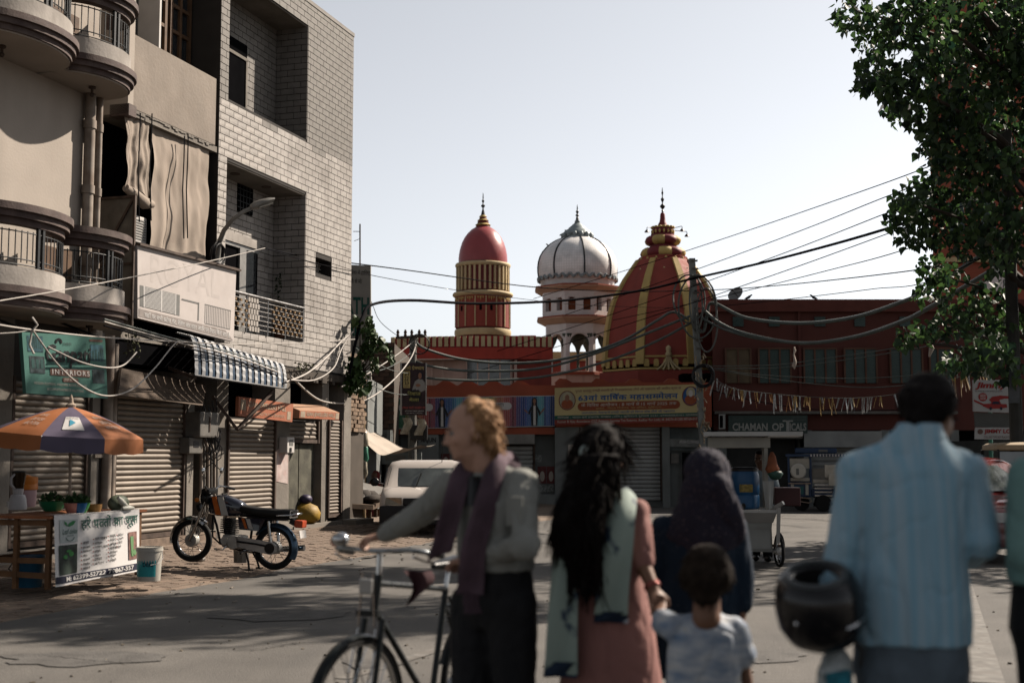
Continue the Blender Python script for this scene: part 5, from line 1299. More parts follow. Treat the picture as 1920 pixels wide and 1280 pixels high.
# wooden bench cart beside the last shutter
bc = thing('handcart', 'old dark wooden handcart heaped with sacks beside the last steel shutter', 'cart',(at(680,990,29).x,29,0))
p0, p1 = at(650,945,28), at(707,948,28.6)
b = MB(); b.obox((p0 + p1) / 2,(p1 - p0) / 2, Vector((0,.8,0)), Vector((0,0,.05))); part('platform', b, mat('cart_wood',(.10,.065,.04),.85, var=.35, scale=6, bump=.2), bc)
for q in (p0 + Vector((.12,-.6,0)), p1 + Vector((-.1,-.6,0)), p1 + Vector((-.1,.6,0))):
    b = MB(); b.box(q.x - .04, q.x + .04, q.y - .04, q.y + .04,0, q.z); part('leg', b, MATS['cart_wood'], bc)
b = MB(); b.bar(p0 + Vector((.1,-.62,-.45)), p1 + Vector((-.1,-.62,-.45)),.05); part('stretcher', b, MATS['cart_wood'], bc)
b = MB()
for i in range(5): b.ball(p0.lerp(p1,.1 + .2 * i) + Vector((0, R.uniform(-.3,.3),.16)),.22,.3, R.uniform(.1,.2),10,6)
b2 = single('sacks', 'heap of dark sacks lying on the wooden handcart', 'sacks', b, mat('sack_dark',(.06,.05,.042),.95, var=.4, scale=5, bump=.3),(p0 + p1) / 2, smooth=60, kind='stuff')
b = MB(); q0, q1 = at(640,910,28.2), at(712,926,29); b.obox((q0 + q1) / 2,(q1 - q0) / 2, Vector((.1,.7,.1)), Vector((0,0,.02))); single('board', 'dark board leaning over the sacks on the wooden handcart', 'board', b, GREYBOX,(q0 + q1) / 2)
b = MB()
for i in range(40):
    p = onz(R.uniform(655,725), R.uniform(985,1000),0); r = R.uniform(.02,.09); b.ball(p + Vector((0,0, r * .4)), r, r * .8, r * .6,6,4)
single('rubble', 'small stones and rubble strewn below the wooden handcart', 'rubble', b, CONC, onz(690,995,0), kind='stuff')

# ------------------------------------------------------------------ utility poles
PCON = mat('pole_concrete',(.20,.195,.18),.85, var=.25, scale=4, bump=.2)
p = at(773,860,36)
up = thing('utility_pole', 'grey utility pole with crossarm carrying the dark festival poster', 'utility pole',(p.x,36,0))
b = MB(); b.cyl((p.x,36,0),(p.x,36, at(773,632,36).z),.14,.10,10); part('pole', b, PCON, up)
b = MB(); b.bar(at(742,633,35.9), at(800,630,35.9),.07); part('crossarm', b, RUST, up)
for i, px in enumerate((746,760,772,786,797)):
    b = MB(); q = at(px,631,35.9); b.lathe([(.03,0),(.05,.05),(.03,.08),(.05,.12),(.02,.2)], q,8); part('insulator', b, mat('insulator',(.07,.035,.025),.3, var=.2), up)
b = MB(); b.torus(at(786,645,35.8),(0,1,.2),.28,.02,20,5); part('wire_loop', b, BLACKP, up)
b = MB(); q = at(773,818,35.8); b.cbox(q.x - .05, q.x + .42,35.7,36.0, q.z - .1, q.z + .32,.02); part('junction_box', b, BLACKP, up)
b = MB(); b.tube([at(795,825,35.7), at(797,800,35.7), at(792,788,35.7), at(781,782,35.7)],.018,6); part('conduit', b, BLACKP, up)
Q = Board(at(752,680,35.7), at(799,680,35.7), at(799,778,35.7), at(752,778,35.7)); Q.n = Vector((0,-1,0))
fp = thing('poster', 'dark festival poster with dates 21 22 23 hung on the utility pole', 'poster', Q.p(.5,1))
part('panel', Q.slab(.05), mat('poster_dark',(.04,.022,.028),.5, var=.5, scale=4), fp)
b = MB(); b.bar(Q.p(0,0,.01), Q.p(0,1,.01),.05); part('frame_bar', b, ALU, fp); b = MB(); b.bar(Q.p(1,0,.01), Q.p(1,1,.01),.03); part('frame_bar', b, ALU, fp)
part('lettering', Q.text('चलो प्रेमधाम',.10,.05,.92,.14,.012, bold=.02), YELPR, fp)
part('caption_strip', Q.rect(.09,.16,.36,.48,.008), YELPR, fp)
b = Q.text('21',.13,.18,.31,.25,.014, bold=.02); Q.text('22',.13,.265,.31,.335,.014, bold=.02, mb=b); Q.text('23',.13,.35,.31,.42,.014, bold=.02, mb=b); Q.text('अप्रैल',.12,.43,.33,.47,.014, mb=b); part('lettering', b, BLACKPR, fp)
part('printed_figure', Q.poly([(.45,.5),(.55,.36),(.68,.31),(.85,.32),(.95,.38),(.98,.52),(.8,.56)],.008), mat('print_shirt',(.32,.31,.3),.6, var=.2), fp)
part('printed_figure', Q.oval(.77,.245,.10,.075,.010), NAVYPR, fp); part('printed_face', Q.oval(.755,.25,.07,.062,.012), SKINPR, fp); part('printed_hands', Q.oval(.68,.43,.1,.03,.012), SKINPR, fp)
part('printed_disc', Q.oval(.56,.63,.26,.13,.009), BLACKPR, fp)
b = Q.text('17 वां',.46,.49,.66,.525,.014); part('lettering', b, WHITEPR, fp)
b = Q.text('विशाल',.26,.54,.78,.625,.014, bold=.006); Q.text('मेला',.32,.66,.72,.74,.014, bold=.015, mb=b); part('lettering', b, pm('print_olive',(.42,.40,.14)), fp)
b = Q.text('पंजाब चलो सत्संग घर',.02,.82,.98,.885,.012, bold=.01); part('lettering', b, pm('print_rose',(.42,.09,.08)), fp)
b = Q.text('श्री प्रेमधाम आश्रम लुधियाना',.16,.905,.92,.94,.012); Q.text('सभी भक्त सादर आमंत्रित हैं',.2,.95,.85,.975,.012, mb=b); part('lettering', b, WHITEPR, fp)
for i,(px, py) in enumerate(((762,790),(788,792))):
    q = at(px, py,35.6); b = MB(); b.grid(5,8, lambda u, v: (q.x - .12 + .24 * u + .05 * sin(v * 5), q.y + .05 * sin(u * 6 + v * 4), q.z + .1 - .45 * v)); single('torn_paper', ['torn paper notice hanging below the festival poster', 'torn white cloth scrap beside the junction box on the utility pole'][i], 'paper', b, mat('torn_paper',(.42,.38,.3),.8, var=.3, scale=9), q)
# leaning pole
p0, p1 = at(1297,485,37), at(1325,955,37); p0.y = 37; p1.z = 0
u2 = thing('utility_pole', 'leaning pale concrete utility pole wrapped in cable loops before the red spire', 'utility pole',(p1.x,37,0))
b = MB(); b.obox((p0 + p1) / 2,(p0 - p1) / 2, Vector((.085,0,0)), Vector((0,.11,0))); part('pole', b, mat('pole_pale',(.26,.275,.265),.8, var=.2, scale=3), u2)
for i in range(12):
    t = .99 - .032 * i; q = p1.lerp(p0, t); b = MB(); b.box(q.x - .03, q.x + .15,36.86,36.9, q.z - .03, q.z + .02); part('step_iron', b, GREYBOX, u2)
b = MB()
for (px, py, rx_, rz_) in ((1292,560,30,45),(1308,575,36,60),(1305,570,12,50),(1325,600,20,60)):
    c = at(px, py,36.8); pts = [c + Vector((rx_ * 37 / FPX * cos(t),.05 * sin(3 * t), rz_ * 37 / FPX * sin(t))) for t in [2 * pi * i / 28 for i in range(29)]]; b.tube(pts,.028,6)
part('cable_loop', b, mat('cable_grey',(.13,.14,.13),.5, var=.2), u2, smooth=60, kind='stuff')
b = MB()
for i in range(5): b.torus(at(1318,705,36.75) + Vector((R.uniform(-.04,.04),0, R.uniform(-.04,.04))),(R.uniform(-.2,.2),1,0),.3,.02,20,5)
part('cable_coil', b, BLACKP, u2, smooth=60)
b = MB()
for i in range(60):
    t = .52 * R.random(); q = p1.lerp(p0,.12 + t) + Vector((R.uniform(-.15,.2),-.15,0)); b.obox(q, Vector((R.uniform(-.05,.05),0,.07)), Vector((.02,.01,0)), Vector((0,.004,0)))
part('tinsel', b, mat('tinsel',(.35,.27,.18),.35, var=.8, scale=12, metal=.4), u2, kind='stuff')
# dark pole at the picture edge with its sign
p = at(1909,900,24); rp_ = thing('utility_pole', 'dark utility pole standing beside the big leafy tree', 'utility pole',(p.x,24,0)); b = MB(); b.cyl((p.x,24,0),(p.x,24, at(1909,245,24).z),.13,.10,10); part('pole', b, mat('pole_dark',(.06,.06,.055),.85, var=.25), rp_)
for (y0, dx) in ((322,36),(365,30)):
    b = MB(); q = at(1909, y0,24); b.bar(q + Vector((-dx * .01,-.05,0)), q + Vector((.7,-.05,0)),.07); part('crossarm', b, RUST, rp_)
Q = Board(at(1893,668,23.7), at(1912,668,23.7), at(1912,755,23.7), at(1893,755,23.7)); Q.n = Vector((0,-1,0))
sb = thing('poster', 'narrow grey poster hung on the dark pole beside the tree', 'poster', Q.p(.5,1)); part('panel', Q.slab(.03), mat('poster_grey',(.10,.11,.12),.5, var=.4, scale=5), sb); part('lettering', Q.text('मेला',.1,.05,.9,.15,.006, bold=.02), GREYPR, sb); part('printed_figure', Q.oval(.6,.55,.2,.12,.006), SKINPR, sb)
# ================================================================== the big peepal tree and its neighbours
LEAF = bpy.data.materials.new('peepal_leaf'); LEAF.use_nodes = True; t = LEAF.node_tree; bs = t.nodes['Principled BSDF']
gi = t.nodes.new('ShaderNodeNewGeometry'); rp = t.nodes.new('ShaderNodeValToRGB')
for pos, c in ((0,(.014,.030,.018)),(.5,(.024,.052,.022)),(.85,(.06,.12,.03)),(1,(.10,.15,.04))):
    e = rp.color_ramp.elements.new(pos) if pos not in (0,1) else rp.color_ramp.elements[int(pos)]; e.position = pos; e.color = (c[0] * .33, c[1] * .40, c[2] * .48,1)
t.links.new(gi.outputs['Random Per Island'], rp.inputs[0]); t.links.new(rp.outputs[0], bs.inputs['Base Color']); bs.inputs['Roughness'].default_value = .6; bs.inputs['Specular IOR Level'].default_value = .2
tr_ = t.nodes.new('ShaderNodeBsdfTranslucent'); mxs = t.nodes.new('ShaderNodeMixShader'); mxs.inputs[0].default_value = .22
hs2 = t.nodes.new('ShaderNodeHueSaturation'); hs2.inputs['Value'].default_value = 2.2; hs2.inputs['Saturation'].default_value = 1.1; t.links.new(rp.outputs[0], hs2.inputs['Color']); t.links.new(hs2.outputs[0], tr_.inputs['Color'])
t.links.new(bs.outputs[0], mxs.inputs[1]); t.links.new(tr_.outputs[0], mxs.inputs[2]); t.links.new(mxs.outputs[0], t.nodes['Material Output'].inputs['Surface'])
BARK = mat('bark',(.075,.06,.048),.95, var=.35, scale=5, bump=.8, bscale=14, stain=.4)
LV = [(0,0,0),(.42,.02,.12),(.5,.0,.35),(.28,.02,.68),(0,-.06,1.18),(-.28,.02,.68),(-.5,.0,.35),(-.42,.02,.12),(0,.07,.45)]
LFC = [(0,1,8),(1,2,8),(2,3,8),(3,4,8),(4,5,8),(5,6,8),(6,7,8),(7,0,8)]
LV2 = [(0,0,0),(.46,.02,.3),(0,-.05,1.1),(-.46,.02,.3)]
rt = random.Random(5)
def leaf_tr():
    """hanging leaf: stalk up, tip down, turned any way"""
    return Matrix.Rotation(rt.uniform(0,2 * pi),3, 'Z') @ Matrix.Rotation(pi + rt.gauss(0,.55),3, 'X') @ Matrix.Rotation(rt.gauss(0,.4),3, 'Y')
def leaves(mb, c, r, n, size=.085, flat=.8, cheap=False):
    P = LV2 if cheap else LV; Fc = [(0,1,2),(0,2,3)] if cheap else LFC
    for _ in range(n):
        while True:
            d = Vector((rt.uniform(-1,1), rt.uniform(-1,1), rt.uniform(-1,1)))
            if d.length < 1: break
        p = c + Vector((d.x * r[0], d.y * r[1], d.z * r[2])); m_ = leaf_tr(); s_ = size * rt.uniform(.45,1.35)
        mb.add([p + m_ @ Vector(q) * s_ for q in P], Fc)
T = Vector((at(2010,900,24.5).x,24.5,0))
tree = thing('peepal_tree', 'big leafy peepal tree overhanging the street beside the dark pole', 'tree', T)
b = MB(); b.tube([T + Vector((0,0,-.1)), T + Vector((-.05,0,1.2)), T + Vector((.05,-.1,2.8)), T + Vector((-.1,-.2,4.6)), T + Vector((-.2,-.3,6.5)), T + Vector((-.5,-.6,9)), T + Vector((-.8,-1.2,11))], [.55,.42,.36,.32,.28,.2,.08],12); part('trunk', b, BARK, tree, smooth=60)
# clusters by where they hang; Y between 21 and 25.5 m
CL = [(1600,20,42,40),(1650,60,60,50),(1720,30,70,60),(1800,40,75,60),(1880,30,70,70),(1650,130,50,45),(1700,160,55,50),(1760,120,60,60),(1840,130,60,60),(1905,150,50,70),
      (1625,150,22,22),(1690,205,40,30),(1740,215,45,40),(1800,210,60,50),(1870,230,60,60),(1740,262,25,22),(1800,280,55,45),(1860,310,55,50),(1765,310,30,30),(1735,345,40,26),(1700,375,36,24),(1690,405,32,28),(1740,395,50,40),
      (1800,370,55,45),(1860,395,50,50),(1710,440,28,26),(1760,440,36,24),(1820,450,45,35),(1880,470,40,45),(1745,500,30,26),(1775,520,30,26),(1740,545,24,22),(1860,550,40,34),(1790,570,34,26),(1830,600,50,34),(1890,620,40,45),(1770,610,40,24),
      (1715,620,28,18),(1705,640,22,14),(1850,650,45,30),(1800,670,40,24),(1780,690,26,14),(1890,690,30,30),(1840,685,30,18),
      (1950,60,90,90),(1980,250,80,90),(1960,420,60,80),(1990,560,60,60)]
fo = MB(); limbs = []
RIM = []
for (px, py, rx_, ry_) in CL:
    Yc = 23.6 + rt.uniform(-1.6,1.6); c = at(px, py, Yc); kx = Yc / FPX; r = (rx_ * kx,.7, ry_ * kx)
    area = rx_ * ry_ * pi
    leaves(fo, c, r, int(area / 33 * (1.0 if px < 1930 else .8)),.135)
    limbs.append(c); RIM.append((c, r))
def crown(mb, c, r, n, per, size=.13):
    for _ in range(n):
        while True:
            d = Vector((rt.uniform(-1,1), rt.uniform(-1,1), rt.uniform(-1,1)))
            if d.length < 1: break
        p = c + Vector((d.x * r[0], d.y * r[1], d.z * r[2]))
        leaves(mb, p,(rt.uniform(.35,.7), rt.uniform(.35,.7), rt.uniform(.25,.45)), per, size, cheap=True)
crown(fo, Vector((8.0,20.4,11.0)),(3.6,1.7,.9),170,60,.15); crown(fo, Vector((6.6,25.6,13.7)),(2.3,1.6,1.2),70,60,.15)          # the crown goes on above the frame
crown(fo, Vector((12.5,23,8.5)),(2.6,3.2,3.2),110,60)
part('crown', fo, LEAF, tree, kind='stuff')
b = MB()
for i, c in enumerate(limbs):
    if i % 2: continue
    zt = min(max(2.6, c.z - 1.2 - .12 * abs(c.x - T.x)),8.5); st_ = T + Vector((-.1,-.2, zt)); m1 = st_.lerp(c,.4) + Vector((rt.uniform(-.2,.2), rt.uniform(-.3,.3),.35)); m2 = st_.lerp(c,.75) + Vector((0,0,.2))
    b.tube([st_, m1, m2, c], [.09,.055,.03,.012],6)
part('branches', b, BARK, tree, smooth=60, kind='stuff')
for pts, rr in (([at(1990,180,24.3), at(1925,115,24), at(1880,75,23.7), at(1840,25,23.5)], [.22,.17,.12,.06]),([at(1990,560,24.3), at(1905,530,24), at(1880,490,23.6), at(1860,440,23.4)], [.12,.08,.05,.03])):
    b = MB(); b.tube(pts, rr,8); part('limb', b, BARK, tree, smooth=60)
# leaves that stand free along the outline
lm_ = MB(); lm_.add([Vector(q) * .13 for q in LV], LFC); lme = lm_.mesh('leaf'); lme.materials.append(LEAF)
nl = 0
for (c, r) in RIM:
    for _ in range(7):
        if nl >= 295: break
        a = rt.uniform(0,2 * pi); p = c + Vector((r[0] * 1.06 * cos(a),-r[1] * rt.uniform(.2,1), r[2] * 1.06 * sin(a))); o = piece('leaf', lme, tree, p, leaf_tr().to_euler()); s_ = rt.uniform(.75,1.25); o.scale = (s_,) * 3; nl += 1
# a second roadside tree on the near side, outside the frame, whose shade falls on the passers-by
T2 = Vector((8.6,7.2,0)); t2_ = thing('roadside_tree', 'roadside tree with a broad crown shading the people walking', 'tree', T2)
b = MB(); b.tube([T2, T2 + Vector((.05,0,2)), T2 + Vector((-.1,.1,4.5)), T2 + Vector((-.3,.1,7))], [.3,.24,.2,.1],10); part('trunk', b, BARK, t2_, smooth=60)
fo = MB(); crown(fo, Vector((8.1,7.9,8.2)),(2.0,1.9,1.2),60,60,.15); crown(fo, Vector((9.8,6.5,7.5)),(1.6,1.6,1.2),24,60,.15); part('crown', fo, LEAF, t2_, kind='stuff')
# climbing plant and weeds on the corner of the tiled building
iv = thing('climbing_plant', 'leafy creeper climbing the broken brick wall beside the tiled building', 'plant', at(690,740,27))
fo = MB(); rt.seed(4)
for (px, py, rx_, ry_, n) in ((690,612,12,22,70),(703,640,22,18,80),(688,655,16,16,60),(722,650,16,10,26),(733,668,8,8,10),(668,690,18,30,110),(655,715,16,18,60),(702,680,8,18,30),(668,600,6,14,16),(680,720,16,20,60)):
    c = at(px, py,26.8); leaves(fo, c,(rx_ * .0112,.3, ry_ * .0112), n,.12)
part('foliage', fo, mat('creeper_leaf',(.05,.10,.025),.55, var=.5, scale=9), iv, kind='stuff')
b = MB()
for i in range(12):
    a = at(R.uniform(650,690), R.uniform(700,745),26.9); c = at(R.uniform(655,725), R.uniform(600,680),26.7); b.tube([a, a.lerp(c,.5) + Vector((R.uniform(-.2,.2),0,.1)), c], [.02,.014,.006],5)
part('stem', b, BARK, iv, kind='stuff')
for i,(px, py, w_, h_, n, lab) in enumerate(((248,640,14,26,50, 'straggly weeds growing at the corner of the white gate maker board'),(570,686,40,8,60, 'dry weeds growing along the broken ledge of the tiled building'))):
    c = LF.hit(px, py,.15); fo = MB()
    for _ in range(n):
        q = c + Vector((rt.uniform(-1,1) * w_ * .009, rt.uniform(-.08,.1), rt.uniform(-1,1) * h_ * .009)); m_ = leaf_tr(); fo.add([q + m_ @ Vector(v) * .05 for v in LV2], [(0,1,2),(0,2,3)])
    b = MB()
    wd = thing('weeds', lab, 'weeds', c, LF); part('foliage', fo, mat('weed_leaf',(.07,.075,.03),.8, var=.5, scale=8), wd, kind='stuff')
    for _ in range(10): a = c + Vector((rt.uniform(-1,1) * w_ * .008,-.02,-h_ * .009)); b.tube([a, a + Vector((rt.uniform(-.06,.06),.03, h_ * .009)), a + Vector((rt.uniform(-.12,.12),.05, h_ * .018))],.004,4)
    part('stem', b, BARK, wd, kind='stuff')
# plants in the lower recess
po = thing('potted_plant', 'thin potted climber standing in the railed recess of the tiled building', 'plant', LF.hit(522,640,-.5), LF); fo = MB()
for _ in range(90):
    c = LF.hit(rt.choice([rt.gauss(521,4), rt.gauss(535,14), rt.gauss(545,8)]), rt.uniform(510,575),-.5); m_ = leaf_tr(); fo.add([c + m_ @ Vector(v) * .06 for v in LV2], [(0,1,2),(0,2,3)])
part('foliage', fo, mat('pot_leaf',(.03,.045,.022),.7, var=.4), po, kind='stuff'); b = MB(); p = LF.hit(525,610,-.5); b.lathe([(.1,-.25),(.14,0)], p,12); part('pot', b, mat('terracotta',(.22,.09,.05),.8, var=.2), po)
b = MB(); b.bar(LF.hit(553,600,-.45), LF.hit(563,520,-.55),.14,.03); single('plank', 'tall wooden plank leaning in the railed recess of the tiled building', 'plank', b, WOOD, LF.hit(553,620,-.45), LF)
# ================================================================== overhead cables
def smooth(P, n=8):
    P = [Vector(p) for p in P]; out = []
    for i in range(len(P) - 1):
        p0, p1, p2, p3 = P[max(0, i - 1)], P[i], P[i + 1], P[min(len(P) - 1, i + 2)]
        for j in range(n):
            t = j / n; out.append(.5 * ((2 * p1) + (p2 - p0) * t + (2 * p0 - 5 * p1 + 4 * p2 - p3) * t * t + (3 * p1 - p0 - 3 * p2 + p3) * t ** 3))
    return out + [P[-1]]
CBK = mat('cable_black',(.008,.008,.011),.9, var=.1, spec=.03); CGR = mat('cable_greygreen',(.12,.14,.13),.5, var=.2, scale=3); CPA = mat('cable_pale',(.50,.46,.42),.6, var=.15, scale=4)
def cable(label, pts, r, m, group=None, dense=8):
    """pts: photo pixel and distance of the points the cable passes"""
    n = len(pts); P = []
    for (px, py, Y) in pts: P.append(at(px, py, Y))
    b = MB(); b.tube(smooth(P, dense), r,6); return single('overhead_cable', label, 'cable', b, m, P[0], smooth=70, group=group)
cable('pale wire running level from the teal sign across under the white board', [(-30,604,12.5),(60,618,14),(190,632,16),(330,640,18.5),(450,645,21),(580,642,24),(665,636,26)],.010, CPA)
cable('pale wire drooping below the teal sign to the awning corner', [(62,620,14),(110,685,14.5),(160,728,15),(205,742,15.5),(250,728,16.3),(290,690,17.2),(318,655,18),(332,640,18.4)],.010, CPA)
cable('short pale wire running in from the frame edge to the hook', [(-20,626,13.5),(30,623,13.8),(62,618,14)],.007, CPA)
cable('loose pale wire end curling beside the teal sign', [(90,650,14.6),(150,678,14.9),(200,689,15.3),(232,684,15.8),(256,660,16.2)],.010, CPA)
cable('thin pale wire slanting up over the lower balcony to the lamp', [(-20,567,13.5),(110,545,15.5),(255,518,18),(400,488,21),(497,465,23)],.008, CPA)
cable('thin dark wire from the tiled recess past the towers to the leaning pole', [(497,465,23),(590,484,26),(760,506,30),(1000,538,34),(1180,546,36),(1297,545,37)],.014, CBK)
cable('thin dark wire continuing from the leaning pole into the tree', [(1297,545,37),(1400,540,35),(1560,525,31),(1760,500,26),(1900,470,24)],.014, CBK)
cable('faint thin wire dropping from the tiled recess toward the white pavilion', [(497,466,23),(620,500,26),(800,535,31),(960,558,36),(1100,572,42),(1290,578,44)],.008, CBK)
cable('thick black cable arching from the creeper wall across to the tree', [(655,700,26.4),(667,640,26.6),(678,598,27),(698,571,27.5),(770,563,29),(900,569,31),(1060,563,33),(1200,545,34),(1300,522,34),(1480,480,31),(1720,410,26),(1910,325,24)],.034, CBK)
for i,(pts, lab) in enumerate((([(778,640,36),(800,655,36),(870,674,36.5),(960,681,37),(1060,672,37.2),(1160,642,37.2),(1230,602,37),(1262,585,37),(1292,600,37)], 'topmost of the three thick grey cables sagging before the pavilion'),
                     ([(775,675,36),(810,687,36),(880,695,36.5),(1000,692,37),(1100,668,37.2),(1200,630,37),(1295,592,37)], 'middle of the three thick grey cables sagging before the pavilion'),
                     ([(778,705,36),(830,711,36),(920,713,36.5),(1030,704,37),(1140,676,37.2),(1230,640,37),(1297,604,37)], 'lowest of the three thick grey cables sagging before the pavilion'))):
    cable(lab, pts,.04, CGR)
cable('upper thick grey cable sagging across the dark red building', [(1297,600,37),(1318,622,37),(1326,590,37),(1337,568,37),(1400,596,36),(1500,606,34),(1600,595,32),(1690,566,29),(1740,543,27.5),(1830,485,25.5),(1905,435,24.2)],.05, CGR)
cable('lower thick grey cable sagging across the dark red building', [(1318,580,37),(1350,606,36.6),(1400,626,36),(1500,643,34),(1600,632,32),(1690,603,29),(1740,578,27.5),(1830,525,25.5),(1905,480,24.2)],.05, CGR)
cable('grey cable joining the lower thick one on the dark red building', [(1318,598,37),(1360,618,36.4),(1420,635,35.8),(1500,644,34.3)],.035, CGR)
for i,(a, c, s_) in enumerate((((1000,560,45),(1722,320,26),6),((1060,590,45),(1690,358,26),6),((900,668,45),(1700,385,26),10),((880,700,42),(1700,425,26),8),((1150,600,42),(1690,470,26),5),((1340,575,38),(1740,528,27),2))):
    pts = [(a[0] + (c[0] - a[0]) * t + 0, a[1] + (c[1] - a[1]) * t + s_ * 4 * t * (1 - t), a[2] + (c[2] - a[2]) * t) for t in (0,.25,.5,.75,1)] + [(1905, c[1] - 75,24.2)]
    cable(['first and highest', 'second', 'third', 'fourth', 'fifth', 'lowest and faintest'][i] + ' of the thin power lines fanning down from the tree', pts,.011, CBK)
for i, pts in enumerate(([(1328,686,37),(1450,684,36),(1560,670,35),(1690,650,33),(1800,622,31)], [(1328,690,37),(1450,690,36.2),(1560,678,35),(1690,658,33),(1800,636,31)], [(1330,688,37),(1400,700,36.5),(1500,707,36),(1620,709,35.5),(1760,700,34)], [(1335,692,37),(1420,706,36.5),(1520,719,36),(1640,726,35),(1780,712,33)], [(1330,730,37),(1420,752,36.5),(1540,768,36),(1700,768,35)])):
    cable(['upper pale wire before the windows of the dark red building', 'pale wire just under the upper one before the dark windows', 'third wire crossing the window sills of the dark red building', 'lower slack wire crossing under the dark red windows', 'dark slack wire behind the tinsel garland'][i], pts,.013, CGR if i < 4 else CBK)
cable('pale twisted service wire drooping from the pole top to the creeper wall', [(783,632,36),(772,668,35),(742,708,33),(700,742,30),(660,755,27.5),(600,750,25),(545,705,22.5)],.018, CPA)
cable('second pale service wire from the pole top along the brick house', [(778,638,36),(740,668,34),(690,700,30),(640,725,26)],.015, CPA)
cable('pale wire bundle from the awning end up the tiled wall', [(536,716,21.4),(575,700,23),(610,672,24.5),(640,640,26),(662,622,26.5)],.018, CPA)
cable('second pale wire looping from the awning end up the tiled wall', [(545,712,21.6),(590,712,23.5),(625,690,25),(640,655,26),(655,628,26.4)],.014, CPA)
cable('thin dark wire strung up to the tall tiled wall', [(790,660,36),(720,610,33),(700,575,30),(697,566,28)],.008, CBK)
for i,(a, c, d_) in enumerate((((665,650,27),(770,700,36),12),((660,690,27),(772,660,36),18),((672,705,27),(770,740,36),10))):
    cable(['upper thin wire from the creeper to the utility pole', 'thin slack wire crossing before the brick house', 'lowest thin wire from the creeper to the festival poster'][i], [(a[0] + (c[0] - a[0]) * t, a[1] + (c[1] - a[1]) * t + d_ * 4 * t * (1 - t), a[2] + (c[2] - a[2]) * t) for t in (0,.25,.5,.75,1)],.010, CGR)
for i,(px, dy) in enumerate(((600,0),(604,5),(608,12))):
    cable(['inner', 'middle', 'outer'][i] + ' cable running along the top of the awning', [(195,598 + dy,16.8),(330,636 + dy,18.8),(430,660 + dy,20.6),(520,692 + dy,22.3)],.012, [CGR, CPA, CBK][i])
# rag hanging from the thick cable
c = at(1489,650,34.2); b = MB(); b.tube([c + Vector((.02 * sin(i * 2.1),0,-.1 * i)) for i in range(7)], [.02,.035,.02,.035,.045,.06,.01],6); single('rag', 'pale knotted rag hanging from the thick cable before the dark windows', 'rag', b, mat('rag',(.5,.42,.36),.9, var=.3), c, smooth=60)
c = at(1744,640,29); b = MB(); b.tube([c, c + Vector((.03,0,-.15)), c + Vector((-.03,0,-.35))], [.02,.06,.02],6); single('rag', 'small pale rag caught among the hanging tree leaves', 'rag', b, MATS['rag'], c, smooth=60)
# tinsel garland
GL = [(1337,708,37),(1375,728,36.6),(1450,738,36),(1540,745,35.5),(1620,745,35),(1700,735,34),(1780,712,33),(1850,690,32)]
P = smooth([at(*q) for q in GL],10); gl = thing('garland', 'string garland of gold and silver tinsel tassels across the dark red building', 'garland', P[0])
b = MB(); b.tube(P,.008,5); part('string', b, CGR, gl)
TM = [mat('tinsel_gold',(.48,.32,.13),.3, var=.4, scale=20, metal=.6), mat('tinsel_silver',(.45,.47,.48),.3, var=.4, scale=20, metal=.6), mat('tinsel_copper',(.40,.2,.08),.3, var=.4, scale=20, metal=.6)]
for i in range(2,76):
    q = P[min(len(P) - 1, int(i * len(P) / 78))]
    if R.random() < .18: continue
    b = MB(); L_ = R.uniform(.28,.62)
    for _ in range(R.choice([1,2,2,3])):
        dx = R.uniform(-.10,.10); tl = R.uniform(-.1,.1) - .06 * (i < 16); w_ = R.uniform(.012,.026); b.add([q + Vector((dx - w_,0,0)), q + Vector((dx + w_,.012,-.0)), q + Vector((dx + tl + w_,.03,-L_ * R.uniform(.6,1))), q + Vector((dx + tl - w_ * .6,-.02,-L_ * .8))], [(0,1,2,3)])
    part('tassel', b, TM[R.choice([0,0,1,1,2])], gl)
# lamp bulb and hook over the teal sign
c = at(60,612,14); b = MB(); b.tube([c + Vector((0,0,.1)), c + Vector((.06,0,.02)), c + Vector((0,0,-.05)), c + Vector((-.02,0,-.2)), c + Vector((.03,0,-.3))],.012,6); single('hook', 'bent pale hook holding the wires over the teal sign', 'hook', b, CPA, c, smooth=60)
# ================================================================== juice stall
TWOOD = mat('table_wood',(.22,.11,.05),.7, var=.3, scale=6, streak=.3, bump=.1, streakscale=(1,1,8))
tA, tB = onz(90,1105,.13), onz(262,1077,.13)
ex = (tB - tA); ex.z = 0; TL_ = ex.length; ex.normalize(); ey = Vector((-ex.y, ex.x,0))       # ex along the front, ey to the house
SF = Fr((tA.x, tA.y,.13), ex, ey)
tb = thing('table', 'long wooden stall table with thin legs under the umbrella', 'table',(.8,.4,0), SF)
b = MB(); b.box(-.05, TL_ + .08,-.03,.86,.745,.775); part('tabletop', b, mat('table_orange',(.36,.13,.055),.6, var=.2, scale=5), tb)
for (px_, py_) in ((.02,.02),(TL_ - .02,.02),(.02,.8),(TL_ - .02,.8),(.02,.42)):
    b = MB(); b.box(px_ - .025, px_ + .025, py_ - .025, py_ + .025,0,.745); part('leg', b, TWOOD, tb)
for q in (((.02,.02,.3),(.02,.8,.3)),((.02,.02,.14),(.02,.8,.16)),((0,.8,.3),(TL_,.8,.3)),((0,.02,.7),(TL_,.02,.7)),((.02,0,.7),(.02,.82,.7))):
    b = MB(); b.bar(*q,.03,.06); part('stretcher', b, TWOOD, tb)
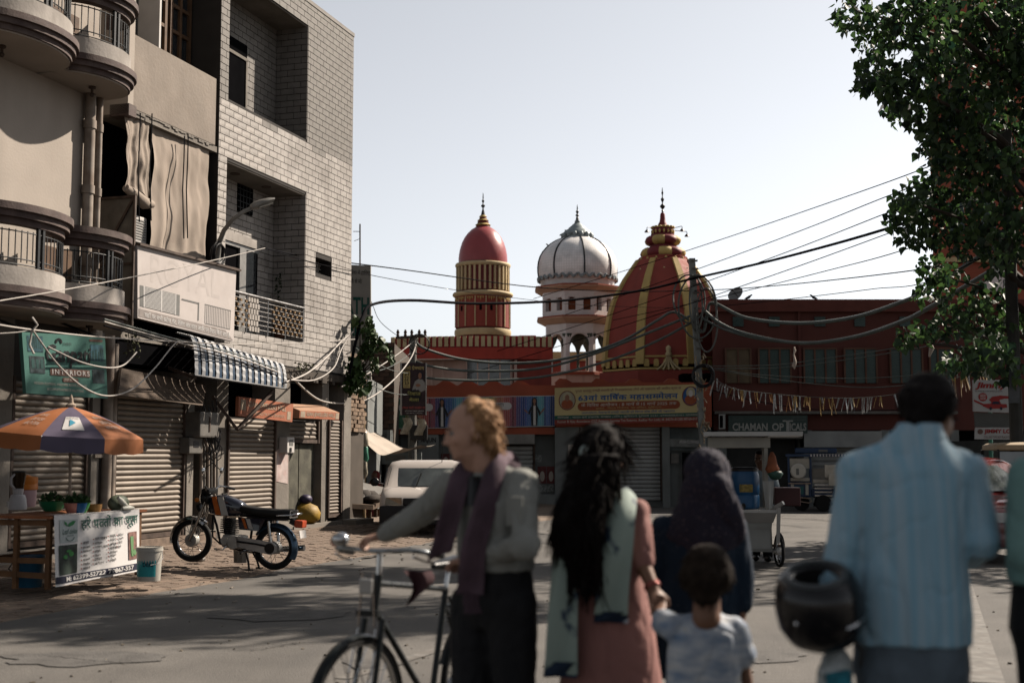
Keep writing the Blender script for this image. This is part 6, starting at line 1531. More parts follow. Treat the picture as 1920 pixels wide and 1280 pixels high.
# printed cloth with soft folds
def clf(u, v, off=0.0):
    y = -.045 - off - .007 * sin(u * 22) * v - .018 * sin(u * 9 + 1) * v - .03 * v
    return Vector((.0 + (TL_ - .12) * u, y,.785 - (.755 - .03 * u) * v - .012 * sin(u * 3.1) * (1 - v)))
class Cloth(Board):
    def __init__(s): s.tl, s.tr, s.bl = clf(0,0), clf(1,0), clf(0,1)
    def p(s, u, v, off=0.0): return clf(u, v, off * 1.6)
    def rect(s, u0, v0, u1, v1, off=.004, mb=None):
        b = mb or MB(); n = max(1, int((u1 - u0) * 44)); m = max(1, int((v1 - v0) * 14))
        return b.grid(n, m, lambda a, c: s.p(u0 + (u1 - u0) * a, v0 + (v1 - v0) * c, off))
K = Cloth()
ck = thing('banner', 'white cloth banner of the green leaf juice stall hanging from the table front', 'banner', clf(.5,1), SF)
b = MB(); b.grid(90,24, lambda u, v: clf(u, v)); b.grid(60,3, lambda u, v: clf(u,0) + Vector((0,.12 * v,.004))); part('cloth', b, mat('cloth_white',(.80,.78,.77),.8, var=.05, scale=3), ck, smooth=70)
GD = pm('print_dark_green',(.015,.10,.075)); 
part('lettering', K.text('हरे पत्तों का जूस',.285,.035,.965,.27,.010, bold=.018), GD, ck)
part('caption_strip', K.rect(.0,.865,1,.965,.005), NAVYPR, ck)
part('lettering', K.text('M: 62399-52722 79867-357',.10,.88,.90,.95,.009, bold=.03), WHITEPR, ck)
part('logo_panel', K.rect(.05,.07,.25,.40,.004), mat('logo_pale',(.50,.55,.54),.7, var=.08), ck)
b = K.poly([(.13,.165),(.10,.13),(.095,.09),(.125,.115)],.008); K.poly([(.13,.165),(.15,.12),(.19,.09),(.225,.095),(.20,.145),(.16,.17)],.008, b); part('leaf_emblem', b, pm('print_leaf',(.03,.22,.07)), ck)
part('lettering', K.text('Leaf delite',.075,.20,.24,.275,.008, shear=.3), GD, ck)
b = K.text('juice',.12,.285,.20,.32,.008, shear=.3)
for i in range(14):
    a0, a1 = pi * i / 14, pi * (i + 1) / 14; P = [(.16 + r * .05 * cos(a),.325 + r * .055 * sin(a)) for r, a in ((1, a0),(1, a1),(.86, a1),(.86, a0))]; K.poly(P,.008, b)
part('print_detail', b, GD, ck)
part('printed_photo', K.rect(.035,.43,.245,.85,.005), mat('print_leafy',(.03,.045,.035),.6, var=.9, scale=9), ck)
b = K.oval(.10,.6,.025,.03,.008); K.oval(.17,.565,.03,.035,.008, mb=b); K.oval(.14,.52,.03,.02,.008, mb=b); part('printed_leaves', b, pm('print_bright_leaf',(.05,.25,.06)), ck)
part('printed_photo', K.rect(.845,.35,.955,.79,.005), mat('print_glass',(.22,.12,.10),.6, var=.6, scale=12), ck)
b = K.poly([(.865,.42),(.905,.42),(.90,.74),(.875,.74)],.008); K.oval(.92,.68,.02,.05,.008, mb=b); part('printed_glass', b, pm('print_glass_green',(.16,.32,.14)), ck)
cols_ = [(.29,.41, ['अनार', 'आंवला', 'चुकंदर', 'नीम', 'तुलसी', 'गिलोय', 'जवारे']),(.43,.37, ['पता गाजर', 'धनिया', 'गाजर चुकंदर', 'लौकी', 'पेठा', 'टमाटर', 'पुदीना']),(.595,.35, ['पालक', 'सहजन', 'नींबू', 'अजवायन', 'करेला', 'बथुआ', 'मेथी']),(.695,.345, ['सोया', 'मूली', 'चना', 'जौ'])]
b = MB(); d_ = MB()
for (u, v0, ws_) in cols_:
    for i, w_ in enumerate(ws_):
        v = v0 + .062 * i; K.text(w_, u + .018, v, u + .018 + .017 * len(w_), v + .04,.007, bold=.02, mb=b); K.oval(u, v + .022,.006,.010,.007,8, d_)
part('lettering', b, BLACKPR, ck); part('bullets', d_, REDPR, ck, kind='stuff')
# things on the table; q(px,py) = point of the tabletop seen at that pixel
def q(px, py): return SF.I @ onz(px, py,.13 + .775)
def stand(name, label, cat, p, prof, m, n=20, group=None, smooth=45): 
    b = MB(); b.lathe(prof, p, n); return single(name, label, cat, b, m, p, SF, smooth=smooth)
PLGREEN = mat('bowl_green',(.03,.22,.10),.3, var=.08); PLPINK = mat('bowl_pink',(.48,.2,.16),.35, var=.08); PLBLUE = mat('bowl_blue',(.02,.10,.25),.3, var=.08)
GREENS = mat('herbs',(.045,.10,.03),.7, var=.6, scale=14); rt.seed(9)
for (px, py, r, m, lab, nl_, col_) in ((98,958,.155, PLGREEN, 'large green plastic bowl heaped with dark leafy herbs',150, None),(136,962,.10, PLPINK, 'pink plastic bowl with pale leafy stalks',80, None),(163,962,.10, PLBLUE, 'blue plastic bowl with sprigs of herbs',80, None),(191,962,.10, mat('bowl_lime',(.05,.27,.08),.3, var=.08), 'small bright green bowl of leaves beside the blue bowl',50, None)):
    p = q(px, py); p.z = .775; p.y = max(.11, p.y)
    bw = stand('bowl', lab, 'bowl', p, [(r * .55,0),(r * .62,.01),(r * .9,.07),(r,.115),(r * .95,.115),(r * .8,.06),(.01,.05)], m)
    fo = MB()
    for _ in range(nl_):
        a = rt.uniform(0,2 * pi); rr_ = r * math.sqrt(rt.random()) * 1.02; c = p + Vector((rr_ * cos(a), rr_ * sin(a),.10 + (1 - (rr_ / r) ** 2) * .09 * rt.random() + .015)); m_ = Matrix.Rotation(rt.uniform(0,6.3),3, 'Z') @ Matrix.Rotation(rt.uniform(-1.3,1.3),3, 'X'); fo.add([c + m_ @ Vector(v) * rt.uniform(.035,.06) for v in LV2], [(0,1,2),(0,2,3)])
    single('herbs', 'leafy herbs heaped in the ' + lab.split(' bowl')[0].replace('plastic', '').replace('  ', ' ').strip() + ' bowl on the stall table', 'herbs', fo, GREENS, p + Vector((0,0,.1)), SF, kind='stuff')
p = q(211,960); p.z = .775; p.y = max(.12, p.y); stand('basket', 'small tan basket between the bright green bowl and the melon', 'basket', p, [(.07,0),(.085,.05),(.09,.09),(.08,.09),(.07,.02)], mat('basket_tan',(.42,.22,.07),.7, var=.3, scale=20),14)
p = q(234,957); p.z = .775; b = MB(); b.ball(p + Vector((.05,.12,.085)),.17,.10,.10,18,12); single('melon', 'long pale green gourd lying at the end of the stall table', 'vegetable', b, mat('gourd',(.16,.19,.13),.5, var=.3, scale=7), p, SF, smooth=80)
b = MB(); b.tube([p + Vector((-.12,.02,.16)), p + Vector((-.06,.0,.10)), p + Vector((.04,-.02,.03))], [.02,.035,.025],10); b2 = MB(); b2.tube([p + Vector((-.1,-.03,.03)), p + Vector((.0,-.05,.035)), p + Vector((.1,-.05,.03))], [.02,.03,.015],10)
WR = mat('radish',(.62,.62,.55),.5, var=.1); single('radish', 'white radish propped upright on the gourd', 'vegetable', b, WR, p, SF, smooth=80); single('radish', 'white radish lying flat at the table edge before the gourd', 'vegetable', b2, WR, p, SF, smooth=80)
p = q(33,955); p.z = .775
mx_ = thing('mixer', 'white mixer grinder with dark juice in its jar', 'mixer', p, SF)
b = MB(); b.lathe([(.10,0),(.105,.03),(.095,.13),(.08,.17),(.07,.18)], p,20); part('base', b, mat('mixer_white',(.62,.60,.62),.4, var=.05), mx_, smooth=50)
b = MB(); b.lathe([(.055,.18),(.06,.20),(.065,.25)], p,16); part('collar', b, MATS['mixer_white'], mx_)
b = MB(); b.lathe([(.06,.25),(.085,.42),(.088,.44)], p,20); part('jar', b, mat('juice_dark',(.05,.028,.012),.2, var=.4, scale=10), mx_, smooth=50)
b = MB(); b.lathe([(.09,.44),(.09,.455),(.03,.465)], p,20); part('lid', b, BLACKP, mx_)
b = MB(); b.tube([p + Vector((-.08,0,.42)), p + Vector((-.14,0,.38)), p + Vector((-.14,0,.30)), p + Vector((-.07,0,.25))],.014,8); part('handle', b, MATS['mixer_white'], mx_, smooth=60)
p = q(80,950); p.z = .775; p += Vector((0,.25,0)); jg = thing('water_jug', 'round water jug with bright orange lid and pink body', 'jug', p, SF)
b = MB(); b.lathe([(.115,0),(.125,.02),(.13,.21)], p,24); part('body', b, mat('jug_pink',(.55,.36,.38),.4, var=.05), jg, smooth=50)
b = MB(); b.lathe([(.13,.21),(.142,.22),(.14,.28),(.136,.285),(.14,.30),(.136,.37),(.13,.375),(.05,.385),(.04,.40),(.01,.40)], p,24); part('lid', b, mat('jug_orange',(.62,.19,.02),.4, var=.08), jg, smooth=40)
p = q(58,950); p.z = .775; p += Vector((0,.15,0)); stand('bottle', 'steel bottle between the mixer and the orange lidded jug', 'bottle', p, [(.04,0),(.043,.02),(.043,.17),(.025,.2),(.025,.23),(.01,.235)], mat('bottle_steel',(.3,.3,.28),.35, var=.2, metal=.8),14)
p = q(50,945); p.z = .775; p += Vector((0,.4,0)); stand('canister', 'pale lilac canister standing behind the mixer', 'canister', p, [(.10,0),(.11,.28),(.10,.30),(.03,.33),(.01,.33)], mat('lilac',(.42,.40,.55),.4, var=.05),18)
p = q(2,944); p.z = .775; p += Vector((0,.1,0)); stand('tub', 'translucent lilac tub at the end of the stall table', 'tub', p, [(.08,0),(.095,.19),(.10,.195),(.10,.205),(.01,.205)], mat('tub_lilac',(.50,.45,.58),.35, var=.06),18)
p = q(16,950); p.z = .775; stand('cup', 'small white cup beside the mixer grinder', 'cup', p, [(.025,0),(.03,.07),(.027,.07),(.01,.01)], WHITEP,12)
# umbrella
UO = mat('umbrella_orange',(.48,.17,.06),.7, var=.12, scale=4, stain=.2, staincol=(.35,.16,.1), sscale=2); UP = mat('umbrella_purple',(.12,.10,.155),.7, var=.12, scale=4)
uc = SF.I @ at(133,762,14.75)
um = thing('umbrella', 'large orange and dark purple stall umbrella with drooping valance', 'umbrella',(uc.x, uc.y,0), SF)
foot = Vector((uc.x - .03, uc.y - .06,.1)); b = MB(); b.cyl(foot, uc,.017, n=8); part('pole', b, mat('pole_tan',(.40,.31,.24),.5, var=.15), um); b = MB(); b.cyl(foot.lerp(uc,.42), foot.lerp(uc,.47),.03, n=8); part('pole_joint', b, MATS['pole_tan'], um)
TILT = Matrix.Rotation(radians(4.5),3, 'X') @ Matrix.Rotation(radians(-1),3, 'Y')
_v = (SF.I @ CAM) - uc; UOFF = atan2(_v.y, _v.x) + radians(4) - (5 * pi / 4 + pi / 8)
def up(a, t):
    """canopy point at angle a, t from the top (0) to rim (1) to valance hem (1.3)"""
    r_ = .86; seg = pi / 4; k = a % seg; chord = cos(seg / 2) / cos(k - seg / 2); a = a + UOFF
    if t <= 1: sg_ = (1 - .08 * sin(pi * t) * (1 - abs(k - seg / 2) / (seg / 2))); v = Vector((r_ * t * chord * cos(a), r_ * t * chord * sin(a),-.31 * t ** 1.35 * sg_))
    else:
        f = (t - 1) / .3; wv = .02 * sin(k / seg * 2 * pi) * f; v = Vector(((r_ + .015 * f) * chord * cos(a),(r_ + .015 * f) * chord * sin(a),-.31 - .155 * f - abs(wv) - .015 * f * (1 - abs(k / seg - .5) * 2)))
    return uc + TILT @ v
for i in range(8):
    a0 = i * pi / 4; mb_ = MB(); mb_.grid(8,18, lambda u, v: up(a0 + .0001 + (pi / 4 - .0002) * u,1.3 * v))
    part('gore', mb_, UP if i % 2 else UO, um, smooth=35)
for i in range(8):
    b = MB(); b.tube([uc + Vector((0,0,-.12))] + [up(i * pi / 4, t) - Vector((0,0,.015)) for t in (.3,.7,1)],.007,5); part('rib', b, ALU, um)
b = MB(); b.lathe([(.05,-.01),(.06,.02),(.03,.04),(.02,.10),(.004,.14)], uc,12); part('finial', b, mat('cloth_tan',(.45,.36,.28),.8, var=.2), um)
def on_gore(i, pts, off=.006):
    return [up(i * pi / 4 + pi / 4 * u, t) + Vector((0,0, off)) for u, t in pts]
dk_ = 5
def gtext(i, body, u0, t0, u1, t1, m, nm='lettering', flip=False):
    vs, fs = text_mesh(body); x0 = min(v.x for v in vs); x1 = max(v.x for v in vs); y0 = min(v.y for v in vs); y1 = max(v.y for v in vs)
    b = MB(); b.add([up(i * pi / 4 + pi / 4 * (u0 + (u1 - u0) * (c.x - x0) / (x1 - x0)), t1 - (t1 - t0) * (c.y - y0) / (y1 - y0)) + Vector((0,0,.012)) for c in vs], fs); part(nm, b, m, um)
b = MB(); b.grid(8,6, lambda u, v: up(dk_ * pi / 4 + pi / 4 * (.28 + .44 * u),.5 + .36 * v) + Vector((0,0,.008))); part('badge', b, WHITEPR, um)
b = MB(); b.quad(*on_gore(dk_, [(.42,.6),(.57,.69),(.42,.79)],.016)); part('play_mark', b, pm('print_sky_blue',(.06,.35,.5)), um)
gtext(dk_, 'PLAY STORE',.32,.53,.68,.575, GREYPR)
for i in ((dk_ - 1) % 8,(dk_ + 1) % 8):
    gtext(i, 'FRESH JUICE',.28,.46,.66,.56, CREAM); gtext(i, 'GREEN LEAF',.30,.60,.72,.68, CREAM); gtext(i, 'HEALTH DRINK',.30,.72,.74,.80, CREAM)
# buckets
def bucket(label, c, r, h, m, fr=WF):
    bk = thing('bucket', label, 'bucket', c, fr); b = MB(); b.lathe([(r * .86,0),(r * .88,.01),(r, h * .88),(r * 1.06, h * .88),(r * 1.06, h * .94),(r * 1.02, h * .94),(r * 1.05, h),(r * .97, h),(r * .97, h * .97),(.01, h * .97)], c,28); part('body', b, m, bk, smooth=40); return bk
c = onz(279,1088,.12); bk = bucket('white paint bucket with turquoise label standing by the table leg', c,.145,.385, mat('bucket_white',(.56,.53,.47),.5, var=.08, stain=.2, staincol=(.35,.3,.25)))
b = MB(); rings = [[c + Vector((.1445 * (.90 + .1 * zf) * cos(a),.1445 * (.90 + .1 * zf) * sin(a), zf * .385)) for a in [-pi / 2 - 1.25 + 2.1 * i / 20 for i in range(21)]] for zf in (.14,.62)]
b.add(rings[0] + rings[1], [(i, i + 1,22 + i,21 + i) for i in range(20)]); part('label', b, mat('label_turquoise',(.03,.33,.36),.5, var=.06), bk)
vs, fs = text_mesh('DEIC',.02); x0 = min(v.x for v in vs); x1 = max(v.x for v in vs); y1 = max(v.y for v in vs); b = MB()
b.add([c + Vector((.147 * .96 * cos(-pi / 2 - .25 + .85 * (v.x - x0) / (x1 - x0)),.147 * .96 * sin(-pi / 2 - .25 + .85 * (v.x - x0) / (x1 - x0)),.17 + .05 * v.y / y1)) for v in vs], fs); part('lettering', b, NAVYPR, bk)
b = MB(); b.tube([c + Vector((.15,-.02,.33)), c + Vector((.17,-.05,.26)), c + Vector((.13,-.13,.2)), c + Vector((.06,-.16,.19))],.005,6); part('handle', b, WHITEP, bk)
c = SF.w(.3,.45,.0); c.z = .12; bk = bucket('blue plastic tub on the ground under the stall table', Vector(c),.15,.34, mat('tub_blue',(.02,.13,.24),.4, var=.1)); b = MB(); b.tube([Vector(c) + Vector((-.15,-.05,.3)), Vector(c) + Vector((-.2,-.08,.2)), Vector(c) + Vector((-.15,-.05,.14))],.008,6); part('handle', b, BLACKP, bk)
b = MB(); c = onz(452,1054,.1); b.lathe([(.10,0),(.105,.1),(.11,.19),(.09,.2),(.01,.2)], c,10); single('stone_block', 'rough concrete block on the pavement behind the motorcycle stand', 'block', b, CONC, c + Vector((0,.25,0)))
b = MB(); c = onz(373,1052,.1); b.ball(c + Vector((0,0,.035)),.09,.06,.05,8,6); single('stone', 'pale stone wedged against the front wheel of the motorcycle', 'stone', b, mat('stone_pale',(.5,.46,.42),.9, var=.2, bump=.4), c)
c = LF.hit(572,988,-.1); c.z = .23; sk = thing('sack', 'stuffed yellow sack resting in the doorway with peeling doors', 'sack', c, LF); b = MB(); b.lathe([(.2,0),(.29,.08),(.31,.2),(.24,.33),(.08,.4),(.05,.42)], c,14); part('body', b, mat('sack_yellow',(.36,.22,.03),.6, var=.3, scale=4, bump=.4, bscale=12), sk, smooth=80)
b = MB(); b.ball(c + Vector((.02,.02,.47)),.15,.12,.1,12,8); single('bag', 'dark purple bag lying on top of the yellow sack', 'bag', b, mat('bag_purple',(.045,.035,.08),.5, var=.3), c + Vector((0,0,.4)), LF, smooth=80)

# ================================================================== motorcycle
rw, fw = onz(512,1068,.05), onz(357,1053,.13)
fx = (fw - rw); fx.normalize(); fy = Vector((-fx.y, fx.x,0)).normalized(); fz = fx.cross(fy)
MF = Fr(rw, fx, fy, fz); WBS = (fw - rw).length
mc = thing('motorcycle', 'black and blue motorcycle with orange and white tank stripes on its centre stand', 'motorcycle',(0,0,0), MF)
CHR = mat('chrome',(.75,.75,.75),.12, var=.05, metal=1.0); TYRE = mat('tyre',(.016,.016,.016),.85, var=.2, scale=10); GUN = mat('alloy_grey',(.6,.58,.54),.4, var=.15, scale=8, metal=.5); PNT = mat('bike_paint',(.012,.014,.028),.15, var=.05, coat=.6); BLK = mat('bike_black',(.01,.01,.011),.35, var=.1)
RW = .292
def wheel(cx, nm='wheel', r=RW, par=mc, spokes=20, cy=0, ax=(0,1,0), w_=.042):
    c = Vector((cx, cy, r)); b = MB(); b.torus(c, ax, r - w_, w_,40,10); wh = part(nm, b, TYRE, par, smooth=60)
    b = MB(); b.torus(c, ax, r - 2 * w_ + .008,.014,40,8); part('rim', b, CHR, wh, smooth=60)
    b = MB(); A_ = Vector(ax); b.cyl(c - A_ * .05, c + A_ * .05,.085 if spokes > 12 else .05, n=18); b.cyl(c - A_ * .075, c + A_ * .075,.03, n=12); part('hub', b, GUN, wh, smooth=40)
    b = MB(); e1 = Vector((0,0,1)); e2 = A_.cross(e1)
    for i in range(spokes):
        a = 2 * pi * i / spokes; s_ = .04 if i % 2 else -.04; p = c + (e2 * cos(a) + e1 * sin(a)) * .07 + A_ * s_; a2 = a + (.5 if (i // 2) % 2 else -.5); q_ = c + (e2 * cos(a2) + e1 * sin(a2)) * (r - 2 * w_ + .01); b.cyl(p, q_,.0032, n=4, caps=False)
    part('spokes', b, CHR, wh, kind='stuff'); return wh
wheel(0); wheel(WBS)
def fender(cx, a0, a1, m, w_=.07, r=RW + .035):
    b = MB(); rings = []
    for i in range(19):
        a = a0 + (a1 - a0) * i / 18; e = Vector((cos(a),0, sin(a))); c = Vector((cx,0, RW)) + e * r
        rings.append([c + Vector((0, w_ * s_,0)) - e * (.05 * abs(s_) ** 2.5 * 1.0) for s_ in (-1,-.8,-.4,0,.4,.8,1)] + [c + Vector((0, w_ * s_ * .94,0)) - e * (.05 * abs(s_) ** 2.5 + .006) for s_ in (1,.8,.4,0,-.4,-.8,-1)])
    b.loft(rings); part('mudguard', b, m, mc, smooth=50)
fender(WBS, radians(-12), radians(128), CHR); fender(0, radians(30), radians(205), mat('fender_blue',(.08,.13,.19),.2, var=.05, metal=.6))
hd = Vector((WBS - .20,0,.80))       # steering head
for s_ in (-1,1):
    b = MB(); b.tube([(WBS,.085 * s_, RW),(WBS - .10,.085 * s_,.55),(WBS - .19,.08 * s_,.82)], [.026,.024,.018],10); part('fork', b, CHR, mc, smooth=60)
    b = MB(); b.bar((WBS,.08 * s_, RW + .02),(WBS - .02,.07 * s_, RW + .3),.012); part('mudguard_stay', b, CHR, mc)
b = MB(); b.lathe([(.02,-.14),(.085,-.10),(.10,-.03),(.10,0)],(WBS - .12,0,.86),20, ax=(.97,0,-.1)); hl = part('headlight', b, BLK, mc, smooth=50)
b = MB(); b.lathe([(.096,0),(.07,.025),(.01,.035)],(WBS - .12,0,.86),20, ax=(.97,0,-.1)); part('lens', b, mat('lens_glass',(.5,.52,.5),.08, var=.05, coat=1), hl, smooth=60)
b = MB(); b.cbox(WBS - .26, WBS - .14,-.14,.14,.92,1.0,.03); part('instrument_cowl', b, BLK, mc, smooth=50)
b = MB(); b.cyl((WBS - .10,0,.74),(WBS - .06,0,.72),.06, n=16); part('horn', b, BLK, mc)
for s_ in (-1,1):
    b = MB(); b.tube([(WBS - .18,0,.94),(WBS - .2,.12 * s_,.97),(WBS - .24,.2 * s_,1.03),(WBS - .34,.34 * s_,1.0)],.012,8); hb = part('handlebar', b, CHR, mc, smooth=60)
    b = MB(); b.cyl((WBS - .28,.27 * s_,1.018),(WBS - .37,.385 * s_,.99),.019, n=10); part('grip', b, BLK, hb)
    b = MB(); b.tube([(WBS - .22,.2 * s_,1.03),(WBS - .2,.23 * s_,1.13),(WBS - .22,.25 * s_,1.2)],.006,6); b.ball((WBS - .22,.26 * s_,1.235),.02,.055,.045,12,8); part('mirror', b, CHR, mc, smooth=60)
    b = MB(); b.ball((WBS - .1,.15 * s_,.84),.035,.03,.03,10,8); part('indicator', b, mat('amber',(.5,.16,.02),.2, var=.05), mc, smooth=60)
    b = MB(); b.bar((WBS - .18,.13 * s_,1.0),(WBS - .26,.33 * s_,1.02),.008); part('lever', b, CHR, mc)
def sect(x, z0, z1, w_, n=16, p_=3.2):
    return [Vector((x, w_ * abs(cos(t)) ** (2 / p_) * (1 if cos(t) >= 0 else -1),(z0 + z1) / 2 + (z1 - z0) / 2 * abs(sin(t)) ** (2 / p_) * (1 if sin(t) >= 0 else -1))) for t in [2 * pi * i / n for i in range(n)]]
b = MB(); b.loft([sect(WBS - .22,.72,.82,.05), sect(WBS - .26,.66,.90,.10), sect(WBS - .38,.64,.935,.135), sect(WBS - .52,.645,.92,.135), sect(WBS - .66,.66,.87,.115), sect(WBS - .74,.68,.82,.08)]); tk = part('tank', b, PNT, mc, smooth=60)
for (x0, x1, m) in ((.30,.365, mat('stripe_orange',(.55,.13,.02),.3, var=.05)),(.385,.47, mat('stripe_white',(.55,.52,.48),.3, var=.05))):
    b = MB()
    for sy in (1,-1): b.prism([(WBS - x0,.128 * sy,.90),(WBS - x1,.130 * sy,.905),(WBS - x1 - .10,.136 * sy,.67),(WBS - x0 - .085,.136 * sy,.665)],(0,.006 * sy,0))
    part('stripe', b, m, tk)
b = MB(); b.cyl((WBS - .42,0,.93),(WBS - .42,0,.95),.04, n=14); part('fuel_cap', b, CHR, tk)
b = MB(); b.loft([sect(WBS - .66,.74,.80,.08, p_=3), sect(WBS - .74,.70,.815,.115, p_=3), sect(.25,.69,.80,.125, p_=3), sect(-.02,.68,.80,.125, p_=3), sect(-.20,.69,.815,.12, p_=3), sect(-.25,.72,.80,.09, p_=3)]); part('seat', b, mat('seat_black',(.012,.012,.012),.6, var=.15), mc, smooth=60)
b = MB(); b.box(-.24,-.23,-.12,.12,.70,.80); b.tube([(-.05,.13,.72),(-.24,.125,.74),(-.31,.08,.76),(-.31,-.08,.76),(-.24,-.125,.74),(-.05,-.13,.72)],.012,8); part('grab_rail', b, CHR, mc, smooth=50)
for s_ in (-1,1):
    b = MB(); b.prism([(.10,.115 * s_,.66),(.50,.115 * s_,.66),(.46,.125 * s_,.50),(.18,.125 * s_,.50)],(0,.02 * s_,0)); sp = part('side_panel', b, PNT, mc)
    b = MB(); b.prism([(.40,.146 * s_,.65),(.44,.146 * s_,.65),(.38,.146 * s_,.52),(.34,.146 * s_,.52)],(0,.003 * s_,0)); part('stripe', b, MATS['stripe_orange'], sp); b = MB(); b.prism([(.32,.146 * s_,.65),(.38,.146 * s_,.65),(.32,.146 * s_,.52),(.26,.146 * s_,.52)],(0,.003 * s_,0)); part('stripe', b, MATS['stripe_white'], sp)
    b = MB(); b.cyl((-.0,.12 * s_, RW + .02),(.06,.13 * s_,.64),.022, n=8); b.torus((.03,.125 * s_,.46),(.16,0,.95),.03,.008,12,6); part('shock_absorber', b, CHR, mc, smooth=50)
for p_, r_ in (([(WBS - .22,0,.78),(WBS - .34,0,.52),(WBS - .42,0,.28),(.5,0,.22),(.36,0,.26),(.34,0,.66)],.018),([(WBS - .22,0,.84),(.5,.05,.68),(.1,.1,.66),(-.2,.1,.68)],.016),([(WBS - .22,0,.84),(.5,-.05,.68),(.1,-.1,.66),(-.2,-.1,.68)],.016),([(.34,.05,.32),(.0,.07, RW)],.018),([(.34,-.05,.32),(.0,-.07, RW)],.018),([(WBS - .30,.05,.62),(WBS - .36,.16,.5),(WBS - .40,.20,.38),(WBS - .44,.05,.28)],.012)):
    b = MB(); b.tube(p_, r_,8); part('frame_tube', b, BLK, mc, smooth=60)
b = MB(); b.cbox(.42,.72,-.10,.12,.24,.42,.04); en = part('engine', b, GUN, mc, smooth=50)
b = MB()
for i in range(7): b.box(.58 - .012 * i * 0 + .0,.76,-.10,.10,.43 + .028 * i,.443 + .028 * i)
b.box(.62,.72,-.07,.07,.42,.63); part('cylinder_fins', b, BLK, en)
b = MB(); b.cyl((.52,.12,.33),(.52,.165,.33),.085, n=20); b.cyl((.66,.12,.34),(.66,.15,.34),.055, n=16); part('engine_cover', b, GUN, en, smooth=40)
b = MB(); b.prism([(.50,.13,.41),(-.02,.13,.375),(-.09,.13,.33),(-.09,.13,.255),(-.02,.13,.21),(.46,.13,.275)],(0,.035,0)); part('chain_case', b, mat('case_grey',(.55,.52,.48),.45, var=.15, metal=.3, stain=.25), mc)
b = MB(); b.cyl((.0,.165, RW),(.0,.172, RW),.07, n=18); b.tube([(.46,.168,.345),(.2,.168,.335),(.05,.168,.32)],.014,6); part('case_ridge', b, BLK, mc)
b = MB(); b.tube([(.72,-.08,.50),(.80,-.12,.35),(.70,-.14,.22),(.4,-.15,.2),(-.05,-.16,.27),(-.35,-.16,.31)], [.02,.022,.024,.03,.042,.04],10); part('exhaust', b, CHR, mc, smooth=60)
b = MB(); b.tube([(.44,.05,.2),(.40,.19,.2),(.38,.22,.2)],.016,8); b.tube([(.48,-.05,.2),(.44,-.22,.2)],.016,8); part('footrest', b, BLK, mc)
b = MB(); b.tube([(.62,.15,.27),(.66,.18,.22),(.74,.19,.22),(.76,.22,.23)],.01,6); part('gear_lever', b, CHR, mc)
for s_ in (-1,1):
    b = MB(); b.tube([(.36,.10 * s_,.2),(.30,.13 * s_,.09),(.27,.15 * s_,-.01)],.014,8); b.box(.23,.31,.12 * s_,.18 * s_,-.02,-.005); part('stand_leg', b, BLK, mc)
b = MB(); b.cbox(-.40,-.28,-.075,.075,.58,.68,.02); tl = part('tail_light', b, mat('tail_red',(.6,.09,.03),.25, var=.1), mc); b = MB(); b.bar((-.2,0,.66),(-.30,0,.62),.07); part('bracket', b, BLK, tl)
b = MB(); b.obox((-.38,0,.50), Vector((.012,0,.05)), Vector((0,.10,0)), Vector((.004,0,-.001))); part('number_plate', b, WHITEP, mc)
b = MB(); b.tube([(WBS - .24,.12,.95),(WBS - .2,.1,.8),(WBS - .1,.09,.5),(WBS,.08,.35)],.006,6); b.tube([(WBS - .24,-.1,.95),(WBS - .16,-.05,.86),(WBS - .3,-.02,.75),(.6,0,.66)],.006,6); part('control_cable', b, BLK, mc, kind='stuff')

# ================================================================== cars and vans: bodies lofted from rounded plan sections
def plan(hw, y0, y1, z, r=.12, k=5):
    r = min(r, hw * .9,(y1 - y0) / 2 * .9); out = []
    for (cx, cy, a0) in ((hw - r, y1 - r,0),(-hw + r, y1 - r, pi / 2),(-hw + r, y0 + r, pi),(hw - r, y0 + r,1.5 * pi)):
        for i in range(k + 1): a = a0 + pi / 2 * i / k; out.append(Vector((cx + r * cos(a), cy + r * sin(a), z)))
    return out
VG = mat('windscreen',(.10,.115,.11),.08, var=.5, scale=3, spec=.9)
p = onz(797,1008,0)
VF = rotfr((p.x, p.y,0),3)
van = thing('parked_van', 'white minivan parked facing the camera below the cloth canopy', 'van',(0,0,0), VF)
VW = mat('van_white',(.66,.60,.55),.35, var=.06, scale=2, coat=.3, stain=.2, staincol=(.45,.38,.32), sscale=2)
b = MB(); b.loft([plan(.66,.05,3.0,.26), plan(.69,.0,3.05,.36), plan(.705,-.02,3.05,.62), plan(.70,.06,3.05,.80,.16), plan(.685,.22,3.05,.90,.16), plan(.67,.38,3.05,.985,.14), plan(.655,.44,3.04,1.0,.12), plan(.60,.78,3.02,1.40,.12), plan(.55,.90,2.98,1.50,.16), plan(.42,1.05,2.85,1.54,.2)]); bd_ = part('body', b, VW, van, smooth=50)
f = lambda x, t: Vector((x * (.61 - .06 * t),.455 + .30 * t - .012,1.02 + .36 * t))
b = MB(); b.grid(8,4, lambda u, v: f(2 * u - 1, v) + Vector((0,-.012 + .05 * (2 * u - 1) ** 2,0))); part('windscreen', b, VG, van, smooth=60)
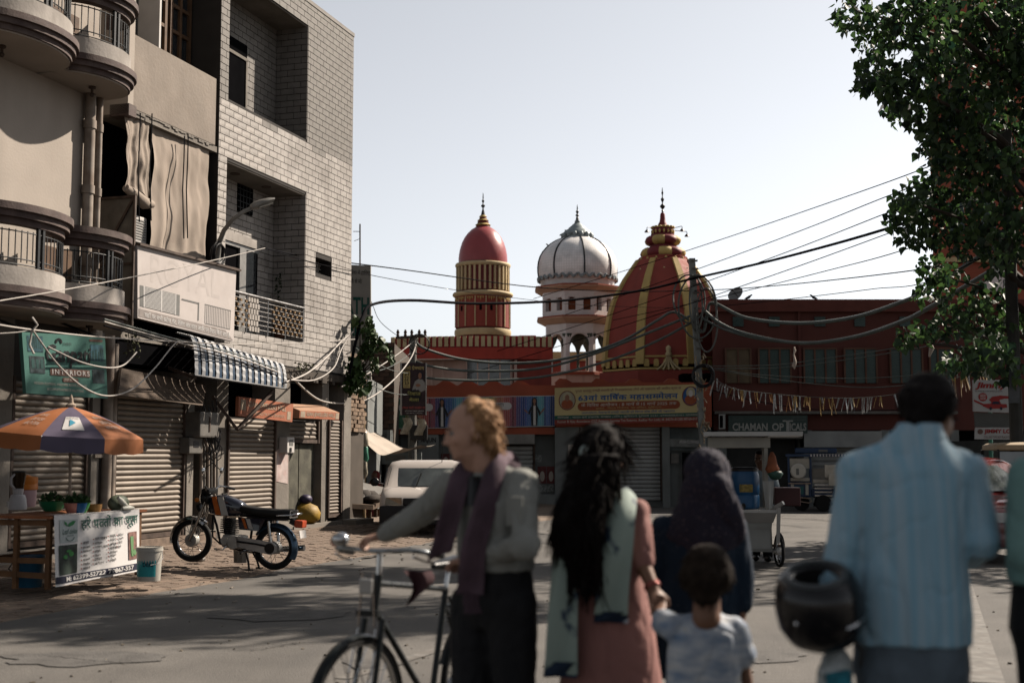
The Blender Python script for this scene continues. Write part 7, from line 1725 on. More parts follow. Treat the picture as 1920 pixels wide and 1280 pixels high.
for s_ in (-1,1):
    b = MB(); b.prism([(.662 * s_,.62,1.04),(.662 * s_,1.3,1.04),(.61 * s_,1.3,1.38),(.612 * s_,.88,1.38)],(.006 * s_,0,0)); part('side_window', b, VG, van)
    b = MB(); b.prism([(.60 * s_,.02,.80),(.36 * s_,-.02,.80),(.36 * s_,-.03,.66),(.62 * s_,-.01,.66)],(0,-.03,0)); hl = part('headlight', b, mat('headlight_amber',(.24,.20,.12),.15, var=.3, scale=14, coat=.6), van)
    b = MB(); b.tube([(.67 * s_,.55,1.06),(.76 * s_,.5,1.08)],.012,6); b.ball((.80 * s_,.5,1.1),.07,.03,.09,10,8); part('mirror', b, BLK, van, smooth=60)
    b = MB(); b.tube([f(.1 + .35 * s_,-.05) + Vector((0,-.03,0)), f(.1 + .35 * s_ + .12,.72) + Vector((0,-.035,0))],.010,5); part('wiper', b, BLK, van)
    for yy in (.55,2.4):
        b = MB(); c = Vector((.6 * s_, yy,.27)); b.lathe([(.15,-.08),(.26,-.08),(.27,-.05),(.27,.05),(.26,.08),(.15,.08)], c,24, ax=(1,0,0)); wv = part('wheel', b, TYRE, van, smooth=40); b = MB(); b.cyl(c - Vector((.06,0,0)), c + Vector((.07,0,0)),.15, n=16); part('hubcap', b, GUN, wv)
b = MB(); b.cbox(-.34,.34,-.045,.0,.64,.79,.02); gr = part('grille', b, BLK, van)
b = MB(); b.cbox(-.70,.70,-.09,.1,.26,.64,.05); part('bumper', b, mat('bumper_black',(.02,.02,.022),.6, var=.15), van, smooth=50)
b = MB(); b.box(-.22,.22,-.1,-.085,.36,.48); part('number_plate', b, WHITEP, van)
van.scale = (1.24,1.1,.95)
b = MB(); b.cyl((.25,.9,1.5),(.27,.95,2.1),.006, n=5); part('aerial', b, BLK, van)
# red hatchback behind the man in the blue shirt
p = onz(1868,1058,0); CF = rotfr((p.x + .62, p.y,0),10)
car = thing('parked_car', 'dark red hatchback parked behind the man in the blue striped shirt', 'car',(0,0,0), CF)
CR = mat('car_red',(.16,.018,.018),.2, var=.05, coat=.7)
b = MB(); b.loft([plan(.76,.05,3.5,.25), plan(.80,.0,3.55,.4), plan(.81,-.02,3.55,.62), plan(.80,.08,3.55,.78,.2), plan(.78,.3,3.54,.88,.2), plan(.75,.85,3.5,.96,.15), plan(.73,.95,3.5,1.0,.12), plan(.60,1.55,3.35,1.42,.15), plan(.54,1.7,3.2,1.50,.2), plan(.40,1.9,3.0,1.53,.2)]); part('body', b, CR, car, smooth=50)
b = MB(); b.grid(8,4, lambda u, v: Vector(((2 * u - 1) * (.66 - .10 * v),.965 + .57 * v - .03 + .06 * (2 * u - 1) ** 2,1.02 + .38 * v))); part('windscreen', b, VG, car, smooth=60)
for s_ in (-1,1):
    b = MB(); b.prism([(.735 * s_,1.15,1.03),(.735 * s_,2.9,1.03),(.625 * s_,2.8,1.38),(.625 * s_,1.66,1.38)],(.006 * s_,0,0)); part('side_window', b, VG, car)
    b = MB(); b.prism([(.72 * s_,.04,.74),(.40 * s_,-.02,.74),(.42 * s_,-.03,.60),(.76 * s_,.0,.60)],(0,-.03,0)); part('headlight', b, mat('headlight_clear',(.4,.4,.38),.1, var=.2, coat=.8), car)
    b = MB(); b.ball((.86 * s_,1.15,1.02),.09,.05,.06,10,8); part('mirror', b, CR, car, smooth=60)
    for yy in (.7,2.9):
        b = MB(); c = Vector((.72 * s_, yy,.28)); b.lathe([(.17,-.09),(.27,-.09),(.285,-.06),(.285,.06),(.27,.09),(.17,.09)], c,24, ax=(1,0,0)); wv = part('wheel', b, TYRE, car, smooth=40); b = MB(); b.cyl(c - Vector((.06,0,0)), c + Vector((.07,0,0)),.17, n=16); part('hubcap', b, GUN, wv)
b = MB(); b.cbox(-.78,.78,-.06,.1,.25,.45,.04); part('bumper', b, CR, car, smooth=50); b = MB(); b.box(-.4,.4,-.05,-.01,.52,.64); part('grille', b, BLK, car); b = MB(); b.box(-.25,.25,-.075,-.06,.32,.43); part('number_plate', b, WHITEP, car)
# auto rickshaw further back
p = onz(1862,1010,0); AF = rotfr((p.x,22.5,0),-12)
ar = thing('auto_rickshaw', 'cream topped auto rickshaw waiting behind the red hatchback', 'auto rickshaw',(0,0,0), AF)
AY = mat('auto_cream',(.50,.38,.24),.7, var=.1); AB = mat('auto_black',(.02,.022,.02),.6, var=.1)
b = MB(); b.loft([plan(.40,.05,.9,1.64,.1), plan(.47,.0,1.9,1.66,.15), plan(.46,.0,2.0,1.74,.15), plan(.40,.1,1.9,1.78,.2), plan(.2,.3,1.6,1.79,.1)]); part('roof', b, AY, ar, smooth=50)
b = MB(); b.loft([plan(.22,-.15,2.3,.3,.1), plan(.35,-.2,2.3,.5,.2), plan(.42,-.1,2.3,.85,.2), plan(.46,.0,2.2,1.0,.1), plan(.40,.1,2.1,1.02,.1)]); part('body', b, AB, ar, smooth=50)
b = MB(); b.grid(4,4, lambda u, v: Vector(((2 * u - 1) * (.44 - .02 * v),.02 - .02 * sin(pi * u) + .05 * v,1.02 + .6 * v))); part('windscreen', b, VG, ar)
for s_ in (-1,1):
    b = MB(); b.bar((.45 * s_,.0,1.0),(.45 * s_,.06,1.66),.03); part('post', b, AB, ar); b = MB(); b.bar((.46 * s_,2.0,1.0),(.45 * s_,1.9,1.66),.05); part('post', b, AB, ar); b = MB(); b.cyl((.52 * s_,0,1.1),(.58 * s_,-.03,1.14),.05, n=10); part('mirror', b, AB, ar)
b = MB(); b.box(-.44,.44,-.03,.0,.96,1.03); part('waist_band', b, mat('auto_yellow',(.5,.3,.05),.5, var=.1), ar); b = MB(); b.ball((.3,-.06,.95),.05,.03,.04,10,6); part('indicator', b, mat('amber',(.5,.16,.02),.2), ar)
b = MB(); b.lathe([(.1,-.05),(.2,-.05),(.21,.05),(.1,.05)],(0,.0,.21),18, ax=(1,0,0)); part('wheel', b, TYRE, ar)
for s_ in (-1,1): b = MB(); b.lathe([(.1,-.05),(.2,-.05),(.21,.05),(.1,.05)],(.55 * s_,1.9,.21),18, ax=(1,0,0)); part('wheel', b, TYRE, ar)

# ================================================================== electric rickshaw
ER = rotfr((at(1478,900,36.3).x,36.3,0),-12)
er = thing('electric_rickshaw', 'blue electric rickshaw loaded with pale parcels and a roof box', 'electric rickshaw',(0,0,0), ER)
EB = mat('rick_blue',(.02,.05,.12),.35, var=.15); ECR = mat('rick_cream',(.55,.51,.44),.7, var=.15, scale=6)
b = MB(); b.cbox(0,.62,0,2.3,.40,.78,.03); part('body', b, EB, er)
b = MB(); b.cbox(.62,2.2,0.1,1.0,.40,.62,.03); part('floor', b, EB, er)
b = MB(); b.loft([[Vector((x, y, z)) for x, y in ((-.06,-.06),(2.3,-.06),(2.3,1.1),(-.06,1.1))] for z in (1.53,1.60)]); part('roof', b, EB, er)
b = MB()
for i in range(20): b.box(.62 + .084 * i,.66 + .084 * i,-.12,-.06,1.53,1.6)
part('roof_fringe', b, mat('fringe_white',(.7,.66,.66),.5, var=.2), er, kind='stuff')
b = MB(); b.cbox(.2,1.35,.1,.9,1.62,1.77,.03); rb_ = part('roof_box', b, EB, er); b = MB(); b.box(.85,1.1,.085,.1,1.66,1.73); part('plate', b, GREYPR, rb_)
for (xx, yy) in ((.02,.0),(.62,.0),(1.75,.0),(2.2,.0),(.02,1.0),(2.2,1.0),(.62,1.0)):
    b = MB(); b.box(xx - .03, xx + .03, yy, yy + .06,.6,1.53); part('post', b, EB, er)
b = MB(); b.lathe([(.01,-.09),(.18,-.085),(.215,-.05),(.22,.03),(.01,.03)],(.28,-.06,1.12),24, ax=(0,1,0)); sw = part('spare_wheel_cover', b, mat('cover_cream',(.7,.66,.58),.6, var=.1), er, smooth=40)
b = MB(); b.box(.22,.30,-.152,-.145,1.02,1.2); part('emblem', b, GREYPR, sw)
b = MB(); b.cbox(.06,.6,.0,.12,.84,.94,.03); part('padding', b, ECR, er); b = MB(); b.box(.05,.6,.02,.1,1.2,1.48); part('rear_curtain', b, ECR, er)
b = MB(); b.cbox(.66,1.7,.35,.6,.8,1.2,.05); part('seat_back', b, ECR, er); b = MB(); b.cbox(.66,1.7,.05,.5,.78,.9,.04); part('seat', b, ECR, er)
for q_ in ((.05,.40),(.45,.62)):
    b = MB(); b.box(q_[0] + .02, q_[0] + .1,-.05,0,.46,.76); part('bumper_post', b, ECR, er)
b = MB(); b.box(.16,.42,-.02,.0,.48,.70); part('panel', b, mat('panel_teal',(.02,.13,.14),.4), er)
b = MB(); b.tube([(-.04,-.08,.42),(.6,-.08,.36),(.62,-.08,.28),(.55,-.08,.24),(0,-.08,.32),(-.06,-.08,.36),(-.04,-.08,.42)],.016,6); b.tube([(0,-.06,.78),(.62,-.06,.78)],.016,6); part('bumper_bar', b, mat('bar_tan',(.45,.33,.25),.5, var=.1), er, smooth=60)
b = MB()
for i in range(4): b.box(.72,1.2,.06,.09,.42 + .1 * i,.46 + .1 * i)
part('step', b, CHR, er)
for (xx, yy) in ((.35,.4),(.95,.0),(.95,1.0),(1.9,.5)):
    b = MB(); b.lathe([(.14,-.05),(.22,-.05),(.23,.05),(.14,.05)],(xx, yy,.23),20, ax=(0,1,0) if xx != .35 else (.2,1,0)); part('wheel', b, TYRE, er, smooth=40)
PAR = mat('parcel',(.66,.61,.52),.8, var=.15, scale=6)
for i,(x0, x1, z0, z1, yy, lab) in enumerate(((1.0,1.32,.95,1.3,-.1, 'upper pale parcel leaning in the electric rickshaw doorway'),(1.1,1.48,.72,1.05,-.16, 'large pale parcel in the middle of the rickshaw stack'),(1.28,1.55,.5,.76,-.14, 'lower pale parcel in the rickshaw stack'),(1.26,1.52,.28,.52,-.1, 'bottom pale parcel hanging by the rickshaw step'),(1.45,1.62,.9,1.28,0, 'tall narrow parcel beside the rickshaw post'))):
    b = MB(); b.cbox(x0, x1, yy, yy + .2, z0, z1,.02); single('parcel', lab, 'parcel', b, PAR,((x0 + x1) / 2, yy, z0), ER, group='parcels loaded on the electric rickshaw')

# ================================================================== juice vendor's pushcart in the middle of the road
cp = onz(1388,1040,0); PF = rotfr((at(1388,900,18).x,18,0),-9)
sc = 18 / FPX
pc = thing('pushcart', 'grey tin pushcart with a flat canopy on four posts and spoked wheels', 'cart',(0,0,0), PF)
TIN = mat('cart_tin',(.27,.27,.25),.6, var=.2, scale=4, stain=.35, staincol=(.16,.12,.09), sscale=2.5, metal=.2)
hx = .42
b = MB(); b.box(-.72, hx,0,.9,.22,.62); part('body', b, TIN, pc)
b = MB(); b.box(-.70, hx - .02,-.012,0,.26,.52); part('body_panel', b, mat('cart_pale',(.33,.33,.31),.6, var=.15, stain=.25), pc)
b = MB(); b.box(-.76, hx + .08,-.06,.95,.76,.80); b.prism([(-.76,-.06,.78),(hx + .08,-.06,.78),(hx + .02,-.01,.62),(-.72,-.01,.62)],(0,.02,0)); part('counter', b, ALU, pc)
for (xx, yy) in ((-.42,.05),(hx - .06,.02),(-.42,.85),(hx - .06,.85)):
    b = MB(); b.box(xx - .025, xx + .025, yy - .025, yy + .025,.78,1.82); part('post', b, mat('post_cream',(.38,.36,.31),.6, var=.15), pc)
b = MB(); b.box(-.50,.86,-.15,1.0,1.82,1.88); part('canopy', b, ALU, pc)
b = MB(); b.box(-.44, hx + .0,-.02,.9,1.66,1.8); part('canopy_fascia', b, MATS['post_cream'], pc)
b = MB(); b.bar((hx,.0,.8),(hx + .16,-.1,.90),.05); b.bar((hx + .10,-.05,.84),(hx + .08,-.02,.34),.05); part('push_handle', b, ALU, pc)
for (xx, yy, r_) in ((hx + .10,.12,.22),(hx + .14,.85,.22),(-.72,.12,.22)):
    wheel(xx, 'wheel', r_, pc,10, cy=yy, ax=(.97,.24,0), w_=.024)
b = MB(); b.cyl((-.75,.12,.3),(hx + .14,.12,.3),.02); part('axle', b, RUST, pc); b = MB(); b.lathe([(.02,-.03),(.09,-.03),(.09,.03),(.02,.03)],(-.0,.1,.1),14, ax=(0,1,0)); part('caster', b, TYRE, pc)
BT = mat('tank_blue',(.015,.085,.20),.35, var=.12, scale=4)
c = Vector((.06,.22,.80)); wt = thing('water_cooler', 'big blue water drum with black lid and tap on the pushcart', 'water drum', c, PF)
b = MB(); b.lathe([(.185,0),(.205,.02),(.21,.18),(.20,.2),(.21,.22),(.21,.46),(.19,.53),(.14,.55)], c,28); part('body', b, BT, wt, smooth=35)
b = MB(); b.lathe([(.20,.53),(.20,.56),(.17,.585),(.01,.59)], c,28); part('lid', b, BLACKP, wt); b = MB(); b.cyl(c + Vector((-.02,-.2,.06)), c + Vector((-.02,-.27,.05)),.03, n=10); b.cyl(c + Vector((-.02,-.26,.09)), c + Vector((-.02,-.26,.0)),.014, n=8); part('tap', b, BLACKP, wt)
b = MB()
rings = [[c + Vector((.212 * cos(a),.212 * sin(a), z_)) for a in [-pi / 2 - .35 + .9 * i / 10 for i in range(11)]] for z_ in (.24,.35)]; b.add(rings[0] + rings[1], [(i, i + 1,12 + i,11 + i) for i in range(10)]); part('label', b, mat('label_gold',(.26,.19,.05),.5, var=.5, scale=25), wt)
b = MB(); b.cbox(hx + .06, hx + .42,.3,.7,.84,1.10,.02); pr2 = single('crate', 'dark maroon crate sticking out beyond the pushcart posts', 'crate', b, mat('crate_maroon',(.07,.025,.025),.6, var=.2),(hx + .2,.5,.84), PF)
c = Vector((hx + .02,-.05,1.34)); b = MB(); b.lathe([(.02,.26),(.05,.2),(.07,.09),(.10,.02),(.07,-.03),(.02,-.05)], c,14); lb2 = single('cloth_bundle', 'orange cloth bundle hanging from the pushcart post', 'bundle', b, mat('cloth_orange',(.28,.09,.04),.8, var=.4, scale=6), c, PF, smooth=80)
b = MB(); b.lathe([(.08,.0),(.11,-.04),(.07,-.11),(.02,-.13)], c + Vector((.04,0,0)),12); single('bag', 'dark green bag hanging below the orange bundle on the pushcart', 'bag', b, mat('bag_darkgreen',(.03,.08,.06),.5, var=.4), c, PF, smooth=80)
b = MB(); b.grid(6,10, lambda u, v: (hx - .12 + .16 * u * (1 - .4 * v) + .04 * v,-.08 + .02 * sin(u * 9),1.2 - .38 * v)); single('towel', 'pale towel tied to the pushcart post beside the blue drum', 'towel', b, mat('towel',(.42,.42,.40),.9, var=.15),(hx,-.08,1.0), PF, smooth=80)
# ================================================================== people
def fused(name, mb, voxel, smooth_it=6, wrinkle=0.0, wscale=9.0, off=(0,0,0), stretch=(1,1,.6)):
    """one continuous surface from overlapping closed shapes, lightly smoothed; wrinkle pushes it along its normals"""
    me = mb.mesh('tmp'); o = bpy.data.objects.new('tmp', me); COL.objects.link(o)
    r = o.modifiers.new('r', 'REMESH'); r.mode = 'VOXEL'; r.voxel_size = voxel; r.use_smooth_shade = True
    s_ = o.modifiers.new('s', 'SMOOTH'); s_.iterations = smooth_it; s_.factor = .5
    bpy.context.view_layer.update(); dg = bpy.context.evaluated_depsgraph_get()
    m2 = bpy.data.meshes.new_from_object(o.evaluated_get(dg)); m2.name = name
    bpy.data.objects.remove(o); bpy.data.meshes.remove(me)
    if wrinkle:
        ns = [v.normal.copy() for v in m2.vertices]
        for v, n in zip(m2.vertices, ns):
            q = Vector((v.co.x * stretch[0], v.co.y * stretch[1], v.co.z * stretch[2])) * wscale
            n1 = noise.noise(q); n2 = noise.noise(q * 1.9 + Vector((5,2,1))); g_ = max(0,1 - abs(n1) / .16) + .6 * max(0,1 - abs(n2) / .14)
            v.co += n * (wrinkle * (.6 * noise.noise(q * .6) - g_ * .75))
    m2.transform(Matrix.Translation(-Vector(off))); m2.shade_smooth(); return m2
def limb(mb, pts, rad, n=12):
    mb.tube(pts, rad, n); mb.ball(pts[0], rad[0], n=12, m=8); mb.ball(pts[-1], rad[-1], n=12, m=8)
    for p, r in zip(pts[1:-1], rad[1:-1]): mb.ball(p, r * 1.0, n=12, m=8)
def torso(mb, rings, n=24, pw=2.4):
    """rings: (centre, right vector, front vector, half width, half depth)"""
    R_ = []
    for c, r, f, a, b_ in rings:
        r = Vector(r).normalized(); f = Vector(f).normalized()
        R_.append([Vector(c) + r * (a * abs(cos(t)) ** (2 / pw) * (1 if cos(t) >= 0 else -1)) + f * (b_ * abs(sin(t)) ** (2 / pw) * (1 if sin(t) >= 0 else -1)) for t in [2 * pi * i / n for i in range(n)]])
    mb.loft(R_)
def hand(mb, w, d, pn, curl=.5, s=1.0, side=1):
    """palm, four unequal bent fingers and a thumb; pn is the way the palm faces"""
    w = Vector(w); d = Vector(d).normalized(); pn = Vector(pn); pn = (pn - d * pn.dot(d)).normalized(); lat = d.cross(pn) * side
    R_ = []
    for t, a, h in ((-.01,.026,.02),(.03,.036,.019),(.06,.042,.017),(.088,.040,.013)):
        c = w + d * (t * s); R_.append([c + lat * (a * s * cos(q_)) + pn * (h * s * sin(q_)) for q_ in [2 * pi * i / 12 for i in range(12)]])
    mb.loft(R_)
    for k,(lx, L_, r) in enumerate(((-.031,.060,.0078),(-.011,.074,.0088),(.010,.078,.009),(.030,.070,.0088))):
        p = w + d * (.082 * s) + lat * (lx * s); ang_ = curl * .5; pts = [p - d * .02 * s, p]; dd = d
        for j, fr_ in enumerate((.45,.32,.23)):
            dd = d * cos(ang_) + pn * sin(ang_); p = p + dd * (L_ * fr_ * s); pts.append(p); ang_ += curl * .9
        mb.tube(pts, [r * s, r * s, r * s * .95, r * s * .88, r * s * .7],8); mb.ball(pts[-1], r * s * .7, n=8, m=6)
    p = w + d * (.02 * s) + lat * (.03 * s); q_ = p + (d * .6 + lat * .7 + pn * .35).normalized() * (.042 * s); r_ = q_ + (d * .85 + lat * .1 + pn * (.3 + .5 * curl)).normalized() * (.032 * s); mb.tube([p, q_, r_], [.0125 * s,.011 * s,.0085 * s],8); mb.ball(r_,.0085 * s, n=8, m=6)
def head(mb, c, f, up=(0,0,1), s=1.0):
    """cranium, jaw, brow, nose, lips, chin, ears round the head centre c, looking along f; returns its axes"""
    f = Vector(f).normalized(); up = Vector(up); up = (up - f * up.dot(f)).normalized(); r = f.cross(up); c = Vector(c)
    def el(x, y, z, a, b_, h, n=16, m=12):
        t = MB(); t.ball((0,0,0), a * s, b_ * s, h * s, n, m); mb.add([c + r * (v[0] + x * s) + f * (v[1] + y * s) + up * (v[2] + z * s) for v in t.v], t.f)
    el(0,-.012,.035,.076,.098,.088); el(0,.03,-.02,.066,.070,.085); el(0,.042,-.075,.046,.048,.045); el(0,.072,-.098,.022,.02,.018)
    el(0,.088,.018,.045,.014,.012); el(0,.098,-.022,.010,.018,.030); el(0,.112,-.034,.012,.015,.011); el(-.012,.100,-.038,.008,.010,.007); el(.012,.100,-.038,.008,.010,.007)
    el(0,.088,-.064,.022,.012,.006); el(0,.086,-.076,.019,.012,.007)
    for sg in (-1,1): el(.040 * sg,.070,-.028,.020,.022,.022); el(.078 * sg,-.012,-.012,.009,.022,.034,10,8)
    limb(mb, [c - up * (.06 * s) - f * (.02 * s), c - up * (.16 * s) - f * (.04 * s)], [.056 * s,.062 * s])
    return r, f, up
def eyes(par, c, ax, s=1.0):
    r, f, up = ax; b = MB(); b2 = MB(); b3 = MB()
    for sg in (-1,1):
        p = Vector(c) + r * (.032 * sg * s) + f * (.081 * s) + up * (.002 * s); b.ball(p,.013 * s, n=10, m=8); b2.ball(p + f * (.009 * s),.0065 * s, n=8, m=6); b3.bar(p + up * (.022 * s) - r * (.02 * s) + f * .014 * s, p + up * (.022 * s) + r * (.02 * s) + f * .014 * s,.008 * s)
        part('eye', b, mat('eye_white',(.30,.27,.25),.3, var=0), par); part('pupil', b2, BLACKP, par); part('eyebrow', b3, HAIRK, par); b, b2, b3 = MB(), MB(), MB()
HAIRK = mat('hair_black',(.012,.010,.010),.85, var=.3, scale=30, spec=.08)
SKINL = mat('skin_fair',(.60,.35,.25),.55, var=.08, scale=6); SKINB = mat('skin_brown',(.26,.135,.085),.55, var=.08, scale=6)
def strands(par, hair, m, n, ln, seed, sprd=.35, keep=None, curl=.012):
    """loose tufts growing from the hair surface: each a thin bent tapering lock"""
    rr = random.Random(seed); me = hair.data; o = BASE[hair]; b = MB(); vs = me.vertices
    for _ in range(n):
        v = vs[rr.randrange(len(vs))]; nn = v.normal; p = v.co + o - nn * .008
        if keep and not keep(p): continue
        d = Vector((0,0,-1)) - nn * Vector((0,0,-1)).dot(nn); d = (d.normalized() if d.length > .05 else Vector((rr.uniform(-1,1), rr.uniform(-1,1),0)).normalized()) + nn * rr.uniform(.02, sprd) + Vector((rr.uniform(-1,1), rr.uniform(-1,1), rr.uniform(-.6,.6))) * (sprd * .6)
        L_ = ln * rr.uniform(.5,1.3); sd = nn.cross(d).normalized(); ph = rr.uniform(0,6); P = [p + d * (L_ * t) + sd * (curl * sin(ph + 9 * t)) - Vector((0,0,.25 * L_ * t * t)) for t in (0,.25,.5,.75,1)]
        b.tube(P, [.0045,.005,.004,.003,.0012],4)
    part('hair_strands', b, m, par, smooth=80, kind='stuff')
def person(label, base): return thing('person', label, 'person', base)
def put(nm, mb, m, par, voxel=.009, it=6, wr=0.0, ws=9, st=(1,1,.6)):
    return part(nm, fused(nm, mb, voxel, it, wr, ws, BASE[par], st), m, par)
def ribbon(pts, w, th, wdir, sw=None, n=10):
    """hanging strip of cloth: flattened tube that keeps its width along wdir"""
    P = smooth(pts,6); b = MB(); R_ = []
    for i, p in enumerate(P):
        t = i / (len(P) - 1); wd = Vector(wdir).normalized(); d = (P[min(i + 1, len(P) - 1)] - P[max(0, i - 1)]).normalized(); nn = d.cross(wd).normalized(); ww = w * (sw(t) if sw else 1)
        R_.append([p + wd * (ww * cos(q_)) + nn * (th * sin(q_) + th * 1.2 * sin(3 * cos(q_) + 5 * t)) for q_ in [2 * pi * k / n for k in range(n)]])
    b.loft(R_); return b

# ------------------------------------------------------------------ man walking the bicycle
YM = 5.5
bm_ = person('man with thinning reddish hair in grey shirt and purple scarf wheeling a bicycle',(at(925,1100, YM).x, YM,0))
f_ = Vector((-.80,-.60,0)); r_ = Vector((f_.y,-f_.x,0))
hc = at(881,808,5.45)
SR, SL_, NB = at(846,912,5.66), at(978,912,5.36), at(906,893,5.52)
ER_, WR_ = at(782,968,5.78), at(716,1004,5.92); EL_, WL_ = at(985,1022,5.20), at(872,1052,5.50)
PV = at(928,1090,5.5); HR, HL = at(893,1120,5.58), at(958,1120,5.42); KR, KL = at(884,1300,5.50), at(966,1305,5.42); AR, AL = Vector((KR.x + .02,5.66,.1)), Vector((KL.x + .03,5.50,.1))
b = MB(); hax = head(b, hc,(-.97,-.22,-.16), s=1.0)
torso(b, [(PV, r_, f_,.15,.10),(at(925,1000,5.5), r_, f_,.14,.095),(at(912,930,5.5), r_, f_,.165,.10),(NB, r_, f_,.09,.07)])
limb(b, [NB, hc - Vector((0,0,.08))], [.06,.055])
for s0, e0, w0 in ((SR, ER_, WR_),(SL_, EL_, WL_)): limb(b, [s0, e0, w0], [.05,.038,.028])
for h0, k0, a0 in ((HR, KR, AR),(HL, KL, AL)): limb(b, [h0, k0, a0], [.075,.052,.038])
hand(b, WR_,(at(690,1010,5.95) - WR_),(0,0,-1),1.3,1.0,1); hand(b, WL_,(at(840,1052,5.66) - WL_),(0,0,-1),1.3,1.0,1)
put('body', b, SKINL, bm_,.0075,4); eyes(bm_, hc, hax,1.0)
# hair: long at the back and sides, bare in front
HG = mat('hair_reddish',(.40,.22,.105),.8, var=.5, scale=60, spec=.15); r0, f0, u0 = hax
b = MB(); L3 = lambda x, y, z: hc + (r0 * x + f0 * y + u0 * z) * .94
for (x, y, z, a) in [(0,-.075,.07,.065),(0,-.095,.02,.06),(.05,-.06,.05,.055),(-.05,-.06,.05,.055),(.065,-.04,.01,.04),(-.065,-.04,.01,.04),(0,-.09,-.05,.055),(.04,-.08,-.06,.045),(-.04,-.08,-.06,.045),(0,-.03,.112,.045),(.04,-.03,.09,.045),(-.04,-.03,.09,.045)] + [(R.uniform(-.05,.05),-.11 + R.uniform(-.02,.03), R.uniform(-.11,.02), R.uniform(.018,.026)) for _ in range(34)]: b.ball(L3(x, y, z), a, n=10, m=8)
hr = put('hair', b, HG, bm_,.007,8,.003,50,(1,1,.4)); strands(bm_, hr, HG,520,.045,3,.45, curl=.008)
SHG_ = mat('shirt_grey',(.31,.315,.29),.85, var=.08, scale=5, bump=.12, bscale=120)
b = MB(); torso(b, [(at(930,1068,5.5), r_, f_,.185,.135),(at(930,1050,5.5), r_, f_,.19,.14),(at(926,1000,5.48), r_, f_,.185,.135),(at(918,940,5.48), r_, f_,.195,.13),(at(912,905,5.5), r_, f_,.18,.11),(at(908,887,5.51), r_, f_,.11,.085),(at(904,872,5.5), r_, f_,.075,.075)])
limb(b, [SR, ER_, WR_.lerp(ER_,.12)], [.078,.06,.046]); limb(b, [SL_, EL_, WL_.lerp(EL_,.1)], [.082,.068,.048]); limb(b, [SR, at(912,900,5.5), SL_], [.07,.08,.075])
put('shirt', b, SHG_, bm_,.011,4,.009,11)
b = MB(); b.cbox(0,.11,0,.01,0,.12,.004); M_ = Matrix.Translation(at(951,985,5.28)) @ Matrix(((r_.x * -1, f_.x,0,0),(r_.y * -1, f_.y,0,0),(0,0,1,0),(0,0,0,1))); b.v = [tuple(M_ @ Vector(v)) for v in b.v]; part('pocket', b, SHG_, bm_)
b = MB(); torso(b, [(at(884,948,5.36), r_, f_,.028,.02),(at(888,915,5.37), r_, f_,.035,.02),(at(889,892,5.40), r_, f_,.03,.02)]); part('vest', b, BLK, bm_, smooth=60)
TRD = mat('trousers_black',(.010,.010,.012),.8, var=.2, scale=6)
b = MB(); torso(b, [(at(928,1055,5.5), r_, f_,.17,.125),(at(928,1090,5.5), r_, f_,.185,.135),(at(926,1140,5.5), r_, f_,.19,.13),(at(925,1175,5.5), r_, f_,.15,.10)]); 
for h0, k0, a0 in ((HR, KR, AR),(HL, KL, AL)): limb(b, [h0 - Vector((0,0,.03)), h0.lerp(k0,.5), k0, a0], [.115,.105,.088,.075])
put('trousers', b, TRD, bm_,.012,4,.007,9)
for a0 in (AR, AL):
    b = MB(); b.loft([[a0 + f_ * t + r_ * (w_ * cos(q_)) + Vector((0,0,-.055 + h_ * (sin(q_) * .5 + .0))) for q_ in [2 * pi * i / 12 for i in range(12)]] for t, w_, h_ in ((-.08,.03,.06),(-.05,.042,.09),(.05,.046,.08),(.14,.046,.06),(.19,.03,.04))]); part('shoe', b, BLK, bm_, smooth=60)
SCF = mat('scarf_purple',(.105,.065,.085),.9, var=.25, scale=8, bump=.2)
b = ribbon([at(930,862,5.44), at(960,880,5.56), at(945,858,5.66), at(905,862,5.66), at(872,875,5.50), at(858,920,5.40), at(842,980,5.40), at(826,1040,5.44)],.052,.016,(.8,-.2,.35), lambda t: .8 + .35 * t); part('scarf', b, SCF, bm_, smooth=80)
b = ribbon([at(945,858,5.60), at(930,868,5.40), at(916,910,5.32), at(902,970,5.30), at(888,1030,5.32), at(886,1085,5.36), at(884,1112,5.37)],.05,.016,(.9,-.3,0), lambda t: .9 + .3 * t); part('scarf', b, SCF, bm_, smooth=80)
b = MB()
for i in range(14): p = at(872 + 2 * i,1108,5.37); b.tube([p, p + Vector((R.uniform(-.01,.01),0,-.04)), p + Vector((R.uniform(-.015,.015),0,-.09))],.004,4)
part('fringe', b, SCF, bm_, kind='stuff')

# ------------------------------------------------------------------ the bicycle
hb_ = Vector((-.48,-.88,0)).normalized(); fc = Vector((at(668,1290,6.0).x,6.0,0)); rc = fc - hb_ * 1.10
BF = Fr(rc, hb_,(-hb_.y, hb_.x,0))
bc = thing('bicycle', 'old black roadster bicycle with chrome handlebar being wheeled by the grey shirted man', 'bicycle',(0,0,0), BF)
BR_ = .355; BKP = mat('bicycle_black',(.012,.016,.017),.3, var=.2, scale=8)
for cx in (0,1.10): wheel(cx, 'wheel', BR_, bc,28, w_=.019)
for cx, a0, a1 in ((1.10,-10,175),(0,20,205)):
    b = MB(); rings = []
    for i in range(21):
        a = radians(a0 + (a1 - a0) * i / 20); e = Vector((cos(a),0, sin(a))); c = Vector((cx,0, BR_)) + e * (BR_ + .016); rings.append([c + Vector((0,.028 * s_,0)) - e * (.012 * abs(s_) ** 2) for s_ in (-1,-.5,0,.5,1)] + [c + Vector((0,.027 * s_,0)) - e * (.012 * abs(s_) ** 2 + .003) for s_ in (1,.5,0,-.5,-1)])
    b.loft(rings); part('mudguard', b, BKP, bc, smooth=60)
HT, HB = Vector((.93,0,.98)), Vector((.965,0,.80)); BBk = Vector((.46,0,.29)); STp = Vector((.32,0,.86))
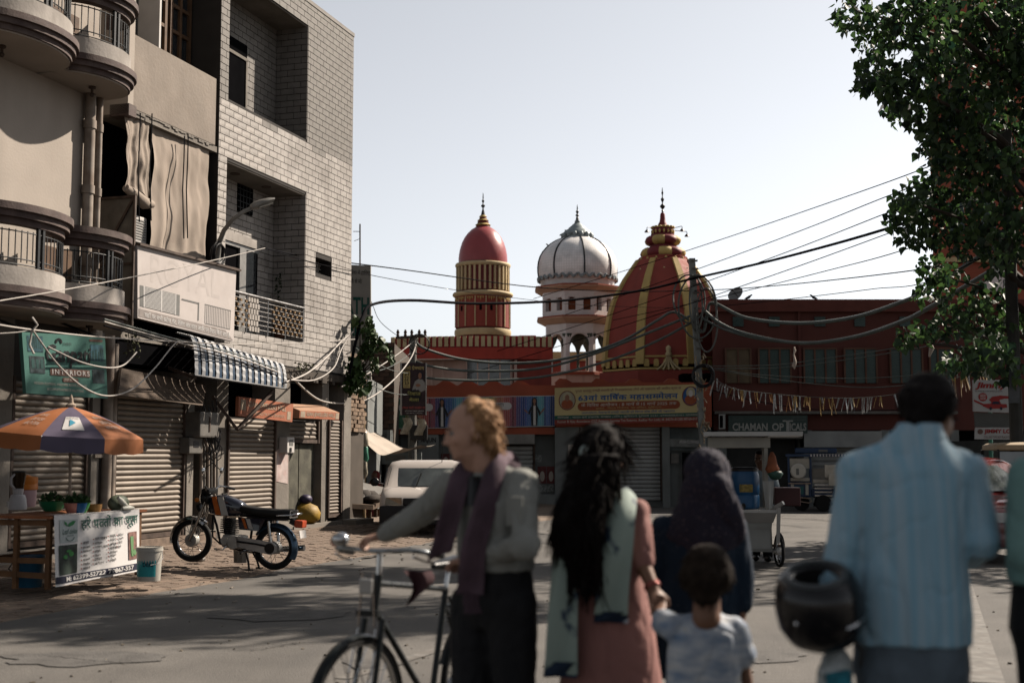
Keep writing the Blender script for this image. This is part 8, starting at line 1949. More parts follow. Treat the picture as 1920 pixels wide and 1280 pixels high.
for nm, p0, p1, r in (('head_tube', HT, HB,.021),('top_tube', HT - Vector((0,0,.04)), STp,.015),('down_tube', HB + Vector((0,0,.03)), BBk,.016),('seat_tube', BBk, STp,.016)):
    b = MB(); b.cyl(p0, p1, r, n=10); part(nm, b, BKP, bc, smooth=60)
for s_ in (-1,1):
    b = MB(); b.tube([HB + Vector((0,.05 * s_,-.02)), Vector((1.03,.055 * s_,.5)), Vector((1.10,.055 * s_, BR_))], [.016,.013,.010],8); part('fork_blade', b, BKP, bc, smooth=60)
    b = MB(); b.cyl(BBk + Vector((0,.03 * s_,0)), Vector((0,.06 * s_, BR_)),.010, n=8); part('chain_stay', b, BKP, bc); b = MB(); b.cyl(STp + Vector((0,.02 * s_,-.04)), Vector((0,.06 * s_, BR_)),.009, n=8); part('seat_stay', b, BKP, bc)
    b = MB(); b.cyl(HB + Vector((.05,.03 * s_,.2)), HB + Vector((.06,.045 * s_,-.05)),.005, n=6); b.cyl(Vector((1.02,.05 * s_,.74)), Vector((1.09,.07 * s_, BR_ + .1)),.004, n=6); part('brake_rod', b, CHR, bc)
b = MB(); b.tube([HT - Vector((0,0,.02)), HT + Vector((-.01,0,.10)), HT + Vector((.04,0,.115))],.014,10); part('stem', b, CHR, bc, smooth=60)
b = MB(); b.bar(HB + Vector((.045,-.06,.01)), HB + Vector((.045,.06,.01)),.03); part('fork_crown', b, BKP, bc)
HBC = HT + Vector((.04,0,.115))
BS = mat('bar_steel',(.42,.45,.47),.2, var=.1, metal=.9)
b = MB(); b.tube([HBC + Vector((-.16,-.26,-.02)), HBC + Vector((-.05,-.25,.0)), HBC + Vector((0,-.20,.01)), HBC, HBC + Vector((0,.20,.01)), HBC + Vector((-.05,.25,.0)), HBC + Vector((-.16,.26,-.02))],.0125,10); part('handlebar', b, BS, bc, smooth=60)
for s_ in (-1,1):
    b = MB(); b.cyl(HBC + Vector((-.08,.255 * s_,-.005)), HBC + Vector((-.19,.262 * s_,-.025)),.018, n=10); part('grip', b, BLK, bc); b = MB(); b.tube([HBC + Vector((-.0,.22 * s_,-.02)), HBC + Vector((-.07,.235 * s_,-.045)), HBC + Vector((-.15,.24 * s_,-.06))],.006,6); part('brake_lever', b, CHR, bc, smooth=60)
b = MB(); b.ball(HBC + Vector((.02,-.18,.05)),.045,.045,.035,14,10); part('bell', b, CHR, bc, smooth=60); b = MB(); b.ball(HBC + Vector((-.02,-.23,.035)),.028,.035,.025,10,8); part('reflector', b, mat('reflector_red',(.5,.06,.03),.3, var=.1), bc, smooth=60)
b = MB(); b.cbox(HB.x + .05, HB.x + .075,-.035,.035, HB.z + .1, HB.z + .17,.006); part('lamp_bracket', b, ALU, bc)
b = MB(); b.loft([[Vector((x, w_ * cos(q_),.985 + h_ * sin(q_))) for q_ in [2 * pi * i / 12 for i in range(12)]] for x, w_, h_ in ((.14,.05,.03),(.17,.10,.04),(.25,.09,.035),(.38,.03,.025),(.44,.018,.018))]); part('saddle', b, BLK, bc, smooth=60); b = MB(); b.cyl(STp, STp + Vector((-.03,0,.1)),.012, n=8); part('seat_post', b, CHR, bc)
b = MB(); b.cyl(BBk + Vector((0,-.05,0)), BBk + Vector((0,-.04,0)),.09, n=24); b.bar(BBk + Vector((0,-.07,0)), BBk + Vector((.1,-.07,-.14)),.02); b.bar(BBk + Vector((0,.07,0)), BBk + Vector((-.1,.07,.14)),.02); b.box(BBk.x + .06, BBk.x + .14,-.15,-.07, BBk.z - .155, BBk.z - .13); part('crank', b, CHR, bc)
b = MB(); b.prism([BBk + Vector((.1,-.045,.05)), BBk + Vector((-.46,-.045,.11)), BBk + Vector((-.5,-.045,.05)), BBk + Vector((-.46,-.045,.01)), BBk + Vector((.1,-.045,-.08))],(0,-.02,0)); part('chain_case', b, BKP, bc)
b = MB()
for yy in (-.07,0,.07): b.bar((.22, yy,.76),(-.22, yy,.76),.012)
for xx in (-.2,0,.2): b.bar((xx,-.07,.76),(xx,.07,.76),.012)
b.bar((-.15,.07,.76),(0,.07, BR_),.01); b.bar((-.15,-.07,.76),(0,-.07, BR_),.01); part('carrier', b, BKP, bc, kind='stuff')
cl_ = MB(); c = BF.w(*(HBC + Vector((-.1,.2,-.06)))); cl_.grid(6,8, lambda u, v: c + Vector((-.02 + (.13 * u - .06) * (1 - .55 * v) + .03 * sin(v * 4),-.02 + .03 * sin(u * 7),-.03 - .17 * v * (1 - .3 * u)))); single('cloth', 'dark maroon cloth draped over the near end of the bicycle handlebar', 'cloth', cl_, mat('cloth_maroon',(.07,.03,.035),.9, var=.3), c, smooth=80)

# ------------------------------------------------------------------ woman with long hair
YW = 5.5
w1 = person('woman in pink kurta with very long black hair and pale green dupatta',(at(1140,1100, YW).x, YW + .1,0))
f_ = Vector((.30,.95,0)).normalized(); r_ = Vector((f_.y,-f_.x,0)); hc = at(1130,856, YW)
b = MB(); hax = head(b, hc,(.55,.82,-.06), s=1.0)
CX_ = lambda px, py, Y=YW: at(px, py, Y)
torso(b, [(CX_(1142,1180), r_, f_,.15,.11),(CX_(1138,1060), r_, f_,.12,.09),(CX_(1134,970), r_, f_,.15,.095),(CX_(1132,935), r_, f_,.10,.07)])
limb(b, [CX_(1132,940), hc - Vector((0,0,.08))], [.05,.048])
SR, ER_, WR_ = CX_(1192,962,5.48), CX_(1206,1060,5.40), CX_(1226,1105,5.34); SL_, EL_, WL_ = CX_(1072,965,5.5), CX_(1062,1070,5.55), CX_(1080,1130,5.75)
limb(b, [SR, ER_, WR_], [.045,.036,.026]); limb(b, [SL_, EL_, WL_], [.045,.036,.026]); hand(b, WR_, CX_(1238,1150,5.25) - WR_,(-.2,1,0),.9,.92,1); hand(b, WL_,(0,.5,-.8),(1,0,0),.5,.92,1)
for sg, px in ((-1,1115),(1,1170)): limb(b, [CX_(px,1190), Vector((CX_(px,1190).x,5.55,.5)), Vector((CX_(px,1190).x,5.65 + .1 * sg,.06))], [.08,.055,.04])
put('body', b, SKINB, w1,.0075,4); eyes(w1, hc, hax)
PK = mat('kurta_pink',(.33,.155,.135),.85, var=.1, scale=4, bump=.1)
b = MB(); torso(b, [(CX_(1148,1420), r_, f_,.235,.19),(CX_(1146,1300), r_, f_,.225,.18),(CX_(1144,1200), r_, f_,.20,.155),(CX_(1140,1120), r_, f_,.17,.13),(CX_(1136,1050), r_, f_,.145,.115),(CX_(1134,985), r_, f_,.165,.115),(CX_(1133,950), r_, f_,.15,.095),(CX_(1132,932), r_, f_,.08,.07)])
limb(b, [SR, SR.lerp(ER_,.9)], [.066,.055]); limb(b, [SL_, SL_.lerp(EL_,.9)], [.066,.055]); limb(b, [SR, CX_(1133,948), SL_], [.06,.075,.06]); put('kurta', b, PK, w1,.011,4,.010,8,(1,1,.3))
b = MB()
for px, sg in ((1120,-1),(1168,1)): limb(b, [CX_(px,1300), Vector((CX_(px,1300).x,5.55,.5)), Vector((CX_(px,1300).x,5.62 + .1 * sg,.1))], [.11,.10,.09])
put('trousers', b, mat('salwar_orange',(.40,.15,.06),.85, var=.2), w1,.012,4,.006)
b = MB(); r0, f0, u0 = hax; L3 = lambda x, y, z: hc + r0 * x + f0 * y + u0 * z
for (x, y, z, a) in [(0,-.02,.05,.098),(0,-.06,.02,.09),(.035,-.03,.03,.08),(-.035,-.03,.03,.08),(0,-.08,-.04,.08),(0,.03,.085,.07),(0,-.05,-.07,.09),(-.03,-.04,-.09,.085),(0,-.03,-.02,.098),(-.02,-.05,.0,.09)]: b.ball(L3(x, y, z), a, n=14, m=10)
back = [(1124,850,.088),(1116,880,.105),(1102,920,.115),(1088,970,.105),(1086,1010,.10),(1088,1040,.08),(1096,1062,.05),(1110,1075,.02)]
rings = []
for px, py, a in back: c = at(px, py,5.36); rings.append([c + Vector((1,.15,0)) * (a * 1.0 * cos(q_)) + Vector((0,1,0)) * (a * .62 * sin(q_)) for q_ in [2 * pi * i / 14 for i in range(14)]])
b.loft(rings)
for i in range(34):
    px0 = R.uniform(1058,1128); a0, c0 = at(px0, R.uniform(900,960),5.31 + R.uniform(-.03,.03)), at(px0 + R.uniform(-12,14), R.uniform(1020,1085),5.33); b.tube([a0, a0.lerp(c0,.5) + Vector((R.uniform(-.03,.03),-.01,0)), c0], [.02,.026,.008],7)
hr = put('hair', b, HAIRK, w1,.009,2,.006,26,(1,1,.35)); strands(w1, hr, mat('hair_strand',(.012,.009,.008),.85, var=.3, spec=.05),1300,.12,4,.10, curl=.012)
b = MB(); c = at(1100,850,5.385); b.ball(c,.034,.018,.038,12,8); part('hair_clip', b, mat('clip_pale',(.40,.48,.45),.4, var=.1), w1, smooth=60)
DUP = bpy.data.materials.new('dupatta_print'); DUP.use_nodes = True; t = DUP.node_tree; bs = t.nodes['Principled BSDF']; tcx = t.nodes.new('ShaderNodeTexCoord'); nz = t.nodes.new('ShaderNodeTexNoise'); nz.inputs['Scale'].default_value = 7; nz.inputs['Detail'].default_value = 4; t.links.new(tcx.outputs['Object'], nz.inputs['Vector'])
rp = t.nodes.new('ShaderNodeValToRGB'); t.links.new(nz.outputs[0], rp.inputs[0]); rp.color_ramp.elements[0].position = .40; rp.color_ramp.elements[0].color = K3(.012,.035,.07); rp.color_ramp.elements[1].position = .46; rp.color_ramp.elements[1].color = K3(.30,.38,.33); t.links.new(rp.outputs[0], bs.inputs['Base Color']); bs.inputs['Roughness'].default_value = .85
b = ribbon([at(1150,945,5.62), at(1168,925,5.48), at(1165,960,5.36), at(1158,1030,5.33), at(1150,1095,5.34), at(1146,1150,5.35)],.055,.014,(1,-.1,0), lambda t: .95 + .3 * t); part('dupatta', b, DUP, w1, smooth=80)
b = ribbon([at(1085,945,5.6), at(1072,945,5.46), at(1062,1000,5.37), at(1058,1090,5.34), at(1054,1180,5.33), at(1052,1262,5.34)],.055,.014,(1,-.1,0), lambda t: .7 + .55 * t); part('dupatta', b, DUP, w1, smooth=80)
HEM = mat('hem_navy',(.015,.03,.06),.85, var=.2)
b = ribbon([at(1146,1146,5.345), at(1146,1166,5.345)],.07,.016,(1,-.1,0)); part('hem', b, HEM, w1, smooth=80); b = ribbon([at(1052,1240,5.33), at(1051,1268,5.33)],.07,.016,(1,-.1,0)); part('hem', b, HEM, w1, smooth=80)
b = MB(); b.torus(WR_.lerp(ER_,.12), WR_ - ER_,.031,.005,20,6); b.torus(WR_.lerp(ER_,.2), WR_ - ER_,.032,.004,20,6); part('bangle', b, mat('bangle',(.4,.12,.1),.3, metal=.6), w1, smooth=60)

# ------------------------------------------------------------------ woman in the speckled headscarf
w2 = person('woman in dark blue dress with a speckled headscarf walking away',(at(1310,1100,6.0).x,6.0,0))
f_ = Vector((.12,1,0)).normalized(); r_ = Vector((f_.y,-f_.x,0)); C6 = lambda px, py, Y=6.0: at(px, py, Y); hc = C6(1326,895)
b = MB(); hax = head(b, hc,(.25,.96,-.1)); torso(b, [(C6(1308,1180), r_, f_,.15,.11),(C6(1308,1060), r_, f_,.13,.10),(C6(1312,990), r_, f_,.15,.1),(C6(1318,958), r_, f_,.09,.07)]); limb(b, [C6(1318,960), hc - Vector((0,0,.08))], [.05,.05])
SR, ER_, WR_ = C6(1376,990), C6(1392,1085,5.98), C6(1390,1150,5.95); SL_, EL_, WL_ = C6(1245,990), C6(1228,1080,6.02), C6(1240,1140,6.1)
limb(b, [SR, ER_, WR_], [.045,.036,.026]); limb(b, [SL_, EL_, WL_], [.045,.036,.026]); hand(b, WR_,(0,.1,-1),(-1,0,0),.5,.9,1); hand(b, WL_,(0,.3,-1),(1,0,0),.5,.9,-1)
for px, d in ((1285,-.1),(1335,.1)): limb(b, [C6(px,1190), Vector((C6(px,1190).x,6.0,.45)), Vector((C6(px,1190).x,6.0 + d,.06))], [.08,.055,.04])
put('body', b, SKINB, w2,.0075,4); eyes(w2, hc, hax)
def speck(nm, base, dot, sc_, th):
    m = bpy.data.materials.new(nm); m.use_nodes = True; t = m.node_tree; bs = t.nodes['Principled BSDF']; tc2 = t.nodes.new('ShaderNodeTexCoord'); vo = t.nodes.new('ShaderNodeTexVoronoi'); vo.inputs['Scale'].default_value = sc_; t.links.new(tc2.outputs['Object'], vo.inputs['Vector'])
    rp = t.nodes.new('ShaderNodeValToRGB'); t.links.new(vo.outputs['Distance'], rp.inputs[0]); rp.color_ramp.elements[0].position = th; rp.color_ramp.elements[0].color = K3(*dot); rp.color_ramp.elements[1].position = th + .1; rp.color_ramp.elements[1].color = K3(*base); t.links.new(rp.outputs[0], bs.inputs['Base Color']); bs.inputs['Roughness'].default_value = .85; bs.inputs['Specular IOR Level'].default_value = .1; return m
b = MB(); torso(b, [(C6(1308,1265), r_, f_,.22,.17),(C6(1308,1180), r_, f_,.205,.155),(C6(1308,1090), r_, f_,.175,.135),(C6(1310,1020), r_, f_,.185,.125),(C6(1312,985), r_, f_,.18,.11),(C6(1318,962), r_, f_,.10,.08)])
limb(b, [SR, ER_, WR_.lerp(ER_,.3)], [.07,.062,.055]); limb(b, [SL_, EL_, WL_.lerp(EL_,.3)], [.07,.062,.055]); limb(b, [SR, C6(1314,980), SL_], [.06,.08,.06]); put('dress', b, speck('dress_navy',(.012,.025,.045),(.07,.085,.11),42,.1), w2,.012,4,.010,8,(1,1,.4))
b = MB()
for px, d in ((1285,-.1),(1335,.1)): limb(b, [C6(px,1190), Vector((C6(px,1190).x,6.0,.5)), Vector((C6(px,1190).x,6.0 + d,.1))], [.11,.095,.08])
put('trousers', b, HEM, w2,.012,4,.006)
b = MB()
for (dx, dy, dz, a, h) in ((0,-.01,.03,.112,.112),(0,-.03,-.04,.115,.12),(0,0,-.10,.115,.12)): b.ball(hc + Vector((dx, dy, dz)), a, a * 1.08, h,16,12)
R_ = []
for py, a, d in ((905,.11,.11),(940,.125,.12),(970,.165,.125),(1000,.20,.13),(1030,.16,.12),(1052,.09,.07)): R_.append((C6(1322 + (py - 905) * -.03, py,5.98), r_, f_, a, d))
torso(b, R_, pw=2); limb(b, [C6(1352,905,5.86), C6(1372,960,5.88), C6(1386,1000,5.92)], [.04,.05,.04]); put('headscarf', b, speck('scarf_speckled',(.028,.026,.042),(.20,.15,.15),60,.12), w2,.010,3,.009,12)

# ------------------------------------------------------------------ boy
b1 = person('small boy in white printed shirt holding the hand of the woman in pink',(at(1325,1250,5.0).x,5.0,0)); C5 = lambda px, py, Y=5.0: at(px, py, Y); f_ = Vector((.18,1,0)).normalized(); r_ = Vector((f_.y,-f_.x,0)); hc = C5(1328,1086)
b = MB(); hax = head(b, hc,(.35,.93,-.05), s=.90); torso(b, [(C5(1318,1330), r_, f_,.11,.08),(C5(1318,1240), r_, f_,.11,.08),(C5(1320,1180), r_, f_,.115,.075),(C5(1324,1155), r_, f_,.06,.05)]); limb(b, [C5(1325,1160), hc - Vector((0,0,.06))], [.04,.04])
SL_, EL_, WL_ = C5(1265,1178), C5(1246,1166,5.06), C5(1238,1148,5.16); SR, ER_, WR_ = C5(1378,1180), C5(1392,1235), C5(1404,1290,4.98)
limb(b, [SL_, EL_, WL_], [.034,.028,.021]); limb(b, [SR, ER_, WR_], [.034,.028,.021]); hand(b, WL_, CX_(1238,1120,5.24) - WL_,(0,.3,1),.9,.66,-1); hand(b, WR_,(.1,.1,-1),(-1,0,0),.5,.68,1)
for px, d in ((1300,-.08),(1338,.08)): limb(b, [C5(px,1340), Vector((C5(px,1340).x,5.0,.3)), Vector((C5(px,1340).x,5.0 + d,.05))], [.055,.04,.032])
put('body', b, SKINB, b1,.006,4); eyes(b1, hc, hax,.9)
b = MB(); torso(b, [(C5(1318,1345), r_, f_,.15,.115),(C5(1318,1290), r_, f_,.145,.11),(C5(1319,1220), r_, f_,.14,.105),(C5(1321,1180), r_, f_,.13,.09),(C5(1324,1158), r_, f_,.07,.06),(C5(1326,1148), r_, f_,.055,.05)]); limb(b, [SL_, SL_.lerp(EL_,1.0)], [.055,.058]); limb(b, [SR, SR.lerp(ER_,.85)], [.056,.06]); limb(b, [SR, C5(1322,1172), SL_], [.05,.06,.05])
BSH = bpy.data.materials.new('shirt_printed'); BSH.use_nodes = True; t = BSH.node_tree; bs = t.nodes['Principled BSDF']; tc2 = t.nodes.new('ShaderNodeTexCoord'); mp = t.nodes.new('ShaderNodeMapping'); mp.inputs['Scale'].default_value = (9,9,26); t.links.new(tc2.outputs['Object'], mp.inputs[0]); nz = t.nodes.new('ShaderNodeTexNoise'); nz.inputs['Scale'].default_value = 1; nz.inputs['Detail'].default_value = 3; t.links.new(mp.outputs[0], nz.inputs['Vector']); rp = t.nodes.new('ShaderNodeValToRGB'); t.links.new(nz.outputs[0], rp.inputs[0])
for e,(p_, c_) in zip([rp.color_ramp.elements[0], rp.color_ramp.elements[1], rp.color_ramp.elements.new(.66), rp.color_ramp.elements.new(.7)],((.27,(.06,.11,.19)),(.34,(.34,.35,.36)),(.66,(.34,.35,.36)),(.70,(.25,.2,.11)))): e.position = p_; e.color = K3(*[1.75 * q for q in c_])
t.links.new(rp.outputs[0], bs.inputs['Base Color']); bs.inputs['Roughness'].default_value = .8
put('shirt', b, BSH, b1,.009,4,.007,11)
b = MB()
for px, d in ((1300,-.08),(1338,.08)): limb(b, [C5(px,1335), Vector((C5(px,1340).x,5.0,.3)), Vector((C5(px,1340).x,5.0 + d,.1))], [.085,.07,.06])
put('trousers', b, HEM, b1,.01,4,.005)
b = MB(); r0, f0, u0 = hax; L3 = lambda x, y, z: hc + (r0 * x + f0 * y + u0 * z) * .92
for (x, y, z, a) in [(0,-.02,.05,.096),(0,-.055,.01,.085),(.03,-.03,.02,.08),(-.03,-.03,.02,.08),(0,.04,.085,.06),(0,-.06,-.045,.06)]: b.ball(L3(x, y, z), a, n=14, m=10)
hr = put('hair', b, mat('hair_dark_brown',(.03,.02,.014),.85, spec=.1, var=.4, scale=40), b1,.008,2,.005,36,(1,1,.6)); strands(b1, hr, MATS['hair_dark_brown'],420,.035,5,.3, curl=.004)

# ------------------------------------------------------------------ man in the blue striped shirt with the helmet
YH = 4.3
m1 = person('man in light blue striped shirt carrying a black helmet on his arm',(at(1705,1200, YH).x, YH,0)); C4 = lambda px, py, Y=YH: at(px, py, Y); f_ = Vector((.22,.97,0)).normalized(); r_ = Vector((f_.y,-f_.x,0)); hc = C4(1743,776,4.34)
b = MB(); hax = head(b, hc,(.62,.68,-.38), s=.95); torso(b, [(C4(1708,1210), r_, f_,.16,.115),(C4(1706,1060), r_, f_,.15,.10),(C4(1708,900), r_, f_,.175,.10),(C4(1715,835), r_, f_,.09,.07)]); limb(b, [C4(1715,840), hc - Vector((0,0,.07))], [.06,.06])
SR, ER_, WR_ = C4(1812,884), C4(1842,1015,4.22), C4(1815,1045,4.42); SL_, EL_, WL_ = C4(1606,886), C4(1582,1015,4.28), C4(1560,1110,4.30)
limb(b, [SR, ER_, WR_], [.05,.038,.028]); limb(b, [SL_, EL_, WL_], [.05,.038,.028]); hand(b, WR_,(-.5,.8,.1),(0,0,1),.8,1,1); hand(b, WL_,(-.15,.1,-1),(1,0,0),.7,1,-1)
for px, d in ((1665,.12),(1755,-.12)): limb(b, [C4(px,1230), Vector((C4(px,1230).x, YH,.48)), Vector((C4(px,1230).x, YH + d,.08))], [.09,.06,.042])
put('body', b, SKINB, m1,.0075,4); eyes(m1, hc, hax,1.05)
BLS = bpy.data.materials.new('shirt_blue_striped'); BLS.use_nodes = True; t = BLS.node_tree; bs = t.nodes['Principled BSDF']; tc2 = t.nodes.new('ShaderNodeTexCoord'); wv = t.nodes.new('ShaderNodeTexNoise'); mp = t.nodes.new('ShaderNodeMapping'); mp.inputs['Scale'].default_value = (55,12,.8); t.links.new(tc2.outputs['Object'], mp.inputs[0]); wv.inputs['Scale'].default_value = 1; wv.inputs['Detail'].default_value = 2; t.links.new(mp.outputs[0], wv.inputs['Vector']); rp = t.nodes.new('ShaderNodeValToRGB'); t.links.new(wv.outputs[0], rp.inputs[0]); rp.color_ramp.elements[0].position = .38; rp.color_ramp.elements[0].color = K3(.36,.52,.62); rp.color_ramp.elements[1].position = .6; rp.color_ramp.elements[1].color = K3(.24,.46,.60); t.links.new(rp.outputs[0], bs.inputs['Base Color']); bs.inputs['Roughness'].default_value = .8
b = MB(); torso(b, [(C4(1706,1205), r_, f_,.20,.15),(C4(1706,1150), r_, f_,.20,.15),(C4(1706,1050), r_, f_,.185,.14),(C4(1706,950), r_, f_,.19,.13),(C4(1708,880), r_, f_,.185,.115),(C4(1714,835), r_, f_,.12,.09),(C4(1722,805), r_, f_,.08,.08),(C4(1725,793), r_, f_,.072,.072)])
limb(b, [SR, ER_, WR_.lerp(ER_,.15)], [.068,.062,.05]); limb(b, [SL_, EL_, WL_.lerp(EL_,.2)], [.068,.058,.055]); limb(b, [SR, C4(1712,860), SL_], [.075,.085,.075]); put('shirt', b, BLS, m1,.010,4,.010,6,(1,1,.55))
b = MB(); torso(b, [(C4(1708,1180), r_, f_,.18,.135),(C4(1708,1250), r_, f_,.19,.14),(C4(1708,1300), r_, f_,.17,.12)])
for px, d in ((1662,.12),(1758,-.12)): limb(b, [C4(px,1260), Vector((C4(px,1260).x, YH,.48)), Vector((C4(px,1260).x, YH + d,.1))], [.105,.085,.075])
JEAN = mat('jeans',(.13,.17,.21),.85, var=.25, scale=8, bump=.1); put('jeans', b, JEAN, m1,.011,4,.006,10)
b = MB(); r0, f0, u0 = hax; L3 = lambda x, y, z: hc + (r0 * x + f0 * y + u0 * z) * .93
for (x, y, z, a) in [(0,-.02,.055,.094),(0,-.06,.015,.08),(.03,-.04,.03,.075),(-.03,-.04,.03,.075),(0,.045,.085,.055),(0,-.07,-.045,.052)]: b.ball(L3(x, y, z), a, n=14, m=10)
hr = put('hair', b, HAIRK, m1,.008,2,.004,30,(1,1,.8)); strands(m1, hr, MATS['hair_strand'],420,.026,6,.35, curl=.003)
# helmet
hcn = C4(1536,1135,4.22); hm = thing('helmet', 'glossy black motorcycle helmet hooked over the arm of the man in blue', 'helmet', hcn)
ax_ = Vector((-.16,-.30,1)).normalized(); q0 = Vector((0,0,1)).rotation_difference(ax_)
b = MB(); prof = [(.075,.095),(.095,.11),(.118,.10),(.135,.06),(.142,.0),(.135,-.06),(.11,-.105),(.07,-.13),(.02,-.14)]; b.lathe(prof,(0,0,0),36, caps=False)
b.v = [tuple(hcn + q0 @ Vector((v[0], v[1] * 1.12, v[2]))) for v in b.v]; part('shell', b, mat('helmet_black',(.007,.007,.009),.3, var=.1, coat=.25), hm, smooth=80)
b = MB(); b.lathe([(.075,.095),(.095,.06),(.105,0),(.09,-.06),(.02,-.09)],(0,0,0),30, caps=False); b.v = [tuple(hcn + q0 @ Vector((v[0], v[1] * 1.12, v[2]))) for v in b.v]; part('lining', b, mat('helmet_lining',(.03,.03,.03),.95, var=.2), hm, smooth=80)
b = MB(); b.torus((0,0,.108),(0,0,1),.094,.011,36,8); b.v = [tuple(hcn + q0 @ Vector((v[0], v[1] * 1.12, v[2]))) for v in b.v]; part('rim', b, mat('helmet_rim',(.07,.08,.085),.35, var=.1), hm, smooth=60)
b = MB(); b.torus((0,0,-.02),(0,0,1),.143,.006,36,6, pi * .1, pi * .9); b.v = [tuple(hcn + q0 @ Vector((v[0], v[1] * 1.12, v[2]))) for v in b.v]; part('visor_edge', b, CHR, hm, smooth=60)
b = MB(); b.ball(hcn + q0 @ Vector((-.10,-.105,.0)),.010, n=10, m=8); part('snap', b, CHR, hm); b = MB(); b.tube([hcn + Vector((.1,-.02,-.09)), hcn + Vector((.13,-.03,-.14)), hcn + Vector((.12,-.03,-.19))],.008,6); part('strap', b, BLK, hm, smooth=60)
b = MB(); c = C4(1572,1248,4.25); R_ = []
for t, a, d in ((0,.012,.012),(.25,.05,.03),(.55,.065,.04),(.85,.06,.035),(1,.03,.02)): R_.append((c + Vector((-.02 * t,0,.07 - .16 * t)),(1,.1,0),(0,1,0), a, d))
torso(b, R_,16,2.2); bgg = thing('bag', 'pale plastic bag with a turquoise packet hanging below the helmet', 'bag', c); put('body', b, mat('bag_clear',(.34,.38,.38),.3, var=.3, scale=9, spec=.7), bgg,.006,2,.006,22); b = MB(); b.obox(c + Vector((-.01,-.045,-.04)), Vector((.04,0,.008)), Vector((0,.006,0)), Vector((-.006,0,.03))); part('packet', b, mat('packet_turquoise',(.02,.22,.30),.4, var=.4, scale=30), bgg)
b = MB(); b.tube([c + Vector((0,0,.06)), WL_ + Vector((-.02,.02,-.14))],.005,6); part('handle', b, MATS['bag_clear'], bgg)

# ------------------------------------------------------------------ person at the picture edge
YP = 4.15
m2 = person('person in sea green shirt and black trousers cut off by the picture edge',(at(1990,1200, YP).x, YP,0)); CP = lambda px, py, Y=YP: at(px + 14, py, Y); f_ = Vector((.1,1,0)).normalized(); r_ = Vector((f_.y,-f_.x,0)); hc = CP(2000,770)
b = MB(); hax = head(b, hc,(.1,1,0), s=1.05); torso(b, [(CP(1995,1200), r_, f_,.16,.11),(CP(1995,900), r_, f_,.17,.10),(CP(1998,845), r_, f_,.09,.07)]); SL_, EL_, WL_ = CP(1918,900), CP(1912,1035,4.1), CP(1945,1085,4.4); SR, ER_, WR_ = CP(2085,900), CP(2110,1040), CP(2105,1140)
limb(b, [SL_, EL_, WL_], [.05,.038,.028]); limb(b, [SR, ER_, WR_], [.05,.038,.028]); hand(b, WL_,(0,.2,-1),(1,0,0),.5,1,-1); hand(b, WR_,(0,.2,-1),(-1,0,0),.5,1,1)
for px, d in ((1955,.1),(2035,-.1)): limb(b, [CP(px,1230), Vector((CP(px,1230).x, YP,.48)), Vector((CP(px,1230).x - .08 * (d > 0), YP + d,.08))], [.09,.06,.042])
put('body', b, SKINB, m2,.009,4); eyes(m2, hc, hax,1.05)
b = MB(); torso(b, [(CP(1995,1095), r_, f_,.20,.14),(CP(1995,1040), r_, f_,.20,.14),(CP(1995,950), r_, f_,.205,.13),(CP(1996,885), r_, f_,.19,.11),(CP(1998,840), r_, f_,.11,.09),(CP(2000,812), r_, f_,.07,.07)]); limb(b, [SL_, EL_, EL_.lerp(WL_,.25)], [.08,.068,.066]); limb(b, [SR, ER_, EL_.lerp(WR_,1)], [.08,.068,.06]); limb(b, [SR, CP(1996,868), SL_], [.07,.085,.07]); put('shirt', b, mat('shirt_seagreen',(.20,.36,.34),.85, var=.08, bump=.1), m2,.012,4,.009,8)
b = MB(); torso(b, [(CP(1995,1080), r_, f_,.18,.13),(CP(1995,1180), r_, f_,.19,.14),(CP(1995,1240), r_, f_,.16,.11)])
for px, d in ((1955,.1),(2035,-.1)): limb(b, [CP(px,1200), Vector((CP(px,1230).x, YP,.48)), Vector((CP(px,1230).x - .08 * (d > 0), YP + d,.1))], [.11,.085,.075])
put('trousers', b, TRD, m2,.012,4,.006)
b = MB(); b.ball(hc + Vector((0,-.03,.05)),.1,.11,.1,16,12); put('hair', b, HAIRK, m2,.01,2,.004,30)

# ------------------------------------------------------------------ vendor behind the cart and the woman by the shops
YV = 19.1
v1 = person('vendor in pale patterned shirt standing behind the blue drum of the pushcart',(at(1428,1000, YV).x, YV,0)); CV = lambda px, py, Y=YV: at(px, py, Y); f_ = Vector((-.2,-1,0)).normalized(); r_ = Vector((f_.y,-f_.x,0)); hc = CV(1425,860)
b = MB(); hax = head(b, hc,(-.5,-.85,-.1)); torso(b, [(CV(1428,960), r_, f_,.15,.1),(CV(1428,920), r_, f_,.15,.1),(CV(1427,892), r_, f_,.16,.1),(CV(1426,880), r_, f_,.08,.07)]); limb(b, [CV(1426,882), hc - Vector((0,0,.07))], [.055,.055])
arms = ((CV(1408,893), CV(1398,918,18.9), CV(1412,932,18.75)),(CV(1448,893), CV(1456,918,18.95), CV(1448,935,18.75)))
for s0, e0, w0 in arms: limb(b, [s0, e0, w0], [.045,.036,.028]); hand(b, w0,(0,-1,-.3),(0,0,-1),.6,.95,1)
for px, d in ((1418,.1),(1436,-.1)): limb(b, [CV(px,965), Vector((CV(px,965).x, YV,.48)), Vector((CV(px,965).x, YV + d,.06))], [.085,.058,.04])
put('body', b, mat('skin_dark',(.15,.075,.045),.55, var=.08), v1,.010,4); eyes(v1, hc, hax)
b = MB(); torso(b, [(CV(1428,965), r_, f_,.19,.13),(CV(1428,925), r_, f_,.185,.125),(CV(1427,895), r_, f_,.185,.115),(CV(1426,881), r_, f_,.09,.08)])
for s0, e0, w0 in arms: limb(b, [s0, s0.lerp(e0,.9)], [.07,.065])
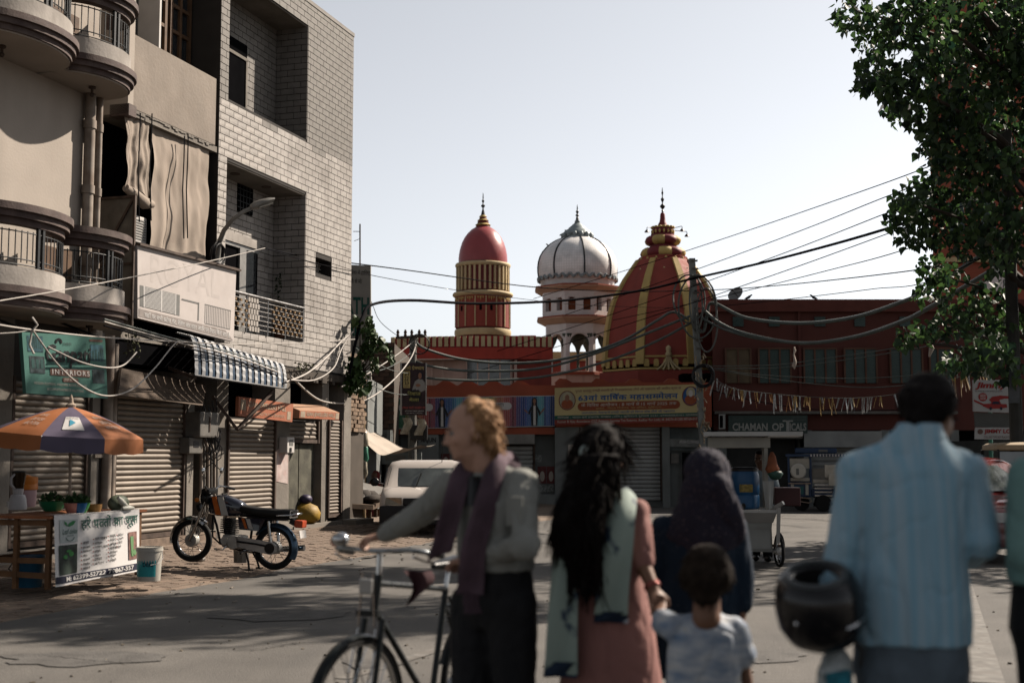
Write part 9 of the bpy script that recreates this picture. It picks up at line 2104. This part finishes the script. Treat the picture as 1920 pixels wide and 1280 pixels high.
limb(b, [arms[0][0], CV(1427,888), arms[1][0]], [.065,.075,.065]); put('shirt', b, speck('shirt_patterned',(.26,.31,.34),(.09,.12,.16),30,.14), v1,.014,3,.008,8)
b = MB()
for px, d in ((1418,.1),(1436,-.1)): limb(b, [CV(px,955), Vector((CV(px,965).x, YV,.48)), Vector((CV(px,965).x, YV + d,.1))], [.11,.085,.075])
put('trousers', b, TRD, v1,.014,3,.005)
for px, d in ((1418,.1),(1436,-.1)):
    b = MB(); c = Vector((CV(px,965).x, YV + d,.05)); b.ball(c + f_ * .06,.05,.13,.05,12,8); part('shoe', b, BLK, v1, smooth=60)
b = MB(); b.ball(hc + Vector((.01,.03,.05)),.09,.1,.085,14,10); b.ball(hc + Vector((0,-.02,.09)),.07,.07,.05,14,10); put('hair', b, HAIRK, v1,.01,2,.004,30)
YD = 33.0
w3 = person('small far woman in a dark red shawl sitting by the grey shops',(at(703,960, YD).x, YD,0)); CD = lambda px, py, Y=YD: at(px, py, Y); f_ = Vector((-.3,-1,0)).normalized(); r_ = Vector((f_.y,-f_.x,0)); hc = CD(703,893)
b = MB(); hax = head(b, hc,(-.5,-.8,-.15)); torso(b, [(CD(704,942), r_, f_,.17,.14),(CD(704,920), r_, f_,.15,.11),(CD(704,908), r_, f_,.16,.1),(CD(703,903), r_, f_,.08,.07)])
for sg in (-1,1): limb(b, [CD(704,908) + r_ * (.16 * sg), CD(704,922) + r_ * (.2 * sg) + f_ * .1, CD(704,930) + r_ * (.06 * sg) + f_ * .28], [.05,.04,.03]); hand(b, CD(704,930) + r_ * (.06 * sg) + f_ * .28, f_,(0,0,-1),.5); limb(b, [CD(704,940) + r_ * (.09 * sg), CD(704,938) + r_ * (.12 * sg) + f_ * .4, Vector((CD(704,940).x, YD,.06)) + r_ * (.1 * sg) + f_ * .42], [.085,.06,.045])
put('body', b, MATS['skin_dark'], w3,.012,3); eyes(w3, hc, hax)
b = MB(); torso(b, [(CD(704,950), r_, f_,.24,.22),(CD(704,930), r_, f_,.21,.17),(CD(704,910), r_, f_,.19,.13),(CD(703,900), r_, f_,.11,.11)]); b.ball(hc + Vector((.02,.05,.02)),.12,.11,.14,14,10)
for sg in (-1,1): limb(b, [CD(704,942) + r_ * (.09 * sg), CD(704,940) + r_ * (.12 * sg) + f_ * .4, Vector((CD(704,940).x, YD,.12)) + r_ * (.1 * sg) + f_ * .42], [.12,.1,.09])
put('shawl', b, mat('shawl_red',(.22,.035,.035),.85, var=.2), w3,.016,3,.01,7)
b = MB(); c = CD(704,950); b.cbox(c.x - .25, c.x + .25, YD - .15, YD + .2,0, max(.2, CD(704,944).z - .14),.02); single('stool', 'low wooden stool under the far woman in the red shawl', 'stool', b, TWOOD,(c.x, YD,0))
